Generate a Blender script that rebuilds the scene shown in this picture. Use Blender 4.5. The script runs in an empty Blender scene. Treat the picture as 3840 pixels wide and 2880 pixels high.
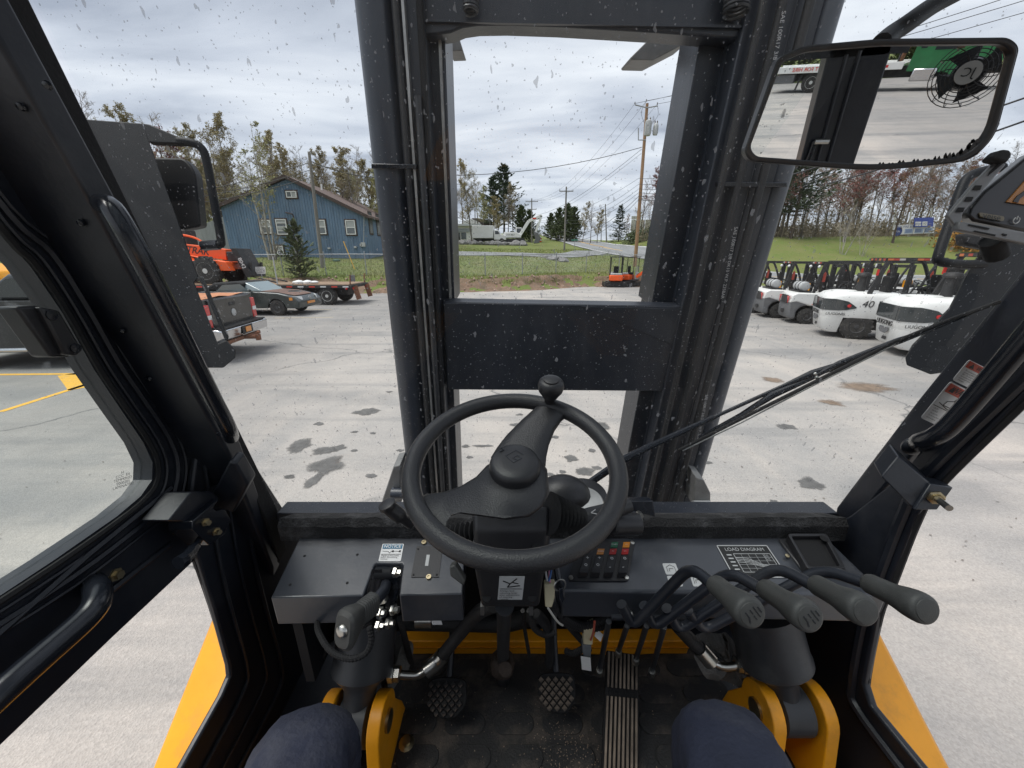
import bpy, bmesh, math, random
from mathutils import Vector, Matrix, noise
PI = math.pi
rad = math.radians
SC = bpy.context.scene
COL = SC.collection
V = Vector

# ------------------------------------------------------------------ camera
H = 2.25                      # eye height above the yard
F = 1430.0                    # focal length in pixels of the 3840 px wide photograph
TH = rad(18.35)               # camera pitch, downwards
cam = bpy.data.cameras.new('camera')
cam.sensor_width = 36.0
cam.lens = 36.0 * F / 3840.0
cam.clip_start = 0.02
cam.clip_end = 3000.0
camo = bpy.data.objects.new('camera', cam)
COL.objects.link(camo)
camo.location = (0, 0, H)
camo.rotation_euler = (PI / 2 - TH, 0, 0)
SC.camera = camo

# ------------------------------------------------------------------ sky and sun
SUN_EL, SUN_AZ = rad(66), rad(262)
w = bpy.data.worlds.new('World')
SC.world = w
w.use_nodes = True
nt = w.node_tree
for n in list(nt.nodes):
    nt.nodes.remove(n)
def wn(t, **k):
    n = nt.nodes.new(t)
    for a, b in k.items():
        setattr(n, a, b)
    return n
sky = wn('ShaderNodeTexSky', sky_type='NISHITA', sun_disc=False)
sky.sun_elevation = SUN_EL
sky.sun_rotation = SUN_AZ
bg1 = wn('ShaderNodeBackground'); bg1.inputs[1].default_value = 0.06
bg2 = wn('ShaderNodeBackground'); bg2.inputs[1].default_value = 1.0
mixs = wn('ShaderNodeMixShader'); mixs.inputs[0].default_value = 0.92
wout = wn('ShaderNodeOutputWorld')
tc = wn('ShaderNodeTexCoord')
sep = wn('ShaderNodeSeparateXYZ')
zc = wn('ShaderNodeMath', operation='MAXIMUM'); zc.inputs[1].default_value = 0.0
za = wn('ShaderNodeMath', operation='ADD'); za.inputs[1].default_value = 0.12
dx = wn('ShaderNodeMath', operation='DIVIDE'); dy = wn('ShaderNodeMath', operation='DIVIDE')
cmb = wn('ShaderNodeCombineXYZ')
no1 = wn('ShaderNodeTexNoise'); no1.inputs['Scale'].default_value = 1.1; no1.inputs['Detail'].default_value = 8; no1.inputs['Roughness'].default_value = 0.52; no1.inputs['Distortion'].default_value = 0.5
mpw = wn('ShaderNodeMapping'); mpw.inputs['Scale'].default_value = (0.62, 1.35, 1); mpw.inputs['Rotation'].default_value = (0, 0, 0.25); mpw.inputs['Location'].default_value = (3.1, 1.7, 0)
rmp = wn('ShaderNodeValToRGB')
e = rmp.color_ramp.elements
e[0].position = 0.33; e[0].color = (0.180, 0.198, 0.236, 1)
e[1].position = 0.68; e[1].color = (0.435, 0.448, 0.470, 1)
m = e.new(0.47); m.color = (0.285, 0.304, 0.343, 1)
L = nt.links.new
L(tc.outputs['Generated'], sep.inputs[0])
L(sep.outputs[2], zc.inputs[0]); L(zc.outputs[0], za.inputs[0])
L(sep.outputs[0], dx.inputs[0]); L(za.outputs[0], dx.inputs[1])
L(sep.outputs[1], dy.inputs[0]); L(za.outputs[0], dy.inputs[1])
L(dx.outputs[0], cmb.inputs[0]); L(dy.outputs[0], cmb.inputs[1])
L(cmb.outputs[0], mpw.inputs[0]); L(mpw.outputs[0], no1.inputs['Vector'])
L(no1.outputs['Fac'], rmp.inputs[0])
L(rmp.outputs[0], bg2.inputs[0]); L(sky.outputs[0], bg1.inputs[0])
L(bg1.outputs[0], mixs.inputs[1]); L(bg2.outputs[0], mixs.inputs[2])
L(mixs.outputs[0], wout.inputs[0])
sun = bpy.data.lights.new('sun', 'SUN')
sun.energy = 1.5; sun.angle = rad(35); sun.color = (1.0, 0.97, 0.92)
suno = bpy.data.objects.new('sun', sun); COL.objects.link(suno)
sd = V((math.sin(SUN_AZ) * math.cos(SUN_EL), math.cos(SUN_AZ) * math.cos(SUN_EL), math.sin(SUN_EL)))
suno.rotation_euler = (-sd).to_track_quat('-Z', 'Y').to_euler()
suno.location = sd * 60

vs = SC.view_settings
vs.view_transform = 'Standard'; vs.look = 'None'; vs.gamma = 1.0; vs.use_curve_mapping = False
vs.exposure = 1.25
SC.render.engine = 'CYCLES'
SC.cycles.use_denoising = True
SC.cycles.max_bounces = 6
SC.cycles.transparent_max_bounces = 24
SC.cycles.diffuse_bounces = 3
SC.cycles.glossy_bounces = 3
SC.cycles.caustics_reflective = False
SC.cycles.caustics_refractive = False

# ------------------------------------------------------------------ where a ray through the photograph meets a plane of the place
_c, _s = math.cos(TH), math.sin(TH)
FW = V((0, _c, -_s)); UP = V((0, _s, _c)); RT = V((1, 0, 0)); EYE = V((0, 0, H))
def ray(x, y):
    return FW + RT * ((x - 1920) / F) - UP * ((y - 1440) / F)
def on(x, y, p, n):
    r = ray(x, y); return EYE + r * ((V(p) - EYE).dot(n) / r.dot(n))
def at(x, y, Y=None, Z=None, X=None, d=None):
    r = ray(x, y)
    if d is not None: return EYE + r * d
    if Y is not None: return EYE + r * (Y / r.y)
    if Z is not None: return EYE + r * ((Z - H) / r.z)
    return EYE + r * (X / r.x)

# ------------------------------------------------------------------ materials
MATS = {}
def mat(name, col, rough=0.5, metal=0.0, var=0.0, scale=6.0, bump=0.0, bscale=60.0, col2=None, dust=None, dscale=4.0, damt=0.5,
        spec=0.5, coat=0.0, emit=None, estr=1.0, stretch=None, alpha=None, detail=5.0):
    """one procedural Principled material: base colour broken up by noise, optional second colour, dust patches and fine relief"""
    if name in MATS: return MATS[name]
    mt = bpy.data.materials.new(name); mt.use_nodes = True
    t = mt.node_tree; b = t.nodes['Principled BSDF']
    b.inputs['Roughness'].default_value = rough
    b.inputs['Metallic'].default_value = metal
    b.inputs['Specular IOR Level'].default_value = spec
    if coat: b.inputs['Coat Weight'].default_value = coat; b.inputs['Coat Roughness'].default_value = 0.08
    c4 = (*col, 1)
    b.inputs['Base Color'].default_value = c4
    N = t.nodes.new; lk = t.links.new
    src = None
    co = None
    def coord():
        nonlocal co
        if co is None:
            tcn = N('ShaderNodeTexCoord'); mp = N('ShaderNodeMapping')
            if stretch: mp.inputs['Scale'].default_value = stretch
            lk(tcn.outputs['Object'], mp.inputs[0]); co = mp.outputs[0]
        return co
    if var or col2:
        nz = N('ShaderNodeTexNoise'); nz.inputs['Scale'].default_value = scale; nz.inputs['Detail'].default_value = detail; nz.inputs['Roughness'].default_value = 0.65
        lk(coord(), nz.inputs['Vector'])
        rp = N('ShaderNodeValToRGB'); el = rp.color_ramp.elements
        el[0].position = 0.32; el[1].position = 0.68
        if col2: el[0].color = (*col2, 1); el[1].color = c4
        else:
            el[0].color = (*[x * (1 - var) for x in col], 1); el[1].color = (*[min(1, x * (1 + var)) for x in col], 1)
        lk(nz.outputs['Fac'], rp.inputs[0]); src = rp.outputs[0]
    if dust:
        nz = N('ShaderNodeTexNoise'); nz.inputs['Scale'].default_value = dscale; nz.inputs['Detail'].default_value = 10; nz.inputs['Roughness'].default_value = 0.75
        lk(coord(), nz.inputs['Vector'])
        rp = N('ShaderNodeValToRGB'); el = rp.color_ramp.elements
        el[0].position = 0.5; el[0].color = (0, 0, 0, 1); el[1].position = 0.75; el[1].color = (damt, damt, damt, 1)
        lk(nz.outputs['Fac'], rp.inputs[0])
        mx = N('ShaderNodeMix'); mx.data_type = 'RGBA'
        lk(rp.outputs[0], mx.inputs['Factor'])
        if src: lk(src, mx.inputs[6])
        else: mx.inputs[6].default_value = c4
        mx.inputs[7].default_value = (*dust, 1)
        src = mx.outputs[2]
        mr = N('ShaderNodeMath'); mr.operation = 'MULTIPLY_ADD'; lk(rp.outputs[0], mr.inputs[0]); mr.inputs[1].default_value = max(0, 0.85 - rough); mr.inputs[2].default_value = rough
        lk(mr.outputs[0], b.inputs['Roughness'])
    if src: lk(src, b.inputs['Base Color'])
    if bump:
        nz = N('ShaderNodeTexNoise'); nz.inputs['Scale'].default_value = bscale; nz.inputs['Detail'].default_value = 6
        lk(coord(), nz.inputs['Vector'])
        bp = N('ShaderNodeBump'); bp.inputs['Strength'].default_value = bump; bp.inputs['Distance'].default_value = 0.02
        lk(nz.outputs['Fac'], bp.inputs['Height']); lk(bp.outputs[0], b.inputs['Normal'])
    if emit:
        b.inputs['Emission Color'].default_value = (*emit, 1); b.inputs['Emission Strength'].default_value = estr
    if alpha is not None: b.inputs['Alpha'].default_value = alpha
    MATS[name] = mt
    return mt

def glass(name, tint=(0.93, 0.97, 0.96), refl=0.07, haze=0.0, hazecol=(0.6, 0.62, 0.65), specks=0.0, sscale=30.0, streak=None, seed=0.0):
    """thin pane: clear, slightly reflecting, with a hazy film for dust and veiling glare, and dried splashes"""
    if name in MATS: return MATS[name]
    mt = bpy.data.materials.new(name); mt.use_nodes = True
    t = mt.node_tree; N = t.nodes.new; lk = t.links.new
    for n in list(t.nodes): t.nodes.remove(n)
    out = N('ShaderNodeOutputMaterial')
    tr = N('ShaderNodeBsdfTransparent'); tr.inputs[0].default_value = (*tint, 1)
    gl = N('ShaderNodeBsdfGlossy'); gl.inputs['Roughness'].default_value = 0.0
    fr = N('ShaderNodeFresnel'); fr.inputs[0].default_value = 1.45
    fm = N('ShaderNodeMath'); fm.operation = 'MULTIPLY'; fm.inputs[1].default_value = refl / 0.04; lk(fr.outputs[0], fm.inputs[0]); fm.use_clamp = True
    gm = N('ShaderNodeNewGeometry'); bk = N('ShaderNodeMath'); bk.operation = 'SUBTRACT'; bk.inputs[0].default_value = 1.0; lk(gm.outputs['Backfacing'], bk.inputs[1])
    fb = N('ShaderNodeMath'); fb.operation = 'MULTIPLY'; lk(fm.outputs[0], fb.inputs[0]); lk(bk.outputs[0], fb.inputs[1])
    mx = N('ShaderNodeMixShader'); lk(fb.outputs[0], mx.inputs[0]); lk(tr.outputs[0], mx.inputs[1]); lk(gl.outputs[0], mx.inputs[2])
    last = mx.outputs[0]
    if haze or specks:
        df = N('ShaderNodeBsdfDiffuse'); df.inputs[0].default_value = (*hazecol, 1)
        tl = N('ShaderNodeBsdfTranslucent'); tl.inputs[0].default_value = (*hazecol, 1)
        dd = N('ShaderNodeMixShader'); dd.inputs[0].default_value = 0.45; lk(df.outputs[0], dd.inputs[1]); lk(tl.outputs[0], dd.inputs[2])
        tcn = N('ShaderNodeTexCoord')
        fac = None
        if specks:
            parts = []
            for k, (sc_, thr, st) in enumerate(((sscale, 0.17, 0.8), (sscale * 2.3, 0.20, 0.9), (sscale * 0.5, 0.075, 0.75))):
                mp = N('ShaderNodeMapping'); mp.inputs['Location'].default_value = (seed + 3.7 * k, seed * 0.6, 1.3 * k)
                if streak: mp.inputs['Rotation'].default_value = (0, streak[0], 0); mp.inputs['Scale'].default_value = (1, 1, streak[1] if k != 1 else 1)
                lk(tcn.outputs['Object'], mp.inputs[0])
                nzd = N('ShaderNodeTexNoise'); nzd.inputs['Scale'].default_value = sc_ * 2.5; nzd.inputs['Detail'].default_value = 0
                lk(mp.outputs[0], nzd.inputs['Vector'])
                ad = N('ShaderNodeMix'); ad.data_type = 'RGBA'; ad.blend_type = 'LINEAR_LIGHT'; ad.inputs['Factor'].default_value = 0.25 / sc_
                lk(mp.outputs[0], ad.inputs[6]); lk(nzd.outputs['Color'], ad.inputs[7])
                vo = N('ShaderNodeTexVoronoi'); vo.inputs['Scale'].default_value = sc_; vo.inputs['Randomness'].default_value = 1.0
                lk(ad.outputs[2], vo.inputs['Vector'])
                sp = N('ShaderNodeSeparateColor'); lk(vo.outputs['Color'], sp.inputs[0])
                pw = N('ShaderNodeMath'); pw.operation = 'POWER'; lk(sp.outputs[0], pw.inputs[0]); pw.inputs[1].default_value = 3.5
                th_ = N('ShaderNodeMath'); th_.operation = 'MULTIPLY'; lk(pw.outputs[0], th_.inputs[0]); th_.inputs[1].default_value = thr * 1.6
                lt = N('ShaderNodeMath'); lt.operation = 'LESS_THAN'; lk(vo.outputs['Distance'], lt.inputs[0]); lk(th_.outputs[0], lt.inputs[1])
                ml = N('ShaderNodeMath'); ml.operation = 'MULTIPLY'; ml.inputs[1].default_value = st * specks; lk(lt.outputs[0], ml.inputs[0])
                parts.append(ml.outputs[0])
            a = N('ShaderNodeMath'); a.operation = 'MAXIMUM'; lk(parts[0], a.inputs[0]); lk(parts[1], a.inputs[1])
            a2 = N('ShaderNodeMath'); a2.operation = 'MAXIMUM'; lk(a.outputs[0], a2.inputs[0]); lk(parts[2], a2.inputs[1])
            fac = a2.outputs[0]
        nz = N('ShaderNodeTexNoise'); nz.inputs['Scale'].default_value = 2.5; nz.inputs['Detail'].default_value = 3; lk(tcn.outputs['Object'], nz.inputs['Vector'])
        hm = N('ShaderNodeMath'); hm.operation = 'MULTIPLY'; hm.inputs[1].default_value = haze * 2; lk(nz.outputs['Fac'], hm.inputs[0])
        if fac is not None:
            a3 = N('ShaderNodeMath'); a3.operation = 'MAXIMUM'; lk(fac, a3.inputs[0]); lk(hm.outputs[0], a3.inputs[1]); fac = a3.outputs[0]
        else: fac = hm.outputs[0]
        m2 = N('ShaderNodeMixShader'); lk(fac, m2.inputs[0]); lk(last, m2.inputs[1]); lk(dd.outputs[0], m2.inputs[2]); last = m2.outputs[0]
    lk(last, out.inputs[0])
    MATS[name] = mt
    return mt

# ------------------------------------------------------------------ mesh building
class MB:
    def __init__(s): s.v = []; s.f = []
    def add(s, vs_, fs_):
        o = len(s.v); s.v += [tuple(x) for x in vs_]; s.f += [tuple(i + o for i in q) for q in fs_]; return s
    def box(s, c, sz, rot=None):
        x, y, z = sz[0] / 2, sz[1] / 2, sz[2] / 2
        p = [V((a, b, d)) for a in (-x, x) for b in (-y, y) for d in (-z, z)]
        if rot is not None: p = [rot @ q for q in p]
        return s.add([V(c) + q for q in p], [(0, 1, 3, 2), (4, 6, 7, 5), (0, 4, 5, 1), (2, 3, 7, 6), (0, 2, 6, 4), (1, 5, 7, 3)])
    def span(s, a, b):
        a, b = V(a), V(b); return s.box((a + b) / 2, [abs(q) for q in (b - a)])
    def bar(s, a, b, w_, h_, up=(0, 0, 1)):
        a, b = V(a), V(b); d = (b - a); l = d.length; d.normalize(); u = V(up)
        r = d.cross(u)
        if r.length < 1e-4: r = d.cross(V((0, 1, 0)))
        r.normalize(); u = r.cross(d)
        return s.box((a + b) / 2, (w_, l, h_), Matrix((r, d, u)).transposed())
    def prism(s, pts, vec):
        n = len(pts); vec = V(vec); p = [V(q) for q in pts]
        nn = V((0, 0, 0))
        for i in range(n): nn += p[i].cross(p[(i + 1) % n])
        if nn.dot(vec) > 0: p.reverse()
        s.add(p + [q + vec for q in p], [tuple(range(n)), tuple(range(2 * n - 1, n - 1, -1))] + [(i, i + n, (i + 1) % n + n, (i + 1) % n) for i in range(n)])
        return s
    def ring(s, outer, inner, vec):
        n = len(outer); vec = V(vec)
        vv = [V(q) for q in outer] + [V(q) for q in inner] + [V(q) + vec for q in outer] + [V(q) + vec for q in inner]
        fs = []
        for i in range(n):
            j = (i + 1) % n
            fs += [(i, j, j + n, i + n), (i + 2 * n, i + 3 * n, j + 3 * n, j + 2 * n), (i, i + 2 * n, j + 2 * n, j), (i + n, j + n, j + 3 * n, i + 3 * n)]
        return s.add(vv, fs)
    def tube(s, pts, r, n=8, cap=True, flat=None):
        p = [V(q) for q in pts]; k = len(p)
        rs = r if isinstance(r, (list, tuple)) else [r] * k
        t0 = (p[1] - p[0]).normalized()
        u = t0.cross(V((0, 0, 1)))
        if u.length < 1e-3: u = t0.cross(V((1, 0, 0)))
        u.normalize(); vs_ = []; pt = t0
        for i in range(k):
            t = ((p[min(i + 1, k - 1)] - p[max(i - 1, 0)])).normalized()
            ax = pt.cross(t)
            if ax.length > 1e-6: u = Matrix.Rotation(pt.angle(t), 3, ax.normalized()) @ u
            w_ = t.cross(u); pt = t
            for j in range(n):
                a = 2 * PI * j / n
                vs_.append(p[i] + u * math.cos(a) * rs[i] + w_ * math.sin(a) * rs[i] * (flat or 1))
        fs = [(i * n + j, i * n + (j + 1) % n, (i + 1) * n + (j + 1) % n, (i + 1) * n + j) for i in range(k - 1) for j in range(n)]
        if cap: fs += [tuple(range(n - 1, -1, -1)), tuple(range((k - 1) * n, k * n))]
        return s.add(vs_, fs)
    def lathe(s, prof, n=24, o=(0, 0, 0), ax=(0, 0, 1), cap=True):
        ax = V(ax).normalized(); u = ax.cross(V((0, 1, 0)))
        if u.length < 1e-3: u = ax.cross(V((1, 0, 0)))
        u.normalize(); w_ = ax.cross(u); o = V(o); vs_ = []
        for (r, z) in prof:
            for j in range(n):
                a = 2 * PI * j / n
                vs_.append(o + ax * z + (u * math.cos(a) + w_ * math.sin(a)) * max(r, 1e-5))
        k = len(prof)
        fs = [(i * n + j, i * n + (j + 1) % n, (i + 1) * n + (j + 1) % n, (i + 1) * n + j) for i in range(k - 1) for j in range(n)]
        if cap: fs += [tuple(range(n - 1, -1, -1)), tuple(range((k - 1) * n, k * n))]
        return s.add(vs_, fs)
    def torus(s, o, ax, R, r, n=48, m=12):
        ax = V(ax).normalized(); u = ax.cross(V((0, 1, 0)))
        if u.length < 1e-3: u = ax.cross(V((1, 0, 0)))
        u.normalize(); w_ = ax.cross(u); o = V(o); vs_ = []
        for i in range(n):
            a = 2 * PI * i / n; d = u * math.cos(a) + w_ * math.sin(a)
            for j in range(m):
                b = 2 * PI * j / m
                vs_.append(o + d * (R + r * math.cos(b)) + ax * r * math.sin(b))
        return s.add(vs_, [(i * m + j, i * m + (j + 1) % m, ((i + 1) % n) * m + (j + 1) % m, ((i + 1) % n) * m + j) for i in range(n) for j in range(m)])
    def ball(s, o, r, n=16, m=10, sq=1.0):
        o = V(o); rr = r if isinstance(r, (tuple, list)) else (r, r, r)
        vs_ = []; pw = lambda x: math.copysign(abs(x) ** sq, x)
        for i in range(m + 1):
            b = -PI / 2 + PI * i / m
            for j in range(n):
                a = 2 * PI * j / n
                vs_.append((o.x + rr[0] * pw(math.cos(b)) * pw(math.cos(a)), o.y + rr[1] * pw(math.cos(b)) * pw(math.sin(a)), o.z + rr[2] * pw(math.sin(b))))
        return s.add(vs_, [(i * n + j, i * n + (j + 1) % n, (i + 1) * n + (j + 1) % n, (i + 1) * n + j) for i in range(m) for j in range(n)])
    def loft(s, secs, cap=True, closed=True):
        n = len(secs[0]); k = len(secs)
        vs_ = [q for sec in secs for q in sec]
        m = n if closed else n - 1
        fs = [(i * n + j, i * n + (j + 1) % n, (i + 1) * n + (j + 1) % n, (i + 1) * n + j) for i in range(k - 1) for j in range(m)]
        if cap: fs += [tuple(range(n - 1, -1, -1)), tuple(range((k - 1) * n, k * n))]
        return s.add(vs_, fs)
    def build(s, name, mt, parent=None, smooth=40, bevel=None, bseg=2, fix=True, sub=0):
        me = bpy.data.meshes.new(name)
        me.from_pydata(s.v, [], s.f)
        if fix:
            bm = bmesh.new(); bm.from_mesh(me)
            bmesh.ops.recalc_face_normals(bm, faces=bm.faces); bm.to_mesh(me); bm.free()
        if mt is not None: me.materials.append(mt)
        if smooth:
            me.polygons.foreach_set('use_smooth', [True] * len(me.polygons))
            me.set_sharp_from_angle(angle=rad(smooth))
        me.update()
        return link(name, me, parent, bevel, bseg, sub)
def link(name, me, parent=None, bevel=None, bseg=2, sub=0):
    o = bpy.data.objects.new(name, me); COL.objects.link(o)
    setp(o, parent)
    if bevel:
        b = o.modifiers.new('bevel', 'BEVEL'); b.width = bevel; b.segments = bseg; b.limit_method = 'ANGLE'; b.angle_limit = rad(35)
        b.harden_normals = False
    if sub:
        b = o.modifiers.new('sub', 'SUBSURF'); b.levels = sub; b.render_levels = sub
    return o
WORLDM = {}
def setp(o, parent):
    if parent is None: return
    o.parent = parent
    inv = WORLDM.get(parent.name)
    if inv is not None: o.matrix_parent_inverse = inv
def thing(name, label, cat, loc=(0, 0, 0), rz=0.0, group=None, world=False):
    o = bpy.data.objects.new(name, None); COL.objects.link(o)
    o.location = loc; o.rotation_euler = (0, 0, rz); o.empty_display_size = 0.2
    if world: WORLDM[o.name] = Matrix.Translation(V(loc)).inverted()
    return tag(o, label, cat, group)
def tag(o, label=None, cat=None, group=None, kind=None):
    if label: o['label'] = label
    if cat: o['category'] = cat
    if group: o['group'] = group
    if kind: o['kind'] = kind
    return o
ORD = ['first', 'second', 'third', 'fourth', 'fifth', 'sixth', 'seventh', 'eighth', 'ninth', 'tenth', 'eleventh', 'twelfth', 'thirteenth', 'fourteenth', 'fifteenth', 'sixteenth', 'seventeenth', 'eighteenth', 'nineteenth', 'twentieth']
def copy_tree(o, parent=None):
    c = o.copy(); COL.objects.link(c)
    if parent is not None: c.parent = parent
    for ch in o.children: copy_tree(ch, c)
    return c
def rnd(pts, r, n=4):
    """round the corners of a 2-D outline"""
    out = []; k = len(pts)
    rr = r if isinstance(r, (list, tuple)) else [r] * k
    for i in range(k):
        p0, p, p1 = V(pts[i - 1]), V(pts[i]), V(pts[(i + 1) % k])
        a, b = p0 - p, p1 - p
        q = min(rr[i], a.length * 0.49, b.length * 0.49)
        a = p + a.normalized() * q; b = p + b.normalized() * q
        for j in range(n + 1):
            t = j / n
            out.append(a * (1 - t) ** 2 + p * 2 * t * (1 - t) + b * t * t)
    return out
def bez(pts, n=6):
    """smooth path through points (Catmull-Rom)"""
    p = [V(q) for q in pts]; out = []
    for i in range(len(p) - 1):
        a, b, c, d = p[max(i - 1, 0)], p[i], p[i + 1], p[min(i + 2, len(p) - 1)]
        for j in range(n):
            t = j / n
            out.append(0.5 * ((2 * b) + (c - a) * t + (2 * a - 5 * b + 4 * c - d) * t * t + (3 * b - a - 3 * c + d) * t ** 3))
    out.append(p[-1]); return out
_fontcache = {}
def text_mesh(txt, size=1.0, align='CENTER', ext=0.0, shear=0.0, bold=0.0, xs=1.0):
    key = (txt, size, align, ext, shear, bold, xs)
    if key in _fontcache: return _fontcache[key]
    cu = bpy.data.curves.new('lettering', 'FONT'); cu.body = txt; cu.size = size; cu.align_x = align; cu.align_y = 'CENTER'; cu.extrude = ext; cu.shear = shear; cu.offset = min(bold, .012) * size * 1.6; cu.resolution_u = 3
    ob = bpy.data.objects.new('lettering_tmp', cu); COL.objects.link(ob)
    dg = bpy.context.evaluated_depsgraph_get()
    me = bpy.data.meshes.new_from_object(ob.evaluated_get(dg))
    bpy.data.objects.remove(ob); bpy.data.curves.remove(cu)
    if xs != 1.0:
        for q in me.vertices: q.co.x *= xs
    _fontcache[key] = me
    return me
def text(txt, size, mt, parent, o, right, up, name='lettering', **k):
    me = text_mesh(txt, size, **k).copy(); me.materials.clear(); me.materials.append(mt)
    r = V(right).normalized(); u = V(up); n = r.cross(u).normalized(); u = n.cross(r)
    M = Matrix((r, u, n)).transposed().to_4x4(); M.translation = V(o)
    me.transform(M)
    return link(name, me, parent)
class Decal:
    """flat sheet spanned by three corners; u to the right, v downwards, both 0..1"""
    def __init__(s, name, tl, tr, bl, mt, parent, t=0.0012, r=0.0, build=True):
        s.o = V(tl); s.r = V(tr) - s.o; s.d = V(bl) - s.o
        s.n = s.d.cross(s.r).normalized()
        if s.n.dot(EYE - s.o) < 0: s.n = -s.n
        s.t = t; s.parent = parent
        q = [(0, 0), (1, 0), (1, 1), (0, 1)]
        if r:
            W_, H_ = s.r.length, s.d.length
            q = [(p.x / W_, p.y / H_) for p in rnd([(0, 0), (W_, 0), (W_, H_), (0, H_)], r, 4)]
        s.obj = MB().prism([s.p(*a) for a in q], s.n * t).build(name, mt, parent, smooth=None) if build else parent
    def p(s, u, v, off=0.0): return s.o + s.r * u + s.d * v + s.n * off
    def quad(s, u0, v0, u1, v1, mt, name='panel', off=None, t=0.0006, sub=True):
        off = s.t + 0.0003 if off is None else off
        return MB().prism([s.p(u0, v0, off), s.p(u1, v0, off), s.p(u1, v1, off), s.p(u0, v1, off)], s.n * t).build(name, mt, s.obj if sub else s.parent, smooth=None)
    def line(s, pts, wd, mt, name='line', off=None, t=0.0004):
        off = s.t + 0.0003 if off is None else off
        m_ = MB()
        for a, b in zip(pts[:-1], pts[1:]):
            A, B = s.p(*a, off), s.p(*b, off); dd = (B - A)
            if dd.length < 1e-6: continue
            x = dd.normalized().cross(s.n) * wd / 2
            m_.prism([A - x, B - x, B + x, A + x], s.n * t)
        return m_.build(name, mt, s.obj, smooth=None)
    def text(s, txt, u, v, h, mt, off=None, **k):
        off = s.t + 0.0014 if off is None else off
        return text(txt, s.d.length * h, mt, s.obj, s.p(u, v, off), s.r, -s.d, **k)
# ------------------------------------------------------------------ the lie of the land
def sstep(a, b, x):
    t = min(1, max(0, (x - a) / (b - a))); return t * t * (3 - 2 * t)
def edge_y(x): return 27 + 0.1 * x + 0.5 * math.sin(x * 0.31) + (0.9 * math.sin(x * 0.12 + 1)) + 2.9 * sstep(1, 6.5, x)
def land(x, y):
    e_ = y - edge_y(x)
    if e_ <= 0: return 0.0
    k = sstep(17, 27, x)
    left = 0.95 * sstep(0, 1.9, e_) + 0.078 * max(0, e_ - 2)
    left += 0.04 * max(0, y - 52) * sstep(-22, -40, x)
    right = 0.12 * sstep(0, 2, e_) + 0.02 * max(0, min(e_, 12)) + 4.7 * sstep(41, 60, y + 0.12 * (x - 30)) + 0.03 * max(0, y - 58)
    z = left * (1 - k) + right * k
    return z + 0.10 * noise.noise(V((x * 0.16, y * 0.16, 0))) * min(1, e_ / 3)
def hit(px, py, tmax=400):
    """where a line of sight through the photograph meets the land"""
    r = ray(px, py); t = 3.0
    while t < tmax:
        p = EYE + r * t
        if p.z < land(p.x, p.y): return p
        t += 0.1 + t * 0.002
    return p

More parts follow.
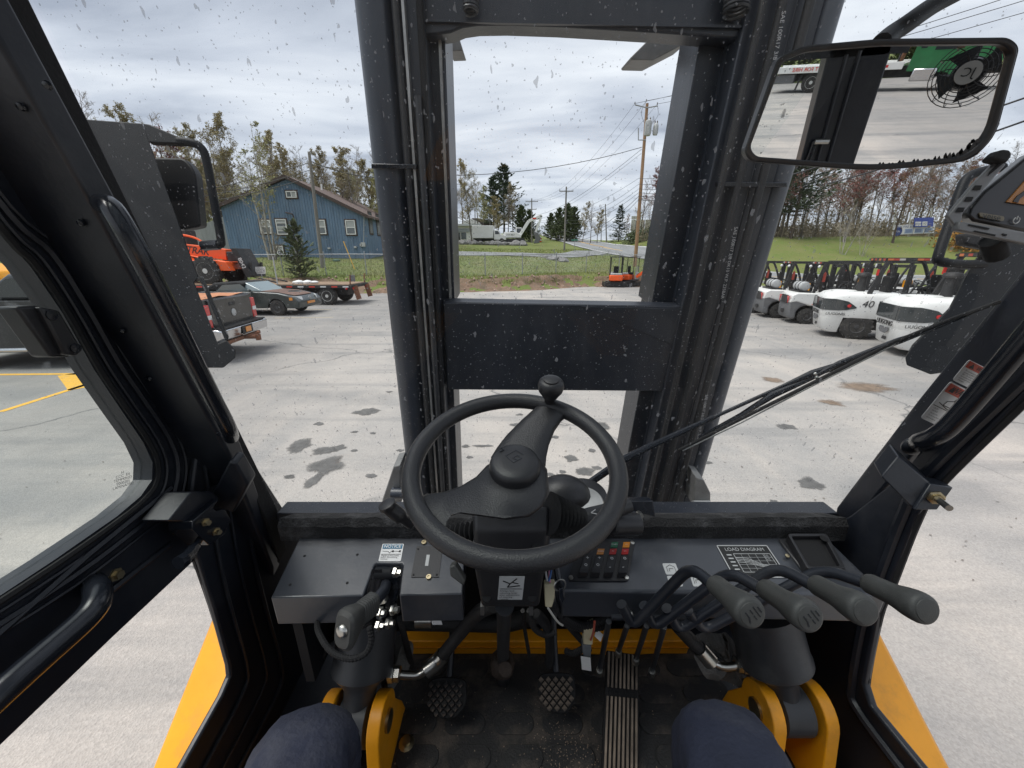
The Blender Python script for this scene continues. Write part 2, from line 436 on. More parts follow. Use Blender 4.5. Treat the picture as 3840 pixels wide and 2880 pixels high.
def ground_mat():
    mt = bpy.data.materials.new('asphalt_dusty'); mt.use_nodes = True
    t = mt.node_tree; b = t.nodes['Principled BSDF']; N = t.nodes.new; lk = t.links.new
    b.inputs['Roughness'].default_value = 0.9; b.inputs['Specular IOR Level'].default_value = 0.25
    tcn = N('ShaderNodeTexCoord')
    def nz(scale, detail=6, rough=0.6, st=None, rot=0.0):
        n = N('ShaderNodeTexNoise'); n.inputs['Scale'].default_value = scale; n.inputs['Detail'].default_value = detail; n.inputs['Roughness'].default_value = rough
        mp = N('ShaderNodeMapping'); mp.inputs['Scale'].default_value = st or (1, 1, 1); mp.inputs['Rotation'].default_value = (0, 0, rot)
        lk(tcn.outputs['Object'], mp.inputs[0]); lk(mp.outputs[0], n.inputs['Vector']); return n.outputs['Fac']
    def ramp(src, a, ca, b_, cb):
        r = N('ShaderNodeValToRGB'); e_ = r.color_ramp.elements; e_[0].position = a; e_[0].color = (*ca, 1); e_[1].position = b_; e_[1].color = (*cb, 1); lk(src, r.inputs[0]); return r.outputs[0]
    def mix(f, a, c, mode='MIX'):
        m_ = N('ShaderNodeMix'); m_.data_type = 'RGBA'; m_.blend_type = mode
        if isinstance(f, float): m_.inputs['Factor'].default_value = f
        else: lk(f, m_.inputs['Factor'])
        for s_, q in ((6, a), (7, c)):
            if isinstance(q, tuple): m_.inputs[s_].default_value = (*q, 1)
            else: lk(q, m_.inputs[s_])
        return m_.outputs[2]
    base = ramp(nz(0.35, 8, 0.7), 0.36, (0.315, 0.303, 0.291), 0.64, (0.445, 0.408, 0.372))
    # dust dragged into long streaks by traffic, along two directions
    st1 = ramp(nz(1.0, 6, 0.65, (0.9, 0.10, 1), 0.75), 0.48, (0, 0, 0), 0.66, (0.75,) * 3)
    base = mix(st1, base, (0.470, 0.424, 0.380))
    st2 = ramp(nz(1.6, 5, 0.6, (0.12, 1.1, 1), 0.25), 0.50, (0, 0, 0), 0.70, (0.8,) * 3)
    base = mix(st2, base, (0.235, 0.231, 0.227))
    # cleaner, darker asphalt in the bays either side of the dusty traffic lane
    sx = N('ShaderNodeSeparateXYZ'); lk(tcn.outputs['Object'], sx.inputs[0])
    wob = N('ShaderNodeMath'); wob.operation = 'MULTIPLY_ADD'; lk(nz(0.3, 6, .7), wob.inputs[0]); wob.inputs[1].default_value = 5.0; lk(sx.outputs[0], wob.inputs[2])
    ab = N('ShaderNodeMath'); ab.operation = 'SUBTRACT'; lk(wob.outputs[0], ab.inputs[0]); ab.inputs[1].default_value = 4.0
    ab2 = N('ShaderNodeMath'); ab2.operation = 'ABSOLUTE'; lk(ab.outputs[0], ab2.inputs[0])
    mr = N('ShaderNodeMapRange'); lk(ab2.outputs[0], mr.inputs[0]); mr.inputs[1].default_value = 4.2; mr.inputs[2].default_value = 7.2; mr.inputs[4].default_value = .62
    base = mix(mr.outputs[0], base, ramp(nz(1.1, 8, .75), .35, (.165, .163, .162), .65, (.245, .238, .230)))
    # tyre marks: thin dark arcs
    dn = N('ShaderNodeTexWave'); dn.wave_type = 'RINGS'; dn.inputs['Scale'].default_value = 0.11; dn.inputs['Distortion'].default_value = 2.0; dn.inputs['Detail'].default_value = 1.5; dn.inputs['Detail Scale'].default_value = 0.6
    mp = N('ShaderNodeMapping'); mp.inputs['Location'].default_value = (14, -16, 0); lk(tcn.outputs['Object'], mp.inputs[0]); lk(mp.outputs[0], dn.inputs[0])
    tm = ramp(dn.outputs['Fac'], 0.80, (0, 0, 0), 0.99, (0.6,) * 3)
    tmk = mix(1.0, tm, ramp(nz(0.5, 3), 0.45, (0, 0, 0), 0.6, (1, 1, 1)), 'MULTIPLY')
    base = mix(tmk, base, (0.20, 0.20, 0.20))
    # exposed stone speckle
    vo = N('ShaderNodeTexVoronoi'); vo.inputs['Scale'].default_value = 105.0; lk(tcn.outputs['Object'], vo.inputs['Vector'])
    sc_ = N('ShaderNodeSeparateColor'); lk(vo.outputs['Color'], sc_.inputs[0])
    spk = ramp(sc_.outputs[1], 0.0, (0.87,) * 3, 1.0, (1.11,) * 3)
    base = mix(0.8, base, spk, 'MULTIPLY')
    fine = ramp(nz(38, 6, 0.8), 0.3, (0.80,) * 3, 0.7, (1.18,) * 3)
    base = mix(0.55, base, fine, 'MULTIPLY')
    crk = N('ShaderNodeTexVoronoi'); crk.feature = 'DISTANCE_TO_EDGE'; crk.inputs['Scale'].default_value = 0.16
    mpc = N('ShaderNodeMapping'); lk(tcn.outputs['Object'], mpc.inputs[0])
    nzc = N('ShaderNodeTexNoise'); nzc.inputs['Scale'].default_value = 0.8; nzc.inputs['Detail'].default_value = 7; lk(tcn.outputs['Object'], nzc.inputs['Vector'])
    ml = N('ShaderNodeMix'); ml.data_type = 'RGBA'; ml.blend_type = 'LINEAR_LIGHT'; ml.inputs['Factor'].default_value = 0.7; lk(mpc.outputs[0], ml.inputs[6]); lk(nzc.outputs['Color'], ml.inputs[7])
    lk(ml.outputs[2], crk.inputs['Vector'])
    ck = ramp(crk.outputs['Distance'], 0.0, (0.9,) * 3, 0.005, (0,) * 3)
    ckm = mix(1.0, ck, ramp(nz(0.3, 2), 0.42, (0,) * 3, 0.55, (1,) * 3), 'MULTIPLY')
    base = mix(ckm, base, (0.12, 0.12, 0.12))
    lk(base, b.inputs['Base Color'])
    bp = N('ShaderNodeBump'); bp.inputs['Strength'].default_value = 0.6; bp.inputs['Distance'].default_value = 0.006
    lk(vo.outputs['Distance'], bp.inputs['Height']); lk(bp.outputs[0], b.inputs['Normal'])
    return mt
M_LOT = ground_mat()
M_GRASS = mat('turf', (0.115, 0.165, 0.038), 0.9, col2=(0.165, 0.165, 0.062), scale=0.45, detail=9, bump=0.8, bscale=7, dust=(0.21, 0.185, 0.10), dscale=0.7, damt=0.55, spec=0.2)
M_DIRT = mat('red_dirt', (0.235, 0.150, 0.105), 0.95, col2=(0.135, 0.105, 0.075), scale=1.6, detail=9, bump=1.0, bscale=5, dust=(0.34, 0.25, 0.19), dscale=3, damt=0.7, spec=0.15)
M_ROAD = mat('road_asphalt', (0.225, 0.23, 0.235), 0.85, var=0.15, scale=0.6, bump=0.2, bscale=25, stretch=(1, 0.15, 1), spec=0.3)
M_ROADW = mat('road_paint_white', (0.75, 0.75, 0.73), 0.7, var=0.1, scale=5)
M_YEL = mat('road_paint_yellow', (0.72, 0.40, 0.045), 0.75, var=0.12, scale=14, dust=(0.36, 0.34, 0.30), dscale=9, damt=0.55)
M_STAIN = mat('oil_stain_dark', (0.125, 0.122, 0.118), 0.75, var=0.3, scale=9, spec=0.3)
M_STAINB = mat('mud_stain_brown', (0.225, 0.165, 0.12), 0.8, var=0.3, scale=6, spec=0.3)
def feather(mt, soft):
    t = mt.node_tree; N = t.nodes.new; lk = t.links.new; b = t.nodes['Principled BSDF']
    at_ = N('ShaderNodeAttribute'); at_.attribute_name = 'fade'
    tc_ = N('ShaderNodeTexCoord'); nz = N('ShaderNodeTexNoise'); nz.inputs['Scale'].default_value = 9.0; nz.inputs['Detail'].default_value = 8; nz.inputs['Roughness'].default_value = .7; lk(tc_.outputs['Object'], nz.inputs['Vector'])
    ma = N('ShaderNodeMath'); ma.operation = 'MULTIPLY_ADD'; lk(nz.outputs['Fac'], ma.inputs[0]); ma.inputs[1].default_value = .9; ma.inputs[2].default_value = -.45
    ad = N('ShaderNodeMath'); ad.operation = 'ADD'; lk(at_.outputs['Fac'], ad.inputs[0]); lk(ma.outputs[0], ad.inputs[1])
    mr = N('ShaderNodeMapRange'); lk(ad.outputs[0], mr.inputs[0]); mr.inputs[1].default_value = .12; mr.inputs[2].default_value = .12 + soft; mr.inputs[3].default_value = 0; mr.inputs[4].default_value = .85
    lk(mr.outputs[0], b.inputs['Alpha'])
feather(M_STAIN, .35); feather(M_STAINB, .6)
M_ROCK = mat('grey_rock', (0.20, 0.195, 0.19), 0.9, var=0.4, scale=3, bump=0.8, bscale=9)
M_ROCKR = mat('red_rock', (0.33, 0.235, 0.185), 0.9, var=0.35, scale=5, bump=0.6, bscale=14)

# far ground: one sheet reaching the horizon, dropped where the yard lies
def grid(xs, ys, zf):
    m_ = MB(); nx = len(xs)
    m_.v = [(x, y, zf(x, y)) for y in ys for x in xs]
    m_.f = [(j * nx + i, j * nx + i + 1, (j + 1) * nx + i + 1, (j + 1) * nx + i) for j in range(len(ys) - 1) for i in range(nx - 1)]
    return m_
def frange(a, b, st):
    out = []; x = a
    while x < b - 1e-6: out.append(x); x += st
    out.append(b); return out
gx = [-900, -600, -400, -260, -180] + frange(-130, -50, 8)[:-1] + frange(-50, 60, 1.5) + frange(68, 130, 8) + [180, 260, 400, 600, 900]
gy = [-500, -200, -60, 0, 15] + frange(19, 56, 0.9) + frange(57.5, 90, 2.5) + frange(94, 170, 6) + [185, 205, 230, 270, 320, 400, 520, 700, 1000]
def terr(x, y):
    z = land(x, min(y, 175)) if y > 18 else 0.0
    if y > 160: z -= 0.05 * min(y - 160, 200) * (1 if -30 < x < 60 else 0.3)
    return z - (0.12 if y < edge_y(x) + 0.3 else 0.0)
tag(grid(gx, gy, terr).build('ground', M_GRASS, smooth=60, fix=False), kind='structure')
# yard surface
lot = MB(); exs = frange(-90, 90, 1.5)
lot.v = [(x, -43, 0) for x in exs] + [(x, edge_y(x) + 0.55 + 0.25 * noise.noise(V((x, 0, 0))), 0.0) for x in exs]
n_ = len(exs); lot.f = [(i, i + 1, i + 1 + n_, i + n_) for i in range(n_ - 1)]
lot = tag(lot.build('parking_lot', M_LOT, smooth=None, fix=False), kind='structure')
# raw earth cut along the back of the yard
random.seed(5)
bank = MB(); bx = frange(-46, 17, 0.22); prof = frange(0, 1, 0.1); n_ = len(prof)
for x in bx:
    y0 = edge_y(x)
    wv = 1 + 0.5 * noise.noise(V((x * 0.23, 3, 0)))
    for t in prof:
        yy = y0 - 0.25 + t * 2.1 * wv
        z = land(x, yy)
        rough = 0.16 * noise.noise(V((x * 1.3, yy * 1.6, 1))) + 0.08 * noise.noise(V((x * 4, yy * 4, 2)))
        bank.v.append((x, yy - 0.15 * rough, max(z + 0.03 + rough * math.sin(PI * t) * 1.1 - 0.15 * sstep(0.85, 1, t) - 0.05 * (t == 0), -0.02)))
bank.f = [(i * n_ + j, (i + 1) * n_ + j, (i + 1) * n_ + j + 1, i * n_ + j + 1) for i in range(len(bx) - 1) for j in range(n_ - 1)]
tag(bank.build('dirt_bank', M_DIRT, smooth=30, fix=False), kind='structure')
def rock_mesh(name, mt, seed):
    bm = bmesh.new(); bmesh.ops.create_icosphere(bm, subdivisions=2, radius=1)
    for q in bm.verts:
        q.co *= 1 + 0.35 * noise.noise(q.co * 1.3 + V((seed, seed * 2, 0)))
    me = bpy.data.meshes.new(name); bm.to_mesh(me); bm.free(); me.materials.append(mt); return me
R3 = [rock_mesh('rock_piece', M_ROCKR, k * 7.1) for k in range(3)]
st = MB()
for k in range(420):
    x = random.uniform(-32, 15); t = random.random() ** 0.7
    y = edge_y(x) - 0.3 + t * 2.0; me = R3[k % 3]; s_ = random.uniform(0.02, 0.085) * (1.4 if random.random() < 0.1 else 1)
    R_ = Matrix.Rotation(random.random() * 6, 3, 'Z')
    st.add([R_ @ (q.co * s_) + V((x, y, land(x, y) + 0.06)) for q in me.vertices], [tuple(p.vertices) for p in me.polygons])
tag(st.build('bank_stones', M_ROCKR, smooth=None, fix=False), 'loose pinkish stones scattered along the foot of the earth bank', 'stones', kind='stuff')

# short grass blades over the near turf
gr = MB(); random.seed(11)
for k in range(52000):
    x = random.uniform(-40, 26); e_ = random.random() ** 1.8 * 34 + 0.9
    y = edge_y(x) + e_
    if x > 16 and y < 44: continue
    z = land(x, y); h_ = random.uniform(0.05, 0.16) * (1.5 if e_ < 2.5 else 1); a = random.random() * PI; wd = 0.018 + e_ * 0.0012
    dx_, dy_ = math.cos(a) * wd, math.sin(a) * wd
    gr.add([(x - dx_, y - dy_, z - 0.02), (x + dx_, y + dy_, z - 0.02), (x + random.uniform(-.06, .06), y + random.uniform(-.06, .06), z + h_)], [(0, 1, 2)])
M_BLADE = mat('grass_blade', (0.13, 0.19, 0.045), 0.8, col2=(0.22, 0.205, 0.085), scale=0.5, detail=8, spec=0.2)
tag(gr.build('grass', M_BLADE, smooth=None, fix=False), 'short patchy grass on the field behind the earth bank', 'grass', kind='stuff')

# road climbing to the crest and the driveway that meets it
def strip(path, wd, dz, n=8, off=0.0):
    p = bez([V((a, b, 0)) for a, b in path], n); m_ = MB(); k = len(p)
    for i in range(k):
        t = (p[min(i + 1, k - 1)] - p[max(i - 1, 0)]).normalized(); nrm = V((t.y, -t.x, 0))
        for s_ in (-1, -0.33, 0.33, 1):
            q = p[i] + nrm * (off + s_ * wd / 2)
            m_.v.append((q.x, q.y, terr(q.x, q.y) + dz))
    m_.f = [(i * 4 + j, i * 4 + j + 1, i * 4 + 5 + j, i * 4 + 4 + j) for i in range(k - 1) for j in range(3)]
    return m_
RP = [(14.5, 210), (14.5, 150), (15.2, 100), (16.6, 62), (20, 47), (29, 39.5), (48, 37), (90, 36)]
road = tag(strip(RP, 8.2, 0.09, 14).build('road', M_ROAD, smooth=60, fix=False), kind='structure')
strip(RP, 0.16, 0.115, 14, 3.75).build('edge_line', M_ROADW, road, smooth=None, fix=False)
strip(RP, 0.16, 0.115, 14, -3.75).build('edge_line', M_ROADW, road, smooth=None, fix=False)
strip(RP, 0.13, 0.115, 14, 0.16).build('centre_line', M_YEL, road, smooth=None, fix=False)
strip(RP, 0.13, 0.115, 14, -0.16).build('centre_line', M_YEL, road, smooth=None, fix=False)
DP_ = [(12.5, 62), (9, 55), (2, 51.5), (-8, 50.5), (-22, 51)]
tag(strip(DP_, 6.0, 0.07, 10).build('driveway', M_ROAD, smooth=60, fix=False), kind='structure')

# painted bay lines in the yard
def paint(pts, wd, mt, name='bay_line', z=0.004):
    m_ = MB()
    for a, b in zip(pts[:-1], pts[1:]):
        a, b = V((a[0], a[1], z)), V((b[0], b[1], z)); d_ = (b - a).normalized(); n = V((d_.y, -d_.x, 0)) * wd / 2
        m_.add([a - n, b - n, b + n, a + n], [(0, 1, 2, 3)])
    return m_.build(name, mt, lot, smooth=None)
g = lambda x, y: at(x, y, Z=0.0)
paint([g(0, 1545), g(372, 1427), g(640, 1345)], 0.11, M_YEL)
paint([g(-260, 1412), g(0, 1405), g(350, 1402)], 0.11, M_YEL)
paint([g(252, 1404), g(296, 1458)], 0.26, M_YEL)
M_FADE = mat('faded_paint', (0.44, 0.37, 0.26), 0.85, var=0.2, scale=8)
paint([g(1030, 1193), g(1250, 1190)], 0.10, M_FADE)
paint([g(980, 1163), g(1245, 1161)], 0.10, M_FADE)
# stains
def blot(px, py, rx, ry, mt=None, seed=0, name='stain'):
    c = g(px, py); wx = abs(g(px + rx, py).x - c.x); wy = abs(g(px, py - ry).y - g(px, py + ry).y) / 2
    pts = []; n = 34
    for i in range(n):
        a = 2 * PI * i / n
        k = 1 + 0.45 * noise.noise(V((math.cos(a) * 1.2 + seed, math.sin(a) * 1.2, seed * 1.7))) + 0.22 * noise.noise(V((math.cos(a) * 4 + seed, math.sin(a) * 4, seed)))
        pts.append((c.x + wx * k * math.cos(a), c.y + wy * k * math.sin(a), 0.004 + 0.0006 * (seed % 5)))
    m_ = MB(); C_ = V((c.x, c.y, pts[0][2])); P_ = [V(q) for q in pts]; P_ = [C_ + (q - C_) * 1.25 for q in P_]
    m_.v = [tuple(C_)] + [tuple(C_.lerp(q, .5)) for q in P_] + [tuple(q) for q in P_]
    m_.f = [(0, 1 + i, 1 + (i + 1) % n) for i in range(n)] + [(1 + i, 1 + n + i, 1 + n + (i + 1) % n, 1 + (i + 1) % n) for i in range(n)]
    o = m_.build(name, mt or M_STAIN, lot, smooth=None)
    f_ = o.data.attributes.new('fade', 'FLOAT', 'POINT')
    for i in range(len(o.data.vertices)): f_.data[i].value = 1.0 if i == 0 else .62 if i <= n else 0.0
    return o
for k, (x, y, a, b) in enumerate([(1378, 1544, 48, 13), (1128, 1672, 46, 26), (1215, 1690, 40, 14), (1228, 1745, 62, 34), (1270, 1680, 26, 12), (1180, 1800, 26, 26), (1085, 1788, 22, 9), (1395, 1785, 20, 9),
        (1195, 1590, 20, 6), (1330, 1620, 14, 4), (1400, 1625, 11, 4), (1745, 1675, 16, 6), (1810, 1673, 36, 4), (1940, 1595, 24, 7), (1950, 1555, 14, 4), (1760, 1715, 12, 5), (2140, 1720, 24, 13), (2250, 1600, 28, 16),
        (2190, 1770, 40, 14), (2110, 1770, 14, 6), (2290, 1710, 12, 7), (2340, 1655, 18, 10), (2220, 1690, 14, 7), (2060, 1780, 16, 6), (2948, 1600, 30, 11), (3040, 1815, 44, 22), (2655, 1735, 18, 6), (2900, 1880, 14, 5),
        (1560, 1420, 20, 5), (1500, 1690, 14, 5), (2240, 1755, 16, 7), (1560, 1560, 10, 4), (2080, 1640, 16, 5), (1460, 1470, 12, 3), (1330, 1690, 12, 5), (2330, 1750, 14, 6)]):
    blot(x, y, a, b, seed=k + 1)
for k, (x, y, a, b) in enumerate([(3240, 1452, 110, 17), (2895, 1425, 34, 10), (3115, 1510, 36, 12)]):
    blot(x, y, a, b, M_STAINB, seed=k + 61)

# leaf scraps and grit lying about the yard
random.seed(40); db = MB()
for k in range(1500):
    r_ = 4.0 + random.random() ** 1.2 * 19; a = random.uniform(-1.05, 1.05); x, y = r_ * math.sin(a), r_ * math.cos(a); s_ = random.uniform(.004, .012) * (1 + .06 * r_); b = random.random() * 6.3
    u = V((math.cos(b), math.sin(b), random.uniform(0, .35))) * s_; v = V((-math.sin(b), math.cos(b), random.uniform(0, .3))) * s_ * random.uniform(.3, .8); c = V((x, y, .009))
    db.add([c - u, c + v * .9 + V((0, 0, s_ * .3)), c + u, c - v], [(0, 1, 2, 3)])
tag(db.build('yard_litter', mat('dead_leaf', (.12, .095, .07), .9, col2=(.26, .24, .22), scale=2.5), smooth=None, fix=False), 'scattered leaf scraps and grit on the yard surface', 'litter', kind='stuff')
# ------------------------------------------------------------------ the fork truck we sit in
M_CAB = mat('black_cab_paint', (0.011, 0.0135, 0.020), 0.40, var=0.25, scale=5, bump=0.03, bscale=140, dust=(0.10, 0.10, 0.10), dscale=2.6, damt=0.30)
M_CABG = mat('gloss_black_paint', (0.010, 0.012, 0.017), 0.24, var=0.2, scale=9, bump=0.02, bscale=90)
M_DASH = mat('dash_grey_paint', (0.036, 0.040, 0.049), 0.28, spec=0.6, coat=0.12, var=0.15, scale=7, bump=0.015, bscale=160, dust=(0.13, 0.125, 0.12), dscale=9, damt=0.35)
M_RUB = mat('black_rubber', (0.014, 0.014, 0.015), 0.75, spec=0.3, var=0.2, scale=20, bump=0.1, bscale=180)
M_FOAM = mat('black_foam_trim', (0.016, 0.016, 0.017), 0.95, bump=0.5, bscale=220, dust=(0.30, 0.30, 0.31), dscale=16, damt=0.28)
M_PLAS = mat('black_plastic', (0.016, 0.016, 0.018), 0.42, var=0.1, scale=30, bump=0.06, bscale=420)
M_LEATH = mat('wheel_grain', (0.017, 0.017, 0.019), 0.40, bump=0.16, bscale=520, var=0.15, scale=9)
M_GRIP = mat('grey_grip_rubber', (0.046, 0.047, 0.045), 0.52, bump=0.08, bscale=480, var=0.12, scale=25, dust=(0.12, 0.115, 0.105), dscale=30, damt=0.4)
M_STEEL = mat('bright_steel', (0.55, 0.54, 0.50), 0.28, metal=1.0, var=0.1, scale=30)
M_BRASS = mat('zinc_yellow_steel', (0.50, 0.42, 0.27), 0.32, metal=1.0)
M_AMBER = mat('amber_machine_paint', (0.86, 0.35, 0.008), 0.42, var=0.07, scale=6, bump=0.03, bscale=60, dust=(0.30, 0.17, 0.07), dscale=9, damt=0.45)
M_AMBERD = mat('amber_dirty_paint', (0.62, 0.25, 0.012), 0.5, var=0.12, scale=9, bump=0.08, bscale=30, dust=(0.13, 0.085, 0.05), dscale=7, damt=0.7)
M_MAST = mat('mast_black_paint', (0.020, 0.0235, 0.031), 0.38, var=0.25, scale=2.5, bump=0.04, bscale=50, dust=(0.10, 0.10, 0.11), dscale=3, damt=0.3, stretch=(1, 1, 0.25))
M_MASTG = mat('cylinder_grey_paint', (0.036, 0.042, 0.054), 0.36, var=0.12, scale=5)
M_MASTG2 = mat('cylinder_paler_grey', (0.075, 0.083, 0.098), 0.36, var=0.12, scale=5)  # same finish as the left cylinder, in a paler tone
M_EDGE = mat('worn_steel_edge', (0.33, 0.33, 0.32), 0.4, metal=0.6, var=0.3, scale=9)
M_HOSE = mat('hydraulic_hose', (0.018, 0.018, 0.019), 0.6, bump=0.25, bscale=150, stretch=(1, 1, 3))
M_TILT = mat('tilt_cylinder_paint', (0.030, 0.032, 0.036), 0.45, var=0.2, scale=7, dust=(0.16, 0.155, 0.15), dscale=5, damt=0.4)
M_WHITE = mat('sticker_white', (0.70, 0.70, 0.69), 0.5, var=0.04, scale=20)
M_SILV = mat('sticker_silver', (0.42, 0.43, 0.43), 0.4, var=0.06, scale=20)
M_INK = mat('sticker_black_ink', (0.015, 0.015, 0.015), 0.55)
M_BLUEP = mat('sticker_blue', (0.015, 0.14, 0.25), 0.5)
M_REDP = mat('sticker_red', (0.50, 0.055, 0.025), 0.5)
M_MIRROR = mat('mirror_silver', (0.86, 0.87, 0.87), 0.006, metal=1.0)
M_MAT = mat('floor_mat_rubber', (0.026, 0.026, 0.027), 0.75, bump=0.25, bscale=200, dust=(0.24, 0.19, 0.15), dscale=5, damt=0.6)
M_MUD = mat('dried_mud', (0.30, 0.225, 0.165), 0.95, var=0.3, scale=20, bump=0.5, bscale=60)
M_CANVAS = mat('grey_canvas_boot', (0.17, 0.165, 0.155), 0.9, var=0.25, scale=6, bump=0.4, bscale=120)
M_WIREY = mat('cream_connector', (0.50, 0.45, 0.30), 0.5)
M_BRKT = mat('bracket_black', (0.008, 0.009, 0.011), 0.55, spec=0.2, var=0.2, scale=4)
M_DARK = mat('dark_cavity', (0.008, 0.008, 0.009), 0.9)
G_WIND = glass('windscreen_glass', tint=(0.97, 0.985, 0.985), refl=0.016, haze=0.011, hazecol=(0.42, 0.43, 0.45), specks=0.55, sscale=105, streak=(0.42, 0.42))  # haze film doubles as dust and a painted glare veil over the mast
G_CLEAR = glass('inner_glass', tint=(0.985, 0.99, 0.99), refl=0.013)
G_SIDE = glass('side_glass', tint=(0.95, 0.98, 0.97), refl=0.03, haze=0.006, specks=0.10, sscale=20)

# ------------------------------------------------------------------ trees
M_BARKG = mat('bark_grey', (0.215, 0.195, 0.175), 0.95, col2=(0.125, 0.11, 0.098), scale=3, bump=0.5, bscale=20)
M_BARKB = mat('bark_brown', (0.115, 0.088, 0.068), 0.95, col2=(0.07, 0.055, 0.045), scale=3, bump=0.5, bscale=20)
M_BIRCH = mat('bark_birch', (0.50, 0.47, 0.42), 0.8, col2=(0.20, 0.18, 0.155), scale=4, stretch=(1, 1, 0.35))
M_TWIG = mat('twigs_grey', (0.245, 0.215, 0.19), 0.95, var=0.3, scale=1.2)
M_TWIGB = mat('twigs_buff', (0.31, 0.27, 0.21), 0.95, var=0.3, scale=1.2)
def leafmat(nm, a, b):
    m_ = mat(nm, a, 0.75, col2=b, scale=0.9, detail=6, spec=0.2); return m_
M_LG = leafmat('leaf_spring_green', (0.34, 0.34, 0.14), (0.23, 0.22, 0.10))
M_LY = leafmat('leaf_buff_olive', (0.36, 0.31, 0.16), (0.25, 0.21, 0.115))
M_LR_ = leafmat('leaf_maroon', (0.25, 0.085, 0.075), (0.15, 0.075, 0.065))
M_LRU = leafmat('leaf_russet', (0.29, 0.16, 0.09), (0.17, 0.105, 0.065))
M_LO_ = leafmat('leaf_orange', (0.42, 0.20, 0.035), (0.22, 0.13, 0.035))
M_PINE = leafmat('needles_dark', (0.115, 0.145, 0.095), (0.062, 0.084, 0.058))
M_CED = leafmat('needles_green', (0.145, 0.175, 0.088), (0.082, 0.105, 0.057))
def rdir(a, el): return V((math.cos(a) * math.cos(el), math.sin(a) * math.cos(el), math.sin(el)))
def deciduous(seed, h, r0, base=0.35, spread=0.33, nb=18, leaves=0, lsize=0.16, lean=0.0, stems=1):
    """tapered trunk, three orders of branches, leaf-sized faces along the twigs"""
    random.seed(seed); tr = MB(); tw = MB(); lf = MB()
    for s_ in range(stems):
        p = V((0, 0, -0.2)) + (rdir(s_ * 2.4 + seed, 0) * 0.25 if stems > 1 else V((0, 0, 0))); d = V((random.uniform(-lean, lean), random.uniform(-lean, lean), 1)).normalized()
        if stems > 1: d = (d + rdir(s_ * 2.4 + seed, 0) * random.uniform(.12, .3)).normalized()
        hh = h * (1 if s_ == 0 else random.uniform(0.75, 1)); path = [p.copy()]; n = 9
        for i in range(n):
            d = (d + V((random.uniform(-1, 1), random.uniform(-1, 1), 0.6)) * 0.07).normalized(); p = p + d * hh / n; path.append(p.copy())
        rs = [r0 * (1 - 0.93 * i / n) for i in range(n + 1)]; rs[0] *= 1.25
        tr.tube(path, rs, 7, cap=False)
        for b_ in range(nb // stems + (1 if stems > 1 else 0)):
            t = base + (1 - base) * (b_ + random.random()) / (nb // stems + 1); t = min(t, 0.985)
            i = min(int(t * n), n - 1); o = path[i].lerp(path[i + 1], t * n - i); a = random.random() * 2 * PI
            L_ = h * spread * (1.05 - 0.75 * (t - base) / (1 - base)) * random.uniform(0.6, 1.15); el = random.uniform(0.35, 0.95)
            r1 = r0 * (1 - 0.9 * t) * 0.5; dd = rdir(a, el); q = o.copy(); bp = [q.copy()]
            for k in range(4): dd = (dd + V((random.uniform(-1, 1), random.uniform(-1, 1), random.uniform(-.1, .8))) * 0.17).normalized(); q = q + dd * L_ / 4; bp.append(q.copy())
            tr.tube(bp, [max(0.012, r1 * (1 - .8 * k / 4)) for k in range(5)], 4, cap=False)
            for c_ in range(9):
                tt = 0.2 + 0.8 * (c_ + random.random()) / 9; i = min(int(tt * 4), 3); o2 = bp[i].lerp(bp[i + 1], tt * 4 - i)
                d2 = (dd * 0.5 + rdir(random.random() * 2 * PI, random.uniform(-.2, 1.0))).normalized(); L2 = L_ * random.uniform(.22, .45)
                e2 = o2 + d2 * L2 + V((0, 0, .08 * L2)); m2 = o2.lerp(e2, .5) + V((random.uniform(-1, 1), random.uniform(-1, 1), random.uniform(-1, 1))) * L2 * .09
                tw.tube([o2, m2, e2], [max(.009, r1 * .25), .009, .006], 3, cap=False)
                for g_ in range(6):
                    o3 = o2.lerp(e2, random.uniform(.25, 1)); d3 = (d2 * .7 + rdir(random.random() * 2 * PI, random.uniform(-.4, 1.1))).normalized(); e3 = o3 + d3 * L2 * random.uniform(.3, .6)
                    tw.tube([o3, e3], [.0075, .004], 3, cap=False)
                    for l_ in range(leaves):
                        c = o3.lerp(e3, random.uniform(.2, 1.15)) + V((random.uniform(-1, 1), random.uniform(-1, 1), random.uniform(-1, 1))) * .12
                        u = rdir(random.random() * 2 * PI, random.uniform(-1, 1)) * lsize * random.uniform(.5, 1); v = u.cross(rdir(random.random() * 6.3, random.uniform(-1, 1))).normalized() * lsize * random.uniform(.3, .6)
                        lf.add([c - u, c + v, c + u, c - v], [(0, 1, 2, 3)])
    return tr, tw, lf
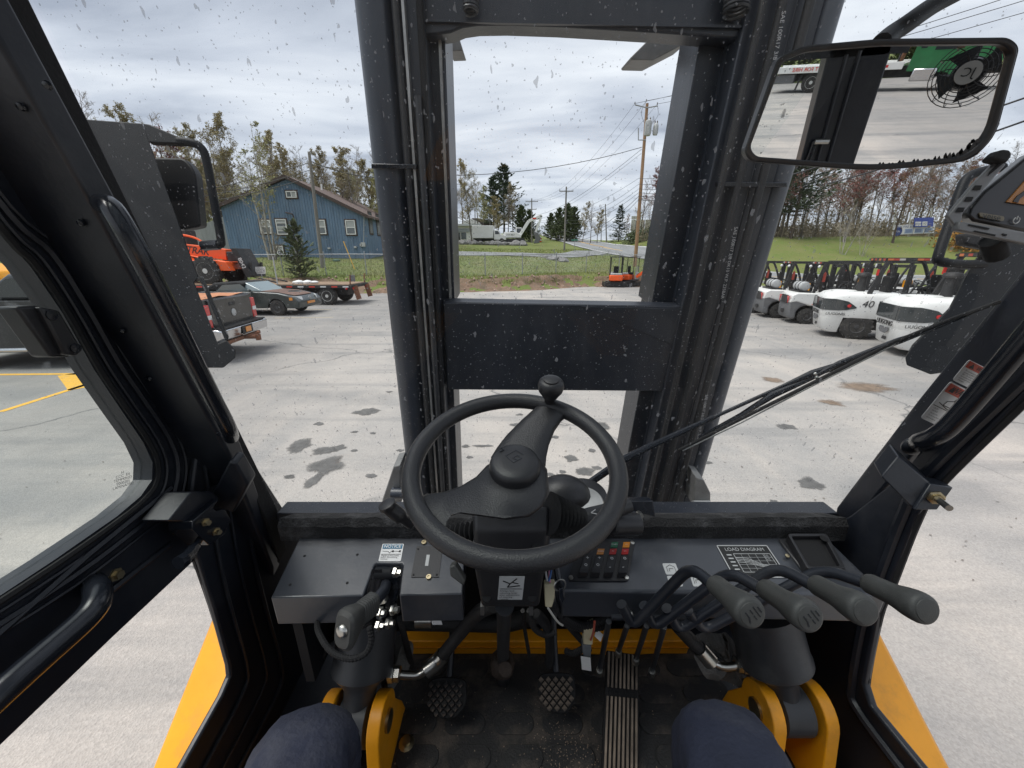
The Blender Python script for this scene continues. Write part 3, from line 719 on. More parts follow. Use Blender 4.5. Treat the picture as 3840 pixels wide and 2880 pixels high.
def conifer(seed, h, r0, R, base=0.08, droop=-0.15, layers=22, tuft=0.34, irregular=0.25, dens=10):
    random.seed(seed); tr = MB(); tw = MB(); lf = MB()
    path = [V((0.05 * math.sin(k), 0.05 * math.cos(k * 1.3), -0.2 + (h + .2) * k / 8)) for k in range(9)]
    tr.tube(path, [r0 * (1.05 - k / 8) for k in range(9)], 7, cap=False)
    for l in range(layers):
        t = base + (0.98 - base) * l / (layers - 1); z = h * t; rr = R * (1 - t) ** 0.8 * random.uniform(1 - irregular, 1 + irregular) + 0.12
        for b_ in range(7):
            a = random.random() * 2 * PI; L_ = rr * random.uniform(.65, 1.1); el = droop + random.uniform(-.15, .25) + .5 * t
            o = V((0, 0, z + random.uniform(-.2, .2))); e_ = o + rdir(a, el) * L_
            tw.tube([o, o.lerp(e_, .5) + V((0, 0, -.03 * L_)), e_], [.03 * (1.1 - t) + .008, .015, .006], 3, cap=False)
            for g_ in range(dens):
                c = o.lerp(e_, random.uniform(.2, 1.05)) + V((random.uniform(-1, 1), random.uniform(-1, 1), random.uniform(-.6, .6))) * .10 * L_
                for q in range(2):
                    u = (rdir(a + random.uniform(-.9, .9), el + random.uniform(-.4, .3))) * tuft * random.uniform(.5, 1); v = u.cross(V((random.uniform(-1, 1), random.uniform(-1, 1), 1))).normalized() * tuft * .16
                    lf.add([c - v, c + u * .5 - v * .8, c + u, c + u * .5 + v * .8, c + v], [(0, 1, 2, 3, 4)])
    return tr, tw, lf
def shrub(seed, h, R, tuft=.22, n=900):
    random.seed(seed); tr = MB(); tw = MB(); lf = MB()
    for k in range(9):
        a = random.random() * 6.3; e_ = rdir(a, random.uniform(.7, 1.4)) * h * random.uniform(.6, .95); tr.tube([V((0, 0, -.1)), e_ * .5 + V((.05, 0, 0)), e_], [.05, .03, .01], 4, cap=False)
    for k in range(n):
        d = rdir(random.random() * 6.3, random.uniform(-.2, 1.55)); r = random.random() ** .4 * (1 + .35 * noise.noise(d * 2.2 + V((seed, 0, 0))))
        c = V((d.x * R * r, d.y * R * r, max(0, d.z) * h * r)); u = rdir(random.random() * 6.3, random.uniform(-.6, 1.2)) * tuft * random.uniform(.4, 1); v = u.cross(rdir(random.random() * 6.3, random.uniform(-1, 1))).normalized() * tuft * .35
        lf.add([c - u * .4, c + v, c + u, c - v], [(0, 1, 2, 3)])
    return tr, tw, lf
TREES = {}
def proto(key, parts, mats_, name):
    """three shared meshes: trunk, twigs, leaves"""
    TREES[key] = (name, [])
    for nm, mbd, mt in zip(('trunk', 'twigs', 'leaves'), parts, mats_):
        if not mbd.v: continue
        me = bpy.data.meshes.new(key + '_' + nm); me.from_pydata(mbd.v, [], mbd.f); me.materials.append(mt)
        if nm == 'trunk': me.polygons.foreach_set('use_smooth', [True] * len(me.polygons))
        TREES[key][1].append((nm, me))
proto('bareA', deciduous(1, 13, .16, .36, .25, 24), (M_BARKG, M_TWIG), 'bare_tree')
proto('bareB', deciduous(2, 14, .15, .42, .22, 22), (M_BARKG, M_TWIGB), 'bare_tree')
proto('bareC', deciduous(3, 12, .14, .3, .28, 24, lean=.08), (M_BARKB, M_TWIG), 'bare_tree')
proto('greenA', deciduous(4, 12, .15, .28, .27, 24, 6, .095), (M_BARKG, M_TWIGB, M_LG), 'budding_tree')
proto('greenB', deciduous(5, 13, .15, .25, .26, 26, 6, .09), (M_BARKG, M_TWIG, M_LY), 'budding_tree')
proto('buff', deciduous(6, 11, .13, .2, .27, 26, 6, .095), (M_BARKB, M_TWIGB, M_LY), 'budding_tree')
proto('redA', deciduous(7, 10, .14, .25, .34, 26, 4, .10), (M_BARKG, M_TWIG, M_LR_), 'red_tree')
proto('rusA', deciduous(8, 11, .14, .25, .3, 24, 2, .10), (M_BARKB, M_TWIG, M_LRU), 'russet_tree')
proto('birch', deciduous(9, 12, .13, .3, .24, 18, 1, .12, stems=3), (M_BIRCH, M_TWIGB, M_LG), 'birch_tree')
proto('thinbirch', deciduous(10, 7, .045, .25, .22, 24, stems=4), (M_BIRCH, M_TWIGB), 'birch_tree')
proto('pine', conifer(11, 14, .24, 5.2, .25, .05, 22, .75, .5, 12), (M_BARKB, M_BARKB, M_PINE), 'pine_tree')
proto('spruce', conifer(12, 8, .14, 2.5, .05, -.12, 24, .42, .2, 12), (M_BARKB, M_BARKB, M_PINE), 'spruce_tree')
proto('cedar', conifer(13, 7, .14, 3.9, .0, .45, 22, .55, .35, 16), (M_BARKB, M_BARKB, M_CED), 'cedar_tree')
proto('youngpine', conifer(14, 4.8, .08, 2.0, .03, .25, 20, .34, .35, 14), (M_BARKB, M_BARKB, M_CED), 'young_pine')
proto('bush', shrub(15, 1.6, 1.5, .2, 900), (M_BARKB, M_TWIG, M_CED), 'bush')
proto('orangebush', shrub(16, 3.2, 2.3, .24, 1500), (M_BARKB, M_TWIG, M_LO_), 'orange_shrub')
proto('twiggy', deciduous(17, 4.5, .05, .15, .34, 16, stems=4), (M_BARKB, M_TWIGB), 'bare_shrub')
def plant(key, x, y, label, group=None, s=1.0, rz=None, sz=None):
    nm, ms = TREES[key]
    rz = random.random() * 6.28 if rz is None else rz
    o = thing(nm, label, 'shrub' if 'bush' in nm or 'shrub' in nm else 'tree', (x, y, terr(x, y) + 0.05), rz, group)
    o.scale = (s, s, s * (sz or 1))
    for pn, me in ms:
        c = bpy.data.objects.new('trunk' if pn == 'trunk' else 'crown' if pn == 'leaves' else 'branches', me); COL.objects.link(c); c.parent = o
        if pn != 'trunk': c['kind'] = 'stuff'
    return o
random.seed(77)
LG = 'trees in the wood behind the blue house'; RG = 'trees in the wood above the right hand slope'
lab = {'bareA': 'bare grey', 'bareB': 'bare buff twigged', 'bareC': 'bare brown', 'greenA': 'pale green budding', 'greenB': 'olive budding', 'buff': 'buff leaved', 'redA': 'maroon leaved', 'rusA': 'russet leaved'}
# left wood: several ranks climbing the slope
k = 0; cnt = {}
for rank, (y0, n, xa, xb) in enumerate(((47, 12, -62, -30), (53, 20, -76, -12), (59, 24, -84, -9), (66, 26, -92, -7), (75, 22, -100, -6))):
    for i in range(n):
        x = xa + (xb - xa) * (i + random.uniform(.1, .9)) / n; y = y0 + random.uniform(-2.5, 2.5)
        key = ('greenA', 'bareA', 'greenB', 'bareB', 'buff', 'greenB', 'bareC')[(k * 3 + rank) % 7]; k += 1
        cnt[key, rank] = cnt.get((key, rank), -1) + 1; plant(key, x, y, '%s %s tree from left, %s row of the wood behind blue house' % (ORD[cnt[key, rank]], lab[key], ORD[rank]), LG, random.uniform(.82, 1.08))
plant('birch', *at(1010, 900, Y=39).xy, 'white stemmed birch in front of the left end of the blue house', None, .95)
p = hit(1130, 1042); plant('youngpine', p.x, p.y, 'small green pine beside the grey utility pole', None, .72)
p = hit(1030, 975); plant('twiggy', p.x, p.y, 'leafless twiggy shrub left of the small pine', None, .8)
plant('spruce', *at(1285, 700, Y=62).xy, 'dark spruce rising above the trees behind the blue roof', None, 1.25)
plant('bareB', *at(1325, 700, Y=50).xy, 'pale bare tree standing behind the right end of the blue roof', None, .8)
plant('redA', *at(690, 600, Y=48).xy, 'reddish budding tree at the left edge of the wood', None, 1.25)
for i, (px, yy, key, s_, lb) in enumerate(((480, 40, 'greenB', 1.0, 'olive budding tree seen between the pillar and the mirror bracket'), (380, 44, 'bareA', 1.2, 'bare tree top showing over the left mirror bracket'), (820, 47, 'bareC', 1.05, 'bare brown tree left of the blue gable'))):
    plant(key, *at(px, 800, Y=yy).xy, lb, None, s_)
# trees round the white building in the middle distance
for px, yy, key, s_, lb in ((1735, 92, 'bareA', 1.15, 'tall bare tree above the white building'), (1790, 95, 'bareB', 1.05, 'bare buff tree next to the dark pine'), (1700, 88, 'bareC', 1.1, 'bare brown tree nearest the left mast rail'), (1890, 100, 'pine', 1.15, 'tall dark pine right of the bare trees'), (1852, 92, 'pine', .92, 'shorter dark pine leaning against the tall pine'),
        (1815, 86, 'greenA', .85, 'yellow green tree in front of the dark pines'), (1925, 96, 'greenB', .9, 'olive tree at the right foot of the dark pines'), (1870, 84, 'buff', .8, 'buff tree behind the white box truck'), (1905, 88, 'bareC', .9, 'bare tree behind the white excavator')):
    plant(key, *at(px, 850, Y=yy).xy, lb, None, s_)
for px, yy, s_, lb in ((1955, 92, 1.0, 'round green cedar behind the far utility pole'), (1985, 93, .9, 'cedar just behind the white excavator arm'), (2065, 105, .85, 'first cedar of the row beside the far road'), (2095, 100, 1.0, 'second cedar of the row beside the far road'), (2125, 96, 1.1, 'third cedar of the row beside the far road, next to the pole'), (2150, 94, 1.0, 'fourth cedar of the row beside the far road')):
    plant('cedar', *at(px, 880, Y=yy).xy, lb, 'cedars by the road', s_)
for px, yy, key, s_, lb in ((2185, 90, 'greenB', .62, 'olive tree at the end of the cedar row'), (2215, 88, 'bareC', .68, 'bare brown tree right of the cedar row'), (2240, 86, 'buff', .6, 'buff tree right of the cedar row'), (2255, 92, 'bareA', .6, 'thin bare tree beside the far road pole'), (2320, 84, 'spruce', .85, 'lone dark spruce left of the big wooden pole'), (2345, 88, 'rusA', .45, 'small russet tree behind the lone spruce'), (2430, 88, 'bareA', .62, 'small bare tree right of the big wooden pole'), (2385, 90, 'greenA', .5, 'small pale green tree by the billboard')):
    plant(key, *at(px, 890, Y=yy).xy, lb, None, s_)
for px, py, lb in ((2400, 905, 'low green bush on the bank left of the billboard posts'), (2440, 900, 'low green bush on the bank below the billboard'), (2370, 915, 'low green bush behind the big wooden pole')):
    p = hit(px, py); plant('bush', p.x, p.y, lb, None, 1.3)
# right wood
for rank, (y0, n, xa, xb) in enumerate(((60, 22, 26, 96), (65, 28, 24, 112), (71, 28, 24, 120), (79, 26, 24, 130))):
    for i in range(n):
        x = xa + (xb - xa) * (i + random.uniform(.1, .9)) / n; y = y0 + random.uniform(-2.5, 2.5) - (x - 30) * .1
        key = ('bareA', 'rusA', 'bareC', 'bareB', 'redA', 'bareA', 'bareC', 'bareB', 'rusA')[(i * 5 + rank * 2) % 9]
        cnt[key, rank + 9] = cnt.get((key, rank + 9), -1) + 1; plant(key, x, y, '%s %s tree from the left, %s row of the right hand wood' % (ORD[cnt[key, rank + 9]], lab[key], ORD[rank]), RG, random.uniform(.85, 1.12))
plant('pine', *at(2985, 800, Y=56).xy, 'dark flat branched pine at the left end of the right hand wood', None, .95)
plant('pine', *at(2960, 800, Y=60).xy, 'second pine behind the flat branched pine', None, .8)
plant('redA', *at(3190, 800, Y=53).xy, 'maroon tree with a broad crown in front of the right hand wood', None, 1.15)
plant('redA', *at(2900, 800, Y=57).xy, 'maroon tree beside the right mast rail', None, 1.1)
plant('rusA', *at(3380, 800, Y=52).xy, 'russet tree above the banner sign', None, .9)
p = hit(3160, 955); plant('thinbirch', p.x, p.y, 'clump of thin pale birch stems on the grass slope', None, .95)
p = hit(3230, 960); plant('thinbirch', p.x, p.y, 'leaning pale sapling right of the birch clump', None, .7)
p = hit(3590, 930); plant('orangebush', p.x, p.y, 'bright orange autumn shrub at the right end of the slope', None, 1.2)
p = hit(3640, 945); plant('orangebush', p.x, p.y, 'second orange shrub partly behind the mirror bracket', None, 1.0)
# brush under both woods
br = MB(); random.seed(31)
for side in (0, 1):
    for k in range(9000):
        if side: x = random.uniform(22, 120); y = 56 + random.random() ** .8 * 22 - (x - 30) * .1
        else: x = random.uniform(-95, -12); y = random.uniform(50, 80)
        z = terr(x, y); h_ = random.uniform(.5, 2.6) * (2.2 if random.random() < .3 else 1); dx_, dy_ = random.uniform(-.7, .7), random.uniform(-.7, .7); w_ = random.uniform(.012, .03)
        br.tube([(x, y, z - .05), (x + dx_ * .4, y + dy_ * .4, z + h_ * .55), (x + dx_, y + dy_, z + h_)], [w_, w_ * .7, w_ * .3], 3, cap=False)
        for q in range(3):
            c = V((x + dx_ * random.uniform(.3, 1.1), y + dy_, z + h_ * random.uniform(.4, 1.05))); u = rdir(random.random() * 6.3, random.uniform(-1, 1)) * random.uniform(.1, .28); v = u.cross(rdir(random.random() * 6.3, 0.3)).normalized() * .08
            br.add([c - u, c + v, c + u, c - v], [(0, 1, 2, 3)])
tag(br.build('undergrowth', mat('brush_mix', (0.27, 0.225, 0.155), .95, col2=(.15, .13, .09), scale=.6), smooth=None, fix=False), 'tangled brown undergrowth along the foot of the woods', 'undergrowth', kind='stuff')
# far ridge behind everything
rg = MB(); xs = frange(-420, 520, 10)
for x in xs:
    b_ = 265 + 20 * math.sin(x * .01); tp = 13 + 7 * noise.noise(V((x * .012, 0, 0))) + 2.5 * noise.noise(V((x * .09, 4, 0))) + (8 if x < -40 else 0) + (6 if x > 90 else 0) - (13 if -40 < x < 80 else 0)
    rg.v += [(x, b_, -4), (x, b_ + 15, tp * .6), (x, b_ + 40, tp)]
rg.f = [(i * 3 + j, i * 3 + 3 + j, i * 3 + 4 + j, i * 3 + 1 + j) for i in range(len(xs) - 1) for j in range(2)]
tag(rg.build('hills', mat('far_wood', (0.10, 0.105, 0.085), .95, col2=(.055, .065, .05), scale=.12, detail=9, bump=1, bscale=.5), smooth=30, fix=False), kind='structure')
# trees behind us, met only by the mirror
for i in range(18):
    x = -24 + i * 4.2; kx = ('cedar', 'rusA', 'cedar', 'greenB')[i % 4]; plant(kx, x, -44.5 - (i % 3) * 1.5, '%s tree from the left behind the tow truck, seen in the mirror' % ORD[i], 'trees behind the tow truck', 1.0)
# ------------------------------------------------------------------ blue house
M_BLUE = mat('blue_board_paint', (0.115, 0.180, 0.265), .8, var=.18, scale=2.2, stretch=(1, 1, .2), bump=.15, bscale=30, dust=(.20, .25, .30), dscale=3, damt=.6)
M_TRIM = mat('dark_brown_trim', (0.060, 0.040, 0.034), .8)
M_WFRAME = mat('white_window_frame', (0.72, .72, .70), .6)
M_PANE = mat('window_pane', (0.10, .115, .12), .08, spec=.8)
M_PANE2 = mat('window_blind', (0.36, .37, .36), .25, spec=.7)
M_ROOFB = mat('brown_roof', (0.12, .085, .075), .85, var=.25, scale=4)
HY = 42.0
def hp(x, y, dy=0.0): return at(x, y, Y=HY + dy)
hx0, hx1 = hp(855, 900).x, hp(1376, 900).x; hz0 = min(land(hx0, HY), land(hx1, HY)) - .1; zr_, zl_ = hp(1376, 808).z, hp(870, 775).z
ap = hp(1075, 672)
house = thing('blue_house', 'large blue board clad house with a brown gable roof and white windows', 'house', ((hx0 + hx1) / 2, HY, hz0), world=True)
DEP = 16.0
MB().prism([(hx0, HY, hz0), (hx1, HY, hz0), (hx1, HY, zr_), (ap.x, HY, ap.z), (hx0, HY, zl_)], (0, DEP, 0)).build('wall', M_BLUE, house, smooth=None)
# vertical boards on the gable wall, one by one
random.seed(4); nb_ = 52; bw = (hx1 - hx0) / nb_
for i in range(nb_):
    xa = hx0 + bw * i + .012; xb = xa + bw - .03
    tp = lambda x: ap.z + (zr_ - ap.z) * (x - ap.x) / (hx1 - ap.x) if x > ap.x else ap.z + (zl_ - ap.z) * (ap.x - x) / (ap.x - hx0)
    th_ = random.uniform(.02, .045)
    MB().prism([(xa, HY - .002, hz0 + .15), (xb, HY - .002, hz0 + .15), (xb, HY - .002, tp(xb) - .06), (xa, HY - .002, tp(xa) - .06)], (0, -th_, 0)).build('board', M_BLUE, house, smooth=None)
for i in range(14):
    y0 = HY + .1 + i * 1.1; MB().span((hx1 + .002, y0, hz0 + .15), (hx1 + .035, y0 + 1.05, zr_ - .1)).build('board', M_BLUE, house, smooth=None)
rt = MB()
for a, b in ((ap, V((hx1 + .5, HY, zr_ - .35))), (ap, V((hx0 - .5, HY, zl_ - .35)))):
    rt.prism([a + V((0, -.35, .12)), b + V((0, -.35, .12)), b + V((0, -.35, .34)), a + V((0, -.35, .34))], (0, DEP + .7, 0))
roof = rt.build('roof', M_ROOFB, house, smooth=None)
for a, b in ((ap, V((hx1 + .5, HY, zr_ - .35))), (ap, V((hx0 - .5, HY, zl_ - .35)))):
    MB().prism([a + V((0, -.40, .02)), b + V((0, -.40, .02)), b + V((0, -.40, .36)), a + V((0, -.40, .36))], (0, .046, 0)).build('barge_board', M_TRIM, roof, smooth=None)
MB().tube([hp(1208, 735, 4), hp(1205, 690, 4)], .09, 10).build('chimney', M_WFRAME, roof)
def window(x0, y0, x1, y1, cols=1, rows=2, par=None, mt=None):
    a, b = hp(x0, y1), hp(x1, y0); t = .09
    o = MB().span((a.x - .12, HY - .09, a.z - .12), (b.x + .12, HY - .035, b.z + .12)).build('window', M_TRIM, house, smooth=None)
    ou = [V((a.x, HY - .093, a.z)), V((b.x, HY - .093, a.z)), V((b.x, HY - .093, b.z)), V((a.x, HY - .093, b.z))]; inn = [q + V((t if i in (0, 3) else -t, 0, t if i < 2 else -t)) for i, q in enumerate(ou)]
    MB().ring(ou, inn, (0, -.05, 0)).build('frame', M_WFRAME, o, smooth=None)
    for c in range(cols):
        for r in range(rows):
            xa = a.x + t + (b.x - a.x - 2 * t) * c / cols; xb = a.x + t + (b.x - a.x - 2 * t) * (c + 1) / cols; za_ = a.z + t + (b.z - a.z - 2 * t) * r / rows; zb = a.z + t + (b.z - a.z - 2 * t) * (r + 1) / rows
            MB().span((xa + .03, HY - .105, za_ + .03), (xb - .03, HY - .094, zb - .03)).build('pane', M_PANE2 if (r + c) % 2 else M_PANE, o, smooth=None)
    for r in range(1, rows): z = a.z + (b.z - a.z) * r / rows; MB().span((a.x + t, HY - .135, z - .035), (b.x - t, HY - .107, z + .035)).build('glazing_bar', M_WFRAME, o, smooth=None)
    for c in range(1, cols): x = a.x + (b.x - a.x) * c / cols; MB().span((x - .035, HY - .134, a.z + t), (x + .035, HY - .108, b.z - t)).build('glazing_bar', M_WFRAME, o, smooth=None)
window(1077, 717, 1112, 742, 2, 1)
window(982, 825, 1013, 876); window(1044, 822, 1073, 880, 1, 4); window(1196, 825, 1219, 878); window(1302, 826, 1331, 880); window(1044, 922, 1062, 956)
for i in range(3):
    y0 = HY + .9 + i * 2.4; z0 = (hp(1376, 870).z)
    o = MB().span((hx1 + .036, y0, z0 - .2), (hx1 + .09, y0 + 1.1, z0 + 2.1)).build('window', M_TRIM, house, smooth=None)
    MB().span((hx1 + .091, y0 + .12, z0 - .05), (hx1 + .105, y0 + .98, z0 + 1.95)).build('pane', M_PANE, o, smooth=None)
for x0, y0, x1, y1 in ((1357, 909, 1370, 925), (1352, 914, 1358, 924), (1330, 923, 1338, 930), (1232, 928, 1240, 934)):
    a, b = hp(x0, y1, -.05), hp(x1, y0, -.05); MB().span((a.x, HY - .25, a.z), (b.x, HY - .046, b.z)).build('meter_box', M_SILV, house, smooth=None)
MB().tube([hp(1365, 808, -.1), hp(1364, 908, -.1)], .03, 6).build('service_pipe', M_SILV, house)
MB().tube(bez([hp(1072, 797, -.1), hp(1085, 800, -.3), hp(1098, 806, -.3), hp(1103, 830, -.1)], 4), .06, 6).build('yard_light', M_TRIM, house)
M_GREYW = mat('grey_lean_to', (.30, .31, .31), .85, var=.15, scale=3, stretch=(1, 1, .2))
MB().prism([(hx0 - 6, HY + 2, hz0 - .2), (hx0, HY + 2, hz0 - .2), (hx0, HY + 2, zl_ - .3), (hx0 - 6, HY + 2, zl_ - 2.2)], (0, 8, 0)).build('lean_to', M_GREYW, house, smooth=None)
hx2 = hx1
shed = thing('red_shed', 'strip of red and white shed showing past the blue house corner', 'shed', (hx1 + 1.5, HY + 15, land(hx1, HY + 15)), world=True)
MB().span((hx1 + .9, HY + 14.5, hz0), (hx1 + 3.2, HY + 18, zr_ - 1.0)).build('wall', mat('red_board', (.30, .05, .04), .8), shed, smooth=None)
MB().span((hx1 + .8, HY + 14.3, zr_ - 1.0), (hx1 + 3.4, HY + 18.2, zr_ + .3)).build('roof', M_WFRAME, shed, smooth=None)
# ------------------------------------------------------------------ white store and gabled house in the middle distance
BY = 84.0
def bp_(x, y): return at(x, y, Y=BY)
a, b = bp_(1660, 898), bp_(1800, 868)
st_ = thing('white_store', 'low white store with a flat roof behind the parked box truck', 'building', ((a.x + b.x) / 2, BY, a.z), world=True)
MB().span((a.x - 12, BY, a.z - 1.2), (b.x, BY + 9, bp_(1700, 845).z)).build('wall', M_WFRAME, st_, smooth=None)
MB().span((a.x - 12.3, BY - .6, bp_(1700, 848).z), (b.x + .3, BY + 9, bp_(1700, 840).z)).build('roof', mat('pale_metal_roof', (.5, .52, .53), .5), st_, smooth=None)
for i, (x0, x1) in enumerate(((1690, 1708), (1712, 1726), (1730, 1748), (1668, 1686))):
    q0, q1 = bp_(x0, 897), bp_(x1, 872); MB().span((q0.x, BY - .06, q0.z), (q1.x, BY - .004, q1.z)).build('window', M_PANE, st_, smooth=None)
MB().span((a.x - 5, BY - .12, bp_(1700, 870).z), (b.x, BY - .062, bp_(1700, 858).z)).build('fascia', mat('grey_fascia', (.33, .35, .37), .6), st_, smooth=None)
gy_ = 97.0
q = lambda x, y: at(x, y, Y=gy_)
gh_ = thing('gabled_house', 'white gabled house with a brown roof among the bare trees', 'house', (q(1770, 850).x, gy_, q(1770, 850).z), world=True)
MB().prism([q(1728, 845), q(1800, 845), q(1800, 835), q(1768, 820), q(1735, 830)], (0, 8, 0)).build('wall', M_WFRAME, gh_, smooth=None)
MB().prism([q(1768, 818), q(1808, 838), q(1845, 838), q(1830, 825), q(1790, 818)], (0, 8, 0)).build('roof', M_ROOFB, gh_, smooth=None)
MB().prism([q(1800, 845), q(1842, 845), q(1842, 836), q(1800, 836)], (0, 7, 0)).build('wing', M_TRIM, gh_, smooth=None)
# ------------------------------------------------------------------ billboard seen from behind
BB = 88.0; q = lambda x, y: at(x, y, Y=BB)
bb = thing('billboard', 'pale billboard seen from behind on steel posts beyond the wooden pole', 'billboard', (q(2430, 890).x, BB, land(q(2430, 890).x, BB)), world=True)
M_BBW = mat('billboard_back', (.50, .50, .44), .7, var=.1, scale=1)
for i in range(4):
    a, b = q(2365 + i * 26, 866), q(2389 + i * 26, 824); MB().span((a.x, BB, a.z), (b.x, BB + .15, b.z)).build('panel', M_BBW, bb, smooth=None)
a, b = q(2368, 822), q(2405, 810); MB().span((a.x, BB, a.z), (b.x, BB + .15, b.z)).build('panel', M_BBW, bb, smooth=None)
for x in (2380, 2408, 2440): p0, p1 = q(x, 900), q(x, 828); MB().span((p0.x - .12, BB - .2, p0.z - 1.5), (p0.x + .12, BB - .02, p1.z)).build('post', mat('steel_post', (.16, .15, .15), .6), bb, smooth=None)
ds = Decal('sign_board', q(2348, 876), q(2378, 868), q(2350, 891), M_TRIM, None, t=.08)
tag(ds.obj, 'small dark roadside sign with white letters left of the billboard', 'sign'); ds.text('PUSH', .5, .5, .7, M_WHITE)
# ------------------------------------------------------------------ fence along the top of the bank
M_GALV = mat('galvanised', (.33, .34, .35), .5, metal=.5, var=.15, scale=8)
def fy(x): return edge_y(x) + 2.6
fence = thing('chain_link_fence', 'grey chain link fence running along the top of the earth bank', 'fence', (-8, fy(-8), land(-8, fy(-8))), world=True)
FH = 1.45; xs = frange(-30, 13, .5)
top = [V((x, fy(x), land(x, fy(x)) + FH)) for x in xs]
MB().tube(top, .030, 6).build('top_rail', M_GALV, fence)
for i, x in enumerate(frange(-30, 13, 2.8)):
    z = land(x, fy(x)); o = MB().tube([(x, fy(x), z - .1), (x, fy(x), z + FH + .12)], .035, 8).build('post', M_GALV, fence); MB().ball((x, fy(x), z + FH + .13), .045, 8, 5).build('post_cap', M_GALV, o)
cl = MB()
for sgn in (-1, 1):
    for x in frange(-31, 14, .11):
        x1 = x + sgn * FH * .95
        if min(x, x1) < -30 or max(x, x1) > 13: continue
        cl.tube([(x, fy(x) + .02 * sgn, land(x, fy(x)) + .03), (x1, fy(x1) + .02 * sgn, land(x1, fy(x1)) + FH)], .0035, 3, cap=False)
o = cl.build('mesh', M_GALV, fence, smooth=None, fix=False); o['kind'] = 'stuff'
# ------------------------------------------------------------------ utility poles and wires
M_WOODN = mat('new_pole_wood', (.36, .215, .115), .85, col2=(.25, .15, .085), scale=3, stretch=(1, 1, .08), bump=.3, bscale=20)
M_WOODG = mat('old_pole_wood', (.23, .215, .195), .9, col2=(.15, .14, .125), scale=3, stretch=(1, 1, .08), bump=.3, bscale=20)
M_WIRE = mat('black_wire', (.03, .03, .033), .6)
M_CERAM = mat('insulator', (.10, .08, .07), .3)
def pole(base, top, r, mt, label, arms=()):
    b = V(base); o = thing('utility_pole', label, 'utility pole', b, world=True)
    MB().tube([b + V((0, 0, -.4)), b.lerp(top, .5), top], [r, r * .88, r * .72], 10).build('pole', mt, o)
    ends = []
    for (t, wd) in arms:
        c = b.lerp(top, t); am = MB().bar(c + V((-wd / 2, -r, 0)), c + V((wd / 2, -r, 0)), .10, .12).build('crossarm', M_WOODG, o)
        for sx in (-.95, 0, .95):
            e_ = c + V((sx * wd / 2, -r, .06)); MB().lathe([(.03, 0), (.05, .03), (.03, .07), (.05, .10), (.02, .16)], 8, e_, (0, 0, 1)).build('insulator', M_CERAM, am); ends.append(e_ + V((0, 0, .16)))
    return o, ends
def wpole(pb, pt, r, mt, label, arms=(), Y=None):
    b = hit(*pb) if Y is None else at(*pb, Y=Y)
    b.z = land(b.x, b.y); t = at(pt[0], pt[1], Y=b.y)
    return pole(b, t, r, mt, label, arms) + (b, t)
P1 = wpole((1209, 1005), (1159, 571), .15, M_WOODG, 'leaning grey utility pole in front of the blue house')
P2 = wpole((2381, 1000), (2427, 388), .17, M_WOODN, 'tall new wooden utility pole with two transformers')
b2, t2 = P2[2], P2[3]
# crossarm as a shallow V, transformers, drop wires
def pv(t): return b2.lerp(t2, t)
def py2(x, y): return at(x, y, Y=b2.y - .2)
am = MB().tube([py2(2381, 393), py2(2426, 404), py2(2467, 397)], .05, 6).build('crossarm', M_GALV, P2[0])
A2 = [py2(2381, 388), py2(2424, 378), py2(2465, 390)]
for q_ in A2: MB().lathe([(.03, -.05), (.06, .0), (.03, .05), (.05, .08), (.02, .12)], 8, q_, (0, 0, 1)).build('insulator', M_CERAM, am)
for x, y, r_, h_ in ((2425, 485, .27, 1.15), (2453, 490, .20, .85)):
    c = py2(x, y) + V((0, -.35, 0)); tf = MB().lathe([(.0, -h_ / 2), (r_ * .9, -h_ / 2), (r_, -h_ / 2 + .06), (r_, h_ / 2 - .06), (r_ * .8, h_ / 2), (r_ * .3, h_ / 2 + .06), (0, h_ / 2 + .06)], 20, c, (0, 0, 1)).build('transformer', M_SILV, P2[0], smooth=40)
    for k in (-1, 1): MB().lathe([(.05, 0), (.07, .05), (.04, .10), (.06, .15), (.02, .25)], 8, c + V((k * r_ * .5, 0, h_ / 2)), (0, 0, 1)).build('bushing', M_CERAM, tf)
    for k in range(5): MB().span(c + V((r_ * math.cos(k - 3.6) - .02, r_ * math.sin(k - 3.6) - .06, -h_ * .4)), c + V((r_ * math.cos(k - 3.6) + .02, r_ * math.sin(k - 3.6) + .02, h_ * .3))).build('cooling_fin', M_SILV, tf, smooth=None)
MB().tube([py2(2394, 480), py2(2394, 525), py2(2422, 525)], .05, 6).build('transformer_bracket', M_GALV, P2[0])
MB().tube(bez([py2(2465, 395), py2(2468, 430), py2(2452, 455), py2(2440, 460)], 4), .014, 5).build('drop_wire', M_WIRE, P2[0])
MB().tube(bez([py2(2424, 380), py2(2405, 420), py2(2415, 460)], 4), .014, 5).build('drop_wire', M_WIRE, P2[0])
P3 = wpole((2116, 940), (2124, 700), .15, M_WOODG, 'slim grey pole with a short crossarm at the bend of the road', ((.93, 2.1),))
P4 = wpole((1994, 903), (1994, 744), .15, M_WOODG, 'far pole with two crossarms beyond the white excavator', ((.93, 2.6), (.76, 2.0)), Y=88)
P5 = wpole((2275, 912), (2270, 765), .13, M_WOODG, 'slim pole on the grass bank right of the road')
P6 = wpole((1942, 850), (1942, 772), .13, M_WOODG, 'distant pole behind the cedar trees', Y=110)
P7 = wpole((1838, 860), (1836, 775), .15, M_WOODG, 'brown pole standing among the trees behind the box truck', Y=86)
P9 = wpole((1781, 860), (1781, 780), .13, M_WOODG, 'bare trunk like pole above the white store', Y=88)
P8 = wpole((2023, 909), (2022, 818), .07, M_SILV, 'street light at the road crest', Y=92)
MB().ball(P8[3] + V((.1, 0, .1)), (.5, .4, .2), 10, 6).build('lamp_head', M_TRIM, P8[0])
S3H = ('upper', 'middle', 'lower')
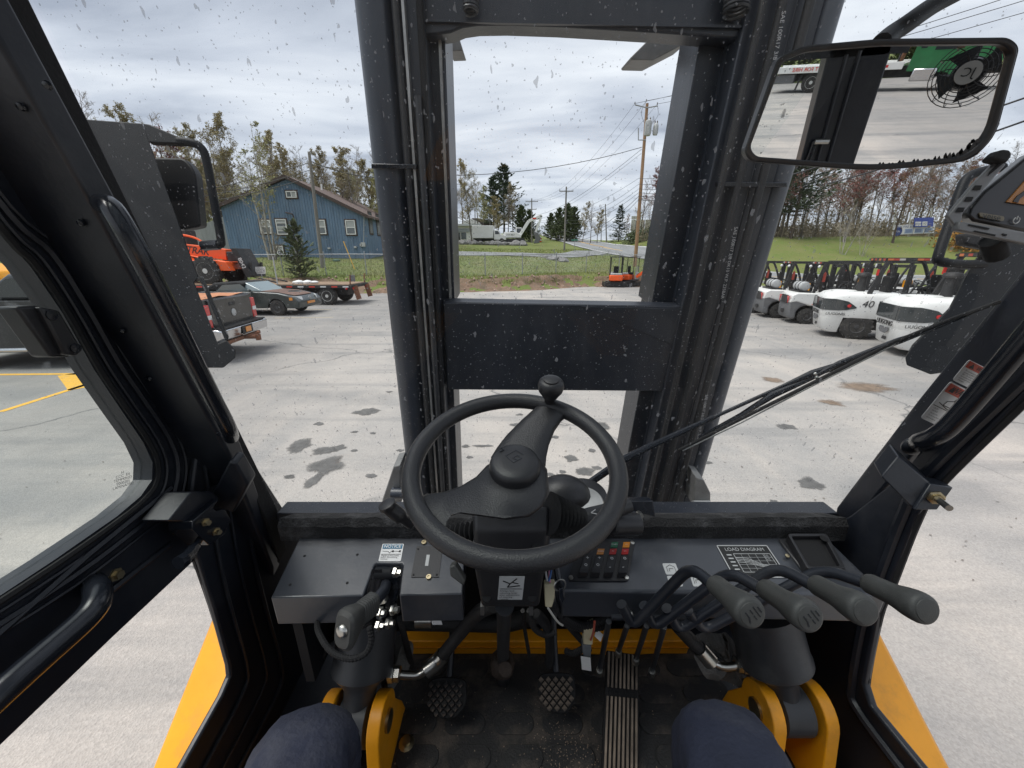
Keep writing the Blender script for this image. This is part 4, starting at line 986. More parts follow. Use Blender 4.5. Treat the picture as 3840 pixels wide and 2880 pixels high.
def wire(a, b, sag, r=.016, label=None):
    a, b = V(a), V(b); n = 14
    o = MB().tube([a.lerp(b, i / n) - V((0, 0, 4 * sag * (i / n) * (1 - i / n))) for i in range(n + 1)], r, 4).build('overhead_wire', M_WIRE)
    return tag(o, label, 'wire', 'overhead power and phone wires')
WL = 'thin black overhead wire strung between the utility poles'
off = V((34, -2, 15.5))
S3 = ('left', 'middle', 'right')
for i, (e2, e3) in enumerate(zip(A2, P3[1])): wire(e2, e3, .6, .013, S3[i] + ' top wire from the tall wooden pole to the slim grey pole')
for i, e2 in enumerate(A2): wire(e2, V((26 + i * 1.6, 6, 11.5)), .8, .014, S3[i] + ' top wire running right from the tall wooden pole')
for i, (e3, e4) in enumerate(zip(P3[1], P4[1])): wire(e3, e4, .5, .013, S3[i] + ' top wire from the slim grey pole to the far pole')
wire(py2(2407, 552), P1[2].lerp(P1[3], .90), 1.4, .024, 'thick black cable sagging from the wooden pole to the grey pole')
wire(py2(2405, 560), P4[2].lerp(P4[3], .62), 1.2, .020, 'upper long wire from below the transformers to the far pole')
wire(py2(2405, 575), P4[2].lerp(P4[3], .5), 1.0, .014, 'lower long wire from below the transformers to the far pole')
for k, (y2, t3, sg, r_) in enumerate(((668, .60, .5, .014), (690, .56, .9, .016), (708, .50, 1.0, .016), (722, .46, 1.1, .018), (735, .33, 1.5, .026), (748, .22, 1.6, .022))):
    a = py2(2396, y2); wire(a, P3[2].lerp(P3[3], t3), sg, r_, ORD[k] + ' low wire from the top between wooden pole and slim grey pole')
    wire(a, at(2600, y2 - 38 + k * 2, Y=27), .25, r_, ORD[k] + ' low wire from the top running right from the wooden pole')
    wire(P3[2].lerp(P3[3], t3), P4[2].lerp(P4[3], t3 * .9 + .05), .9, r_, ORD[k] + ' low wire from the top between slim grey pole and far pole')
wire(P4[2].lerp(P4[3], .55), at(1660, 806, Y=80), .6, .02, 'upper wire running left from the far pole over the store'); wire(P4[2].lerp(P4[3], .3), at(1660, 815, Y=80), .5, .02, 'lower wire running left from the far pole over the store')
wire(P4[1][1], P6[3], .5, .02, 'short wire from the far pole to the distant pole')
for k, t in enumerate((.92, .86, .80)): wire(P1[2].lerp(P1[3], t), at(600, 735 + k * 22, Y=36), .3, .026, S3H[k] + ' black cable running left from the grey leaning pole')
wire(P1[2].lerp(P1[3], .93), at(1500, 660, Y=38), .5, .03, 'black cable from the grey leaning pole towards the left mast rail')
for k, (a, b) in enumerate(((((2700, 735), 22), ((3950, 330), 13)), (((3100, 690), 20), ((3950, 415), 12)))):
    wire(at(*a[0], Y=a[1]), at(*b[0], Y=b[1]), .1, .028, ('upper', 'lower')[k] + ' thick black cable crossing behind the mirror on the right')
# ------------------------------------------------------------------ banner signs on the slope
p0 = hit(3380, 890); SY = p0.y; q = lambda x, y: at(x, y, Y=SY)
bs = Decal('banner_sign', q(3349, 845), q(3507, 838), q(3343, 881), M_WHITE, None, t=.06)
tag(bs.obj, 'long white banner sign with blue lettering on the grass slope', 'sign')
M_NAVYP = mat('sign_navy', (.03, .06, .22), .5)
bs.text('P.N. FIRE & BURGLAR', .44, .22, .34, M_NAVYP, off=.065)
m_ = MB().lathe([(0, 0), (.55, 0), (.55, .02), (0, .02)], 24, bs.p(.13, .68, .061), bs.n).build('round_logo', M_NAVYP, bs.obj); bs.text('P.N.', .13, .68, .3, M_WHITE, off=.09)
for u in (.29, .53, .76): bs.quad(u, .42, u + .2, .92, mat('sign_pale_blue', (.36, .44, .58), .5), 'sign_panel', off=.061, t=.01)
for u in (.33, .56, .79):
    for v in (.52, .64, .76): bs.quad(u - .02, v, u + .13, v + .05, M_NAVYP, 'sign_line', off=.073, t=.006)
b2s = Decal('board_sign', at(3428, 817, Y=SY - .3), at(3500, 815, Y=SY - .3), at(3426, 852, Y=SY - .3), mat('sign_blue', (.045, .075, .33), .5), None, t=.06)
tag(b2s.obj, 'dark blue board sign overlapping the white banner', 'sign')
b2s.quad(.05, .42, .36, .88, M_WHITE, 'sign_panel', off=.061, t=.01); b2s.quad(.42, .42, .68, .88, M_WHITE, 'sign_panel', off=.061, t=.01); b2s.text('Allied', .2, .65, .3, M_NAVYP, off=.075); b2s.text('VS', .55, .65, .36, M_INK, off=.075)
for x, y0, y1, lb in ((3360, 880, 783, 'left'), (3418, 880, 783, 'middle'), (3495, 880, 780, 'right')):
    a, b = q(x, y0) + V((0, .3, -.5)), q(x + 8, y1) + V((0, .3, 0)); tag(MB().tube([a, b], .08, 8).build('sign_post', M_BBW), lb + ' pale round post behind the banner sign', 'post')
# kerb wall behind the parked forklifts
kw = MB(); xs = frange(19, 60, 1.5)
for x in xs:
    y = edge_y(x) + .75; z = -.02; kw.v += [(x, y, z), (x, y, .42), (x, y + .3, .42), (x, y + .3, 0)]
kw.f = [(i * 4 + j, i * 4 + 4 + j, i * 4 + 5 + j, i * 4 + 1 + j) for i in range(len(xs) - 1) for j in range(3)]
tag(kw.build('kerb_wall', mat('pale_concrete', (.48, .475, .46), .85, var=.12, scale=2), smooth=None), 'low pale concrete kerb wall behind the parked forklifts', 'wall')
# boulders below the white truck
BM = [rock_mesh('boulder', M_ROCK, k * 3.3 + 1) for k in range(4)]
random.seed(14)
for i, px in enumerate(range(1715, 1960, 22)):
    p = at(px, 913, Y=73); o = bpy.data.objects.new('boulder', BM[i % 4]); COL.objects.link(o); s_ = random.uniform(.55, .95)
    o.location = (p.x, 73 + random.uniform(-.4, .4), land(p.x, 73) + .15); o.scale = (s_ * 1.35, s_, s_ * .75); o.rotation_euler = (0, 0, random.random() * 6)
    tag(o, ORD[i] + ' grey boulder from the left in the row below the white trucks', 'boulder', 'boulders along the white truck yard')
for i, (px, py, s_) in enumerate(((2052, 968, .5), (2072, 975, .6), (2095, 975, .55), (2112, 982, .5), (2040, 962, .4))):
    p = hit(px, py); o = bpy.data.objects.new('boulder', BM[i % 4]); COL.objects.link(o); o.location = (p.x, p.y, land(p.x, p.y) + .08); o.scale = (s_ * 1.3, s_, s_ * .6); tag(o, ORD[i] + ' grey boulder of the heap lying in the grass field', 'boulder', 'boulders in the grass field')
p = hit(1262, 980); o = MB().lathe([(.35, 0), (.35, .12), (.2, .2), (0, .2)], 16, (p.x, p.y, land(p.x, p.y)), (0, 0, 1)).build('utility_cover', mat('cover_green', (.06, .12, .08), .6)); tag(o, 'round green utility cover in the grass before the blue house', 'cover')
# yellow guy guards on the fence line
for a, b, lb in (((1288, 905), (1330, 1010), 'yellow guy wire guard right of the grey pole'),):
    p = hit(*b); tag(MB().tube([p, at(*a, Y=p.y + .2)], .035, 6).build('guy_guard', M_YEL), lb, 'guy wire')
# small white sign and street name sign
p = hit(980, 1040); dsn = Decal('notice_board', at(958, 1001, Y=20.5), at(995, 1000, Y=20.5), at(960, 1027, Y=20.5), M_WHITE, None, t=.03); tag(dsn.obj, 'small white notice board with black text beside the telehandler', 'sign')
for j, t_ in enumerate(('FREE-ALL', 'LOADING &', 'DAMAGE OF', 'EQUIPMENT')): dsn.text(t_, .5, .16 + .22 * j, .24, M_INK, off=.033)
MB().tube([dsn.p(.5, .9, -.03), V((dsn.p(.5, 1).x, 20.5, 0))], .03, 6).build('post', M_GALV, dsn.obj)
p = hit(2155, 945); sn = thing('street_sign', 'green street name sign on a thin post by the road', 'sign', p, world=True)
t_ = at(2155, 900, Y=p.y); MB().tube([p, t_], .03, 6).build('post', M_GALV, sn); MB().span(t_ + V((-.5, -.02, -.1)), t_ + V((.5, .02, .12))).build('sign_plate', mat('sign_green', (.02, .2, .12), .5), sn); 
p = hit(2026, 908); cn_ = thing('traffic_barrel', 'orange and white traffic barrel at the road edge near the crest', 'barrel', p, world=True)
for k in range(4): MB().lathe([(.32 - .02 * k, k * .3), (.32 - .02 * k, k * .3 + .29)], 14, p, (0, 0, 1)).build('band', mat('barrel_orange', (.7, .12, .02), .6) if k % 2 == 0 else M_WHITE, cn_)
fork = thing('forklift', 'black and amber forklift cab seen from the driver seat with mast ahead', 'forklift', (0.16, 0.4, 0), world=True)

# planes of the cab
WN = V((0, math.cos(rad(15.5)), math.sin(rad(15.5)))); WP = V((0, 0.78, H - 0.557))
def WS(x, y, off=0.0): return on(x, y, WP + WN * off, WN)
MN = V((0, math.cos(rad(8)), math.sin(rad(8)))); MP = V((0, 1.55, H - 1.0))
def MA(x, y, off=0.0): return on(x, y, MP + MN * off, MN)
def slab(pix, f, vec, **k): return MB().prism([f(*p) for p in pix], vec)
def lbl(o, s_): o['label'] = s_; return o

# --- windscreen
gp = [WS(x, y, -0.01) for x, y in [(95, -60), (1030, 1925), (3150, 1925), (3980, 870), (3980, -60)]]
wsc = lbl(MB().prism(gp, WN * 0.005).build('windscreen', G_CLEAR, fork, smooth=None), 'dusty windscreen spotted with dried splashes')
wsc.data.materials.append(G_WIND)
for p_ in wsc.data.polygons: p_.material_index = 1 if p_.normal.dot(WN) > .9 else 0

# --- left front pillar: dark seal strip, face and raised ribs, handrail
XL, XR = -0.66, 0.80
pil = MB()
pil.prism([WS(x, y, 0.03) for x, y in [(83, -60), (1040, 1905), (1075, 2060), (880, 1700), (395, 800), (-30, -60)]], -WN * 0.045)
pil.build('screen_seal', M_RUB, fork, bevel=0.003)
pl2 = MB().prism([WS(x, y, 0.0) for x, y in [(10, -60), (470, 800), (905, 1660), (990, 1905), (1050, 2080), (1050, 2400), (760, 2080), (660, 1690), (250, 985), (-520, -60)]], -WN * 0.04)
lbl(pl2.build('front_pillar', M_CAB, fork, bevel=0.006, bseg=3), 'black left front cab pillar with long handrail')
# side wall below and door opening seal
sw = MB().prism([at(x, y, X=-0.645) for x, y in [(760, 1560), (905, 1660), (1062, 1905), (1135, 2040), (1260, 2250), (1300, 2700), (1230, 2950), (640, 2950), (684, 2880), (835, 2608), (866, 2535), (862, 2495), (807, 2290), (741, 2082), (700, 1980)]], (-0.014, 0, 0))
sw.build('side_wall', M_CAB, fork, bevel=0.004)
seal = MB().tube(bez([at(x, y, X=-0.655) for x, y in [(735, 2060), (752, 2120), (812, 2300), (866, 2500), (862, 2560), (838, 2612), (684, 2890)]], 5), 0.010, 8)
seal.build('door_seal', M_RUB, fork)
for off, w_ in ((60, 0.004), (130, 0.003), (190, 0.005)):
    MB().tube(bez([at(x + off, y, X=-0.640) for x, y in [(700, 1700), (760, 2080), (812, 2300), (866, 2500), (850, 2600), (700, 2890)]], 5), w_, 6).build('wall_rib', M_CAB, fork)
# handrail on the pillar
hr = MB().tube(bez([WS(385, 765, -0.05), WS(425, 790, -0.085), WS(520, 950, -0.10), WS(640, 1180, -0.10), WS(770, 1440, -0.095), WS(850, 1590, -0.08), WS(868, 1640, -0.05)], 8), 0.0125, 12)
lbl(hr.build('handrail', M_CABG, fork), 'glossy black handrail along the left pillar')
for (x, y) in [(305, 835), (180, 320), (80, 400), (820, 1625), (460, 1240), (560, 1420)]:
    MB().lathe([(0.0, 0), (0.005, 0), (0.004, 0.003), (0.0, 0.004)], 8, WS(x, y, -0.0425), -WN).build('rivet', M_CABG, fork)
# --- left door: frame with rounded window opening
dX = lambda x, y: at(x, y, X=XL)
inner = [(-420, 300), (19, 895), (115, 1000), (234, 1172), (354, 1387), (443, 1520), (538, 1660), (572, 1735), (570, 1800), (528, 1860), (440, 1935), (200, 2102), (-420, 2510)]
outer = [(-420, -60), (60, 640), (260, 900), (420, 1130), (520, 1330), (600, 1460), (690, 1610), (735, 1740), (748, 1900), (750, 2000), (742, 2088), (420, 2390), (-420, 3198)]
door = MB().ring([dX(*p) for p in outer], [dX(*p) for p in inner], (-0.035, 0, 0))
door = lbl(door.build('door', M_CAB, fork, bevel=0.004), 'black left door with rounded window and bent grab handle')
# pressed ribs on the door
for k, (sh, r_) in enumerate(((18, 0.005), (52, 0.003), (92, 0.0055), (125, 0.003))):
    p = []
    for (x, y), (ox, oy) in zip(inner, outer):
        l = math.hypot(ox - x, oy - y); p.append(at(x + (ox - x) * sh / max(l, 1), y + (oy - y) * sh / max(l, 1), X=XL + 0.002))
    MB().tube(bez(p, 4), r_, 6).build('pressed_rib' if k else 'window_seal', M_CAB if k else M_RUB, door)
MB().prism([dX(*p) + V((-0.018, 0, 0)) for p in inner], (-0.004, 0, 0)).build('window_glass', G_SIDE, door, smooth=None)
for k, yb in enumerate((2330, 2520)):
    MB().tube([at(-300, yb + 300, X=XL + 0.002), at(330, yb - 250 + 10 * k, X=XL + 0.002), at(640, yb - 500 + 20 * k, X=XL + 0.002)], 0.006, 6).build('pressed_rib', M_CAB, door)
gh = MB().tube(bez([at(352, 2190, X=-0.655), at(366, 2215, X=-0.62), at(362, 2262, X=-0.600), at(310, 2330, X=-0.595), at(150, 2470, X=-0.595), at(0, 2602, X=-0.595), at(-250, 2830, X=-0.60)], 7), 0.0165, 12)
gh.build('grab_handle', M_CABG, door)
for x, y in ((662, 1985), (432, 2155)):
    MB().lathe([(0, 0), (0.011, 0), (0.011, 0.003), (0.007, 0.003), (0.007, 0.010), (0, 0.010)], 6, at(x, y, X=XL), (1, 0, 0)).build('bolt', M_BRASS, door)
# door latch: box, side plate, two bolts, little lever
la = MB().prism([at(x, y, X=-0.60) for x, y in [(632, 1952), (717, 1845), (795, 1842), (822, 1868), (728, 1956)]], (-0.05, 0, 0))
latch = la.build('latch', M_CAB, door, bevel=0.002)
MB().prism([at(x, y, X=-0.585) for x, y in [(722, 1955), (822, 1870), (800, 1905), (812, 1916), (842, 1908), (868, 1952), (846, 1990), (848, 2000), (785, 2045), (722, 1985)]], (-0.045, 0, 0)).build('latch_plate', M_CABG, latch, bevel=0.0015)
for x, y in ((767, 1957), (808, 1992)):
    MB().lathe([(0, 0), (0.008, 0), (0.008, 0.004), (0.005, 0.004), (0.005, 0.012), (0, 0.012)], 6, at(x, y, X=-0.585), (1, -0.3, 0)).build('bolt', M_BRASS, latch)
MB().tube(bez([at(757, 2010, X=-0.60), at(735, 2045, X=-0.585), at(700, 2090, X=-0.575), at(668, 2112, X=-0.575)], 5), [0.006] * 6 + [0.010] * 5 + [0.012] * 5, 8).build('latch_lever', M_CABG, latch)
# sliding window catch on the glass
wc = MB().prism([at(x, y, X=-0.63) for x, y in [(60, 1150), (150, 1145), (300, 1320), (262, 1338), (195, 1340)]], (-0.03, 0, 0))
wc = wc.build('window_catch', M_PLAS, door, bevel=0.004, bseg=3)
MB().prism([at(x, y, X=-0.622) for x, y in [(150, 1150), (225, 1165), (312, 1312), (290, 1335), (245, 1330)]], (-0.02, 0, 0)).build('catch_cover', M_PLAS, wc, bevel=0.003)
for x, y in ((192, 1182), (282, 1306)):
    MB().lathe([(0, 0), (0.007, 0), (0.007, 0.002), (0, 0.003)], 10, at(x, y, X=-0.622), (1, 0, 0)).build('screw', M_CABG, wc)
# tempered glass marks
M_ETCH = mat('etched_mark', (0.09, 0.09, 0.10), 0.7)
dc = Decal('glass_mark', at(415, 1775, X=-0.6775), at(490, 1755, X=-0.6775), at(420, 1840, X=-0.6775), M_ETCH, door, build=False)
dc.obj = door
for j, t_ in enumerate(('H', 'CCC  E4', 'TEMPERED', 'E000285', 'LAMINATED')):
    dc.text(t_, 0.5, 0.1 + j * 0.2, 0.22, M_ETCH)
# striker housing on the left pillar
sk = MB().prism([WS(x, y, -0.045) for x, y in [(893, 1690), (917, 1697), (962, 1776), (905, 1882), (842, 1860), (838, 1828), (750, 1838), (770, 1818), (828, 1815)]], -WN * 0.03)
sk.build('striker_housing', M_CAB, fork, bevel=0.004)

# --- right front pillar and opening
rp = MB().prism([WS(x, y, 0.02) for x, y in [(3990, 800), (3840, 1000), (3727, 1141), (3437, 1502), (3135, 1902), (3120, 1985), (3240, 2140), (3330, 1940), (3560, 1600), (3990, 1120)]], -WN * 0.055)
lbl(rp.build('front_pillar', M_CAB, fork, bevel=0.006, bseg=3), 'black right front cab pillar with warning stickers')
rw = MB().prism([at(x, y, X=XR) for x, y in [(3990, 1130), (3840, 1210), (3640, 1440), (3380, 1780), (3190, 1930), (3050, 2010), (2990, 2300), (2980, 2950), (3500, 2950), (3453, 2880), (3263, 2647), (3237, 2564), (3288, 2300), (3335, 2184), (3429, 1941), (3508, 1815), (3840, 1486), (3990, 1340)]], (0.018, 0, 0))
rw.build('side_wall', M_CAB, fork, bevel=0.005)
MB().tube(bez([at(x, y, X=XR + 0.012) for x, y in [(3990, 1345), (3840, 1490), (3510, 1820), (3432, 1945), (3338, 2188), (3290, 2302), (3240, 2566), (3266, 2650), (3480, 2910)]], 5), 0.011, 8).build('door_seal', M_RUB, fork)
MB().tube(bez([at(x, y, X=XR - 0.002) for x, y in [(3990, 1270), (3840, 1420), (3470, 1780), (3390, 1920), (3290, 2180), (3240, 2310), (3195, 2560), (3215, 2660), (3400, 2910)]], 5), 0.010, 8).build('wall_rib', M_CAB, fork)
hr2 = MB().tube(bez([WS(3450, 1668, -0.035), WS(3452, 1655, -0.07), WS(3515, 1632, -0.095), WS(3592, 1566, -0.10), WS(3790, 1336, -0.10), WS(3865, 1248, -0.10), WS(4000, 1090, -0.10)], 8), 0.0155, 14)
lbl(hr2.build('handrail', M_CABG, fork), 'glossy black handrail along the right pillar')
MB().ball(WS(3432, 1672, -0.035), (0.028, 0.012, 0.02), 12, 8).build('rail_boss', M_CAB, fork)
# striker block with bolt
sb = MB().prism([at(x, y, d=0.70) for x, y in [(3370, 1709), (3492, 1815), (3429, 1913), (3304, 1788)]], V((0.03, 0.05, 0.0)))
sb = sb.build('striker_block', M_CAB, fork, bevel=0.003)
MB().prism([at(x, y, d=0.695) for x, y in [(3492, 1815), (3576, 1829), (3515, 1913), (3429, 1913)]], V((0.005, 0.03, 0.0))).build('striker_plate', M_CAB, sb, bevel=0.002)
a, b = at(3508, 1865, d=0.69), at(3560, 1906, d=0.655)
MB().lathe([(0, 0), (0.013, 0), (0.013, 0.003), (0.009, 0.004), (0.009, 0.010), (0, 0.010)], 6, a, b - a).build('nut', M_BRASS, sb)
MB().tube([a, b], 0.0055, 10).build('striker_pin', M_STEEL, sb)
# warning stickers on the right pillar
def warn(name, tl, tr, bl, lines, pic=False):
    dc = Decal(name, WS(*tl, -0.0358), WS(*tr, -0.0358), WS(*bl, -0.0358), M_WHITE, fork, r=0.006, t=0.0006)
    hh = 0.24 if pic else 0.32
    dc.quad(0.04, 0.03, 0.96, hh, M_REDP, 'red_header')
    dc.text('WARNING', 0.56, hh * 0.55, hh * 0.75, M_INK, bold=0.01)
    m_ = MB().prism([dc.p(0.10, hh * 0.85, 0.0012), dc.p(0.24, hh * 0.85, 0.0012), dc.p(0.17, hh * 0.25, 0.0012)], dc.n * 0.0005); m_.build('warning_triangle', M_INK, dc.obj, smooth=None)
    y0 = hh + 0.10
    if pic:
        dc.line([(0.04, 0.60), (0.96, 0.60)], 0.0012, M_INK)
        P = [(0.25, 0.52), (0.28, 0.40), (0.45, 0.34), (0.58, 0.40), (0.55, 0.52), (0.25, 0.52)]
        dc.line(P, 0.0014, M_INK); dc.line([(0.42, 0.35), (0.46, 0.27), (0.70, 0.27), (0.68, 0.33), (0.45, 0.35)], 0.0013, M_INK); dc.line([(0.12, 0.50), (0.40, 0.57), (0.8, 0.54)], 0.0014, M_INK)
        y0 = 0.655
    for j, t_ in enumerate(lines):
        dc.text(t_, 0.08, y0 + j * ((0.97 - y0) / len(lines)), (0.85 - y0) / len(lines) * 1.2, M_INK, align='LEFT')
    return dc.obj
lbl(warn('warning_sticker', (3633, 1347), (3760, 1412), (3570, 1424), ['This overhead guard', 'complies to ANSI/ITSDF', 'B56.1. Do not operate', 'the machine without guard', 'installed and replace', 'if damaged.']), 'upper white and red warning sticker')
lbl(warn('warning_sticker', (3563, 1429), (3690, 1494), (3451, 1566), ['CRUSH', 'HAZARD', 'Use seat belt.', 'Do not jump from', 'machine tipping.'], True), 'lower white and red crush hazard sticker')

# --- sill under the windscreen, with torn foam edge
z1 = at(1920, 1955, Y=0.735).z
sill = MB()
for (xa, xb) in ((1038, 3188),):
    A = [at(x, y, Y=yy) for x, y, yy in ((xa, 1955, 0.735),)]
lx, rx = at(1046, 1960, Y=0.735).x, at(3178, 1960, Y=0.735).x
n = 60; m_ = MB(); random.seed(3)
for i in range(n + 1):
    x = lx + (rx - lx) * i / n; j = random.uniform(-1, 1) * 0.0025
    m_.v += [(x, 0.835, H - 0.622), (x, 0.74 + j, z1 + 0.004 + abs(j)), (x, 0.728 + j, z1 - 0.010), (x, 0.728, z1 - 0.050), (x, 0.83, z1 - 0.060)]
m_.f = [(i * 5 + j, i * 5 + j + 1, i * 5 + j + 6, i * 5 + j + 5) for i in range(n) for j in range(4)] + [(4, 3, 2, 1, 0), tuple(n * 5 + j for j in range(5))]
lbl(m_.build('screen_sill', M_FOAM, fork, smooth=30), 'torn black foam sill under the windscreen')
MB().span((lx - 0.05, 0.80, H - 0.66), (rx + 0.04, 0.85, H - 0.605)).build('screen_frame', M_CAB, fork, bevel=0.003)
# cowl below the sill so that nothing shows through behind the dash
MB().prism([V((lx - 0.06, 0.855, H - .635)), V((rx + 0.06, 0.855, H - .635)), V((rx + 0.06, 1.12, H - 1.0)), V((lx - 0.06, 1.12, H - 1.0))], (0, 0.02, 0.01)).build('cowl', M_CAB, fork)
MB().span((lx - 0.06, 1.00, H - 1.25), (rx + 0.06, 1.04, H - 0.78)).build('firewall_shade', M_DARK, fork)  # near-black panel stands in for the shade under the dash

# --- dashboard
dp1, dp2 = at(1920, 2010, Y=0.735), at(1920, 2225, Y=0.60)
DN = (dp2 - dp1).cross(V((1, 0, 0))).normalized()
if DN.z < 0: DN = -DN
def DB(x, y, off=0.0): return on(x, y, dp1 + DN * off, DN)
def dashpiece(pix, nm, dep=0.072):
    return MB().prism([DB(*p) for p in pix], (0, 0, -dep)).build(nm, M_DASH, fork, bevel=0.006, bseg=3)
dl = dashpiece([(1130, 2000), (1745, 2000), (1735, 2228), (1497, 2232)] + [(1512, 2122), (1506, 2112), (1412, 2112), (1403, 2120)] + [(1362, 2234), (1015, 2242)], 'dashboard')
lbl(dl, 'dark grey sheet metal dashboard left of the steering column')
dr = dashpiece([(2050, 2000), (3085, 2000), (3330, 2235), (2640, 2222), (2110, 2216)], 'dashboard')
lbl(dr, 'dark grey sheet metal dashboard right of the steering column')
MB().span((dp1.x - 0.46, 0.60, H - 0.9), (dp1.x - 0.44, 0.75, H - 0.70)).build('dash_bracket', M_BRKT, fork)
for (x, y) in [(1142, 2085), (1340, 2080), (1088, 2193), (1302, 2186)]:
    MB().lathe([(0, 0), (0.0028, 0), (0.0028, 0.0006), (0, 0.0006)], 10, DB(x, y, 0.0002), DN).build('screw_hole', M_DARK, dl)
# notice sticker
dc = Decal('notice_sticker', DB(1435, 2040), DB(1515, 2040), DB(1419, 2105), M_WHITE, dl, r=0.003, t=0.0008)
dc.quad(0.05, 0.05, 0.95, 0.30, M_BLUEP, 'blue_header'); dc.text('NOTICE', 0.5, 0.18, 0.24, M_WHITE, bold=0.012)
dc.line([(0.06, 0.62), (0.95, 0.62)], 0.0008, M_INK); dc.line([(0.08, 0.44), (0.35, 0.46), (0.42, 0.56), (0.48, 0.45), (0.9, 0.45)], 0.0008, M_INK)
for u in (0.52, 0.84): dc.quad(u, 0.40, u + 0.08, 0.50, M_INK, 'padlock_mark')
for j, t_ in enumerate(('Engage parking brake', 'before dismounting', 'machine.')): dc.text(t_, 0.07, 0.70 + 0.1 * j, 0.105, M_INK, align='LEFT')
# hour meter plate
dc = Decal('meter_plate', DB(1563, 2050), DB(1660, 2050), DB(1541, 2166), M_PLAS, dl, r=0.002, t=0.0016)
dc.quad(0.44, 0.30, 0.56, 0.66, M_SILV, 'meter_slot')
for u, v in ((0.08, 0.10), (0.08, 0.93), (0.92, 0.93)):
    MB().lathe([(0, 0), (0.0022, 0), (0.0022, 0.0008), (0, 0.0008)], 8, dc.p(u, v, 0.0017), dc.n).build('screw', M_DARK, dc.obj)
for x, y in ((1608, 2166), (1590, 2036)):
    MB().lathe([(0, 0), (0.0055, 0), (0.0055, 0.004), (0.003, 0.004), (0.003, 0.0025), (0, 0.0025)], 14, DB(x, y), DN).build('cap_screw', M_BRASS, dl)
# switch panel
sp = Decal('switch_panel', DB(2175, 2032), DB(2379, 2032), DB(2129, 2182), M_PLAS, dr, r=0.005, t=0.004)
lbl(sp.obj, 'black switch panel with rocker switches and warning lamps')
for u, v in ((0.965, 0.06), (0.965, 0.93), (0.035, 0.93)):
    MB().lathe([(0, 0), (0.005, 0), (0.0045, 0.002), (0, 0.0025)], 10, sp.p(u, v, 0.004), sp.n).build('screw', M_STEEL, sp.obj)
M_LO = mat('lamp_orange', (0.45, 0.16, 0.01), 0.3, coat=0.5); M_LR = mat('lamp_red', (0.30, 0.012, 0.012), 0.3, coat=0.5); M_LG = mat('lamp_green', (0.012, 0.10, 0.05), 0.3, coat=0.5)
M_SYM = mat('symbol_grey', (0.5, 0.5, 0.5), 0.6)
for k, u in enumerate((0.155, 0.36, 0.575, 0.80)):
    c0, c1 = sp.p(u, 0.42), sp.p(u + 0.15, 0.42)
    du = 0.145
    q = MB().prism([sp.p(u, 0.42, 0.0045), sp.p(u + du, 0.42, 0.0045), sp.p(u + du + 0.008, 0.90, 0.0045), sp.p(u + 0.008, 0.90, 0.0045)], sp.n * 0.003)
    rk = MB()
    sec = [sp.p(u, 0.42, 0.0075), sp.p(u + du, 0.42, 0.0075), sp.p(u + du, 0.70, 0.0095), sp.p(u, 0.70, 0.0095), sp.p(u, 0.90, 0.018), sp.p(u + du, 0.90, 0.018), sp.p(u, 0.93, 0.0045), sp.p(u + du, 0.93, 0.0045), sp.p(u, 0.42, 0.0045), sp.p(u + du, 0.42, 0.0045)]
    rk.add(sec, [(0, 1, 2, 3), (3, 2, 5, 4), (4, 5, 7, 6), (8, 9, 1, 0), (0, 3, 4, 6, 8), (9, 7, 5, 2, 1), (8, 6, 7, 9)])
    rk.build('rocker_switch', M_PLAS, sp.obj, bevel=0.0008)
    for vv, tt in ((0.50, '+'), (0.66, 'o')) if k < 2 else ((0.50, 'o'), (0.74, '-')):
        text(tt, 0.013, M_SYM, sp.obj, sp.p(u + du / 2, vv, 0.0105 + 0.008 * max(0, vv - 0.66) / 0.2), sp.r, -sp.d, name='switch_symbol')
for (u, v, mm) in ((0.365, 0.30, M_LO), (0.585, 0.12, M_LG), (0.585, 0.30, M_LR), (0.80, 0.12, M_LO), (0.80, 0.30, M_LR)):
    sp.quad(u, v - 0.07, u + 0.12, v + 0.075, mm, 'warning_lamp', t=0.0015)
    text('START' if mm is M_LG else 'WARN' if v > 0.2 and u < 0.5 else '<>', 0.0048, M_SYM, sp.obj, sp.p(u + 0.06, v, 0.0066), sp.r, -sp.d, name='lamp_lettering')
# load diagram plate
ld = Decal('load_diagram_plate', DB(2685, 2046), DB(2875, 2046), DB(2752, 2168), M_INK, dr, t=0.001)
lbl(ld.obj, 'black load diagram plate with white chart and lettering')
ld.line([(0.01, 0.015), (0.99, 0.015), (0.99, 0.985), (0.01, 0.985), (0.01, 0.015)], 0.0022, M_SILV, 'plate_border')
ld.text('LOAD DIAGRAM', 0.5, 0.15, 0.15, M_SILV)
ld.line([(0.24, 0.28), (0.94, 0.28), (0.94, 0.84), (0.24, 0.84), (0.24, 0.28)], 0.0011, M_SILV, 'chart_frame')
for j in range(1, 5): ld.line([(0.24, 0.28 + 0.112 * j), (0.94, 0.28 + 0.112 * j)], 0.0005, M_SILV, 'chart_line'); ld.line([(0.24 + 0.14 * j, 0.28), (0.24 + 0.14 * j, 0.84)], 0.0005, M_SILV, 'chart_line')
for j in range(4): ld.line([(0.24, 0.40 + 0.045 * j), (0.45, 0.42 + 0.05 * j), (0.7, 0.62 + 0.03 * j), (0.94, 0.70 + 0.02 * j)], 0.0010, M_SILV, 'chart_curve')
for j in range(5): ld.quad(0.10, 0.30 + 0.11 * j, 0.19, 0.335 + 0.11 * j, M_SILV, 'scale_mark')
for j in range(4): ld.text('100 kg', 0.83, 0.33 + 0.05 * j, 0.05, M_SILV)
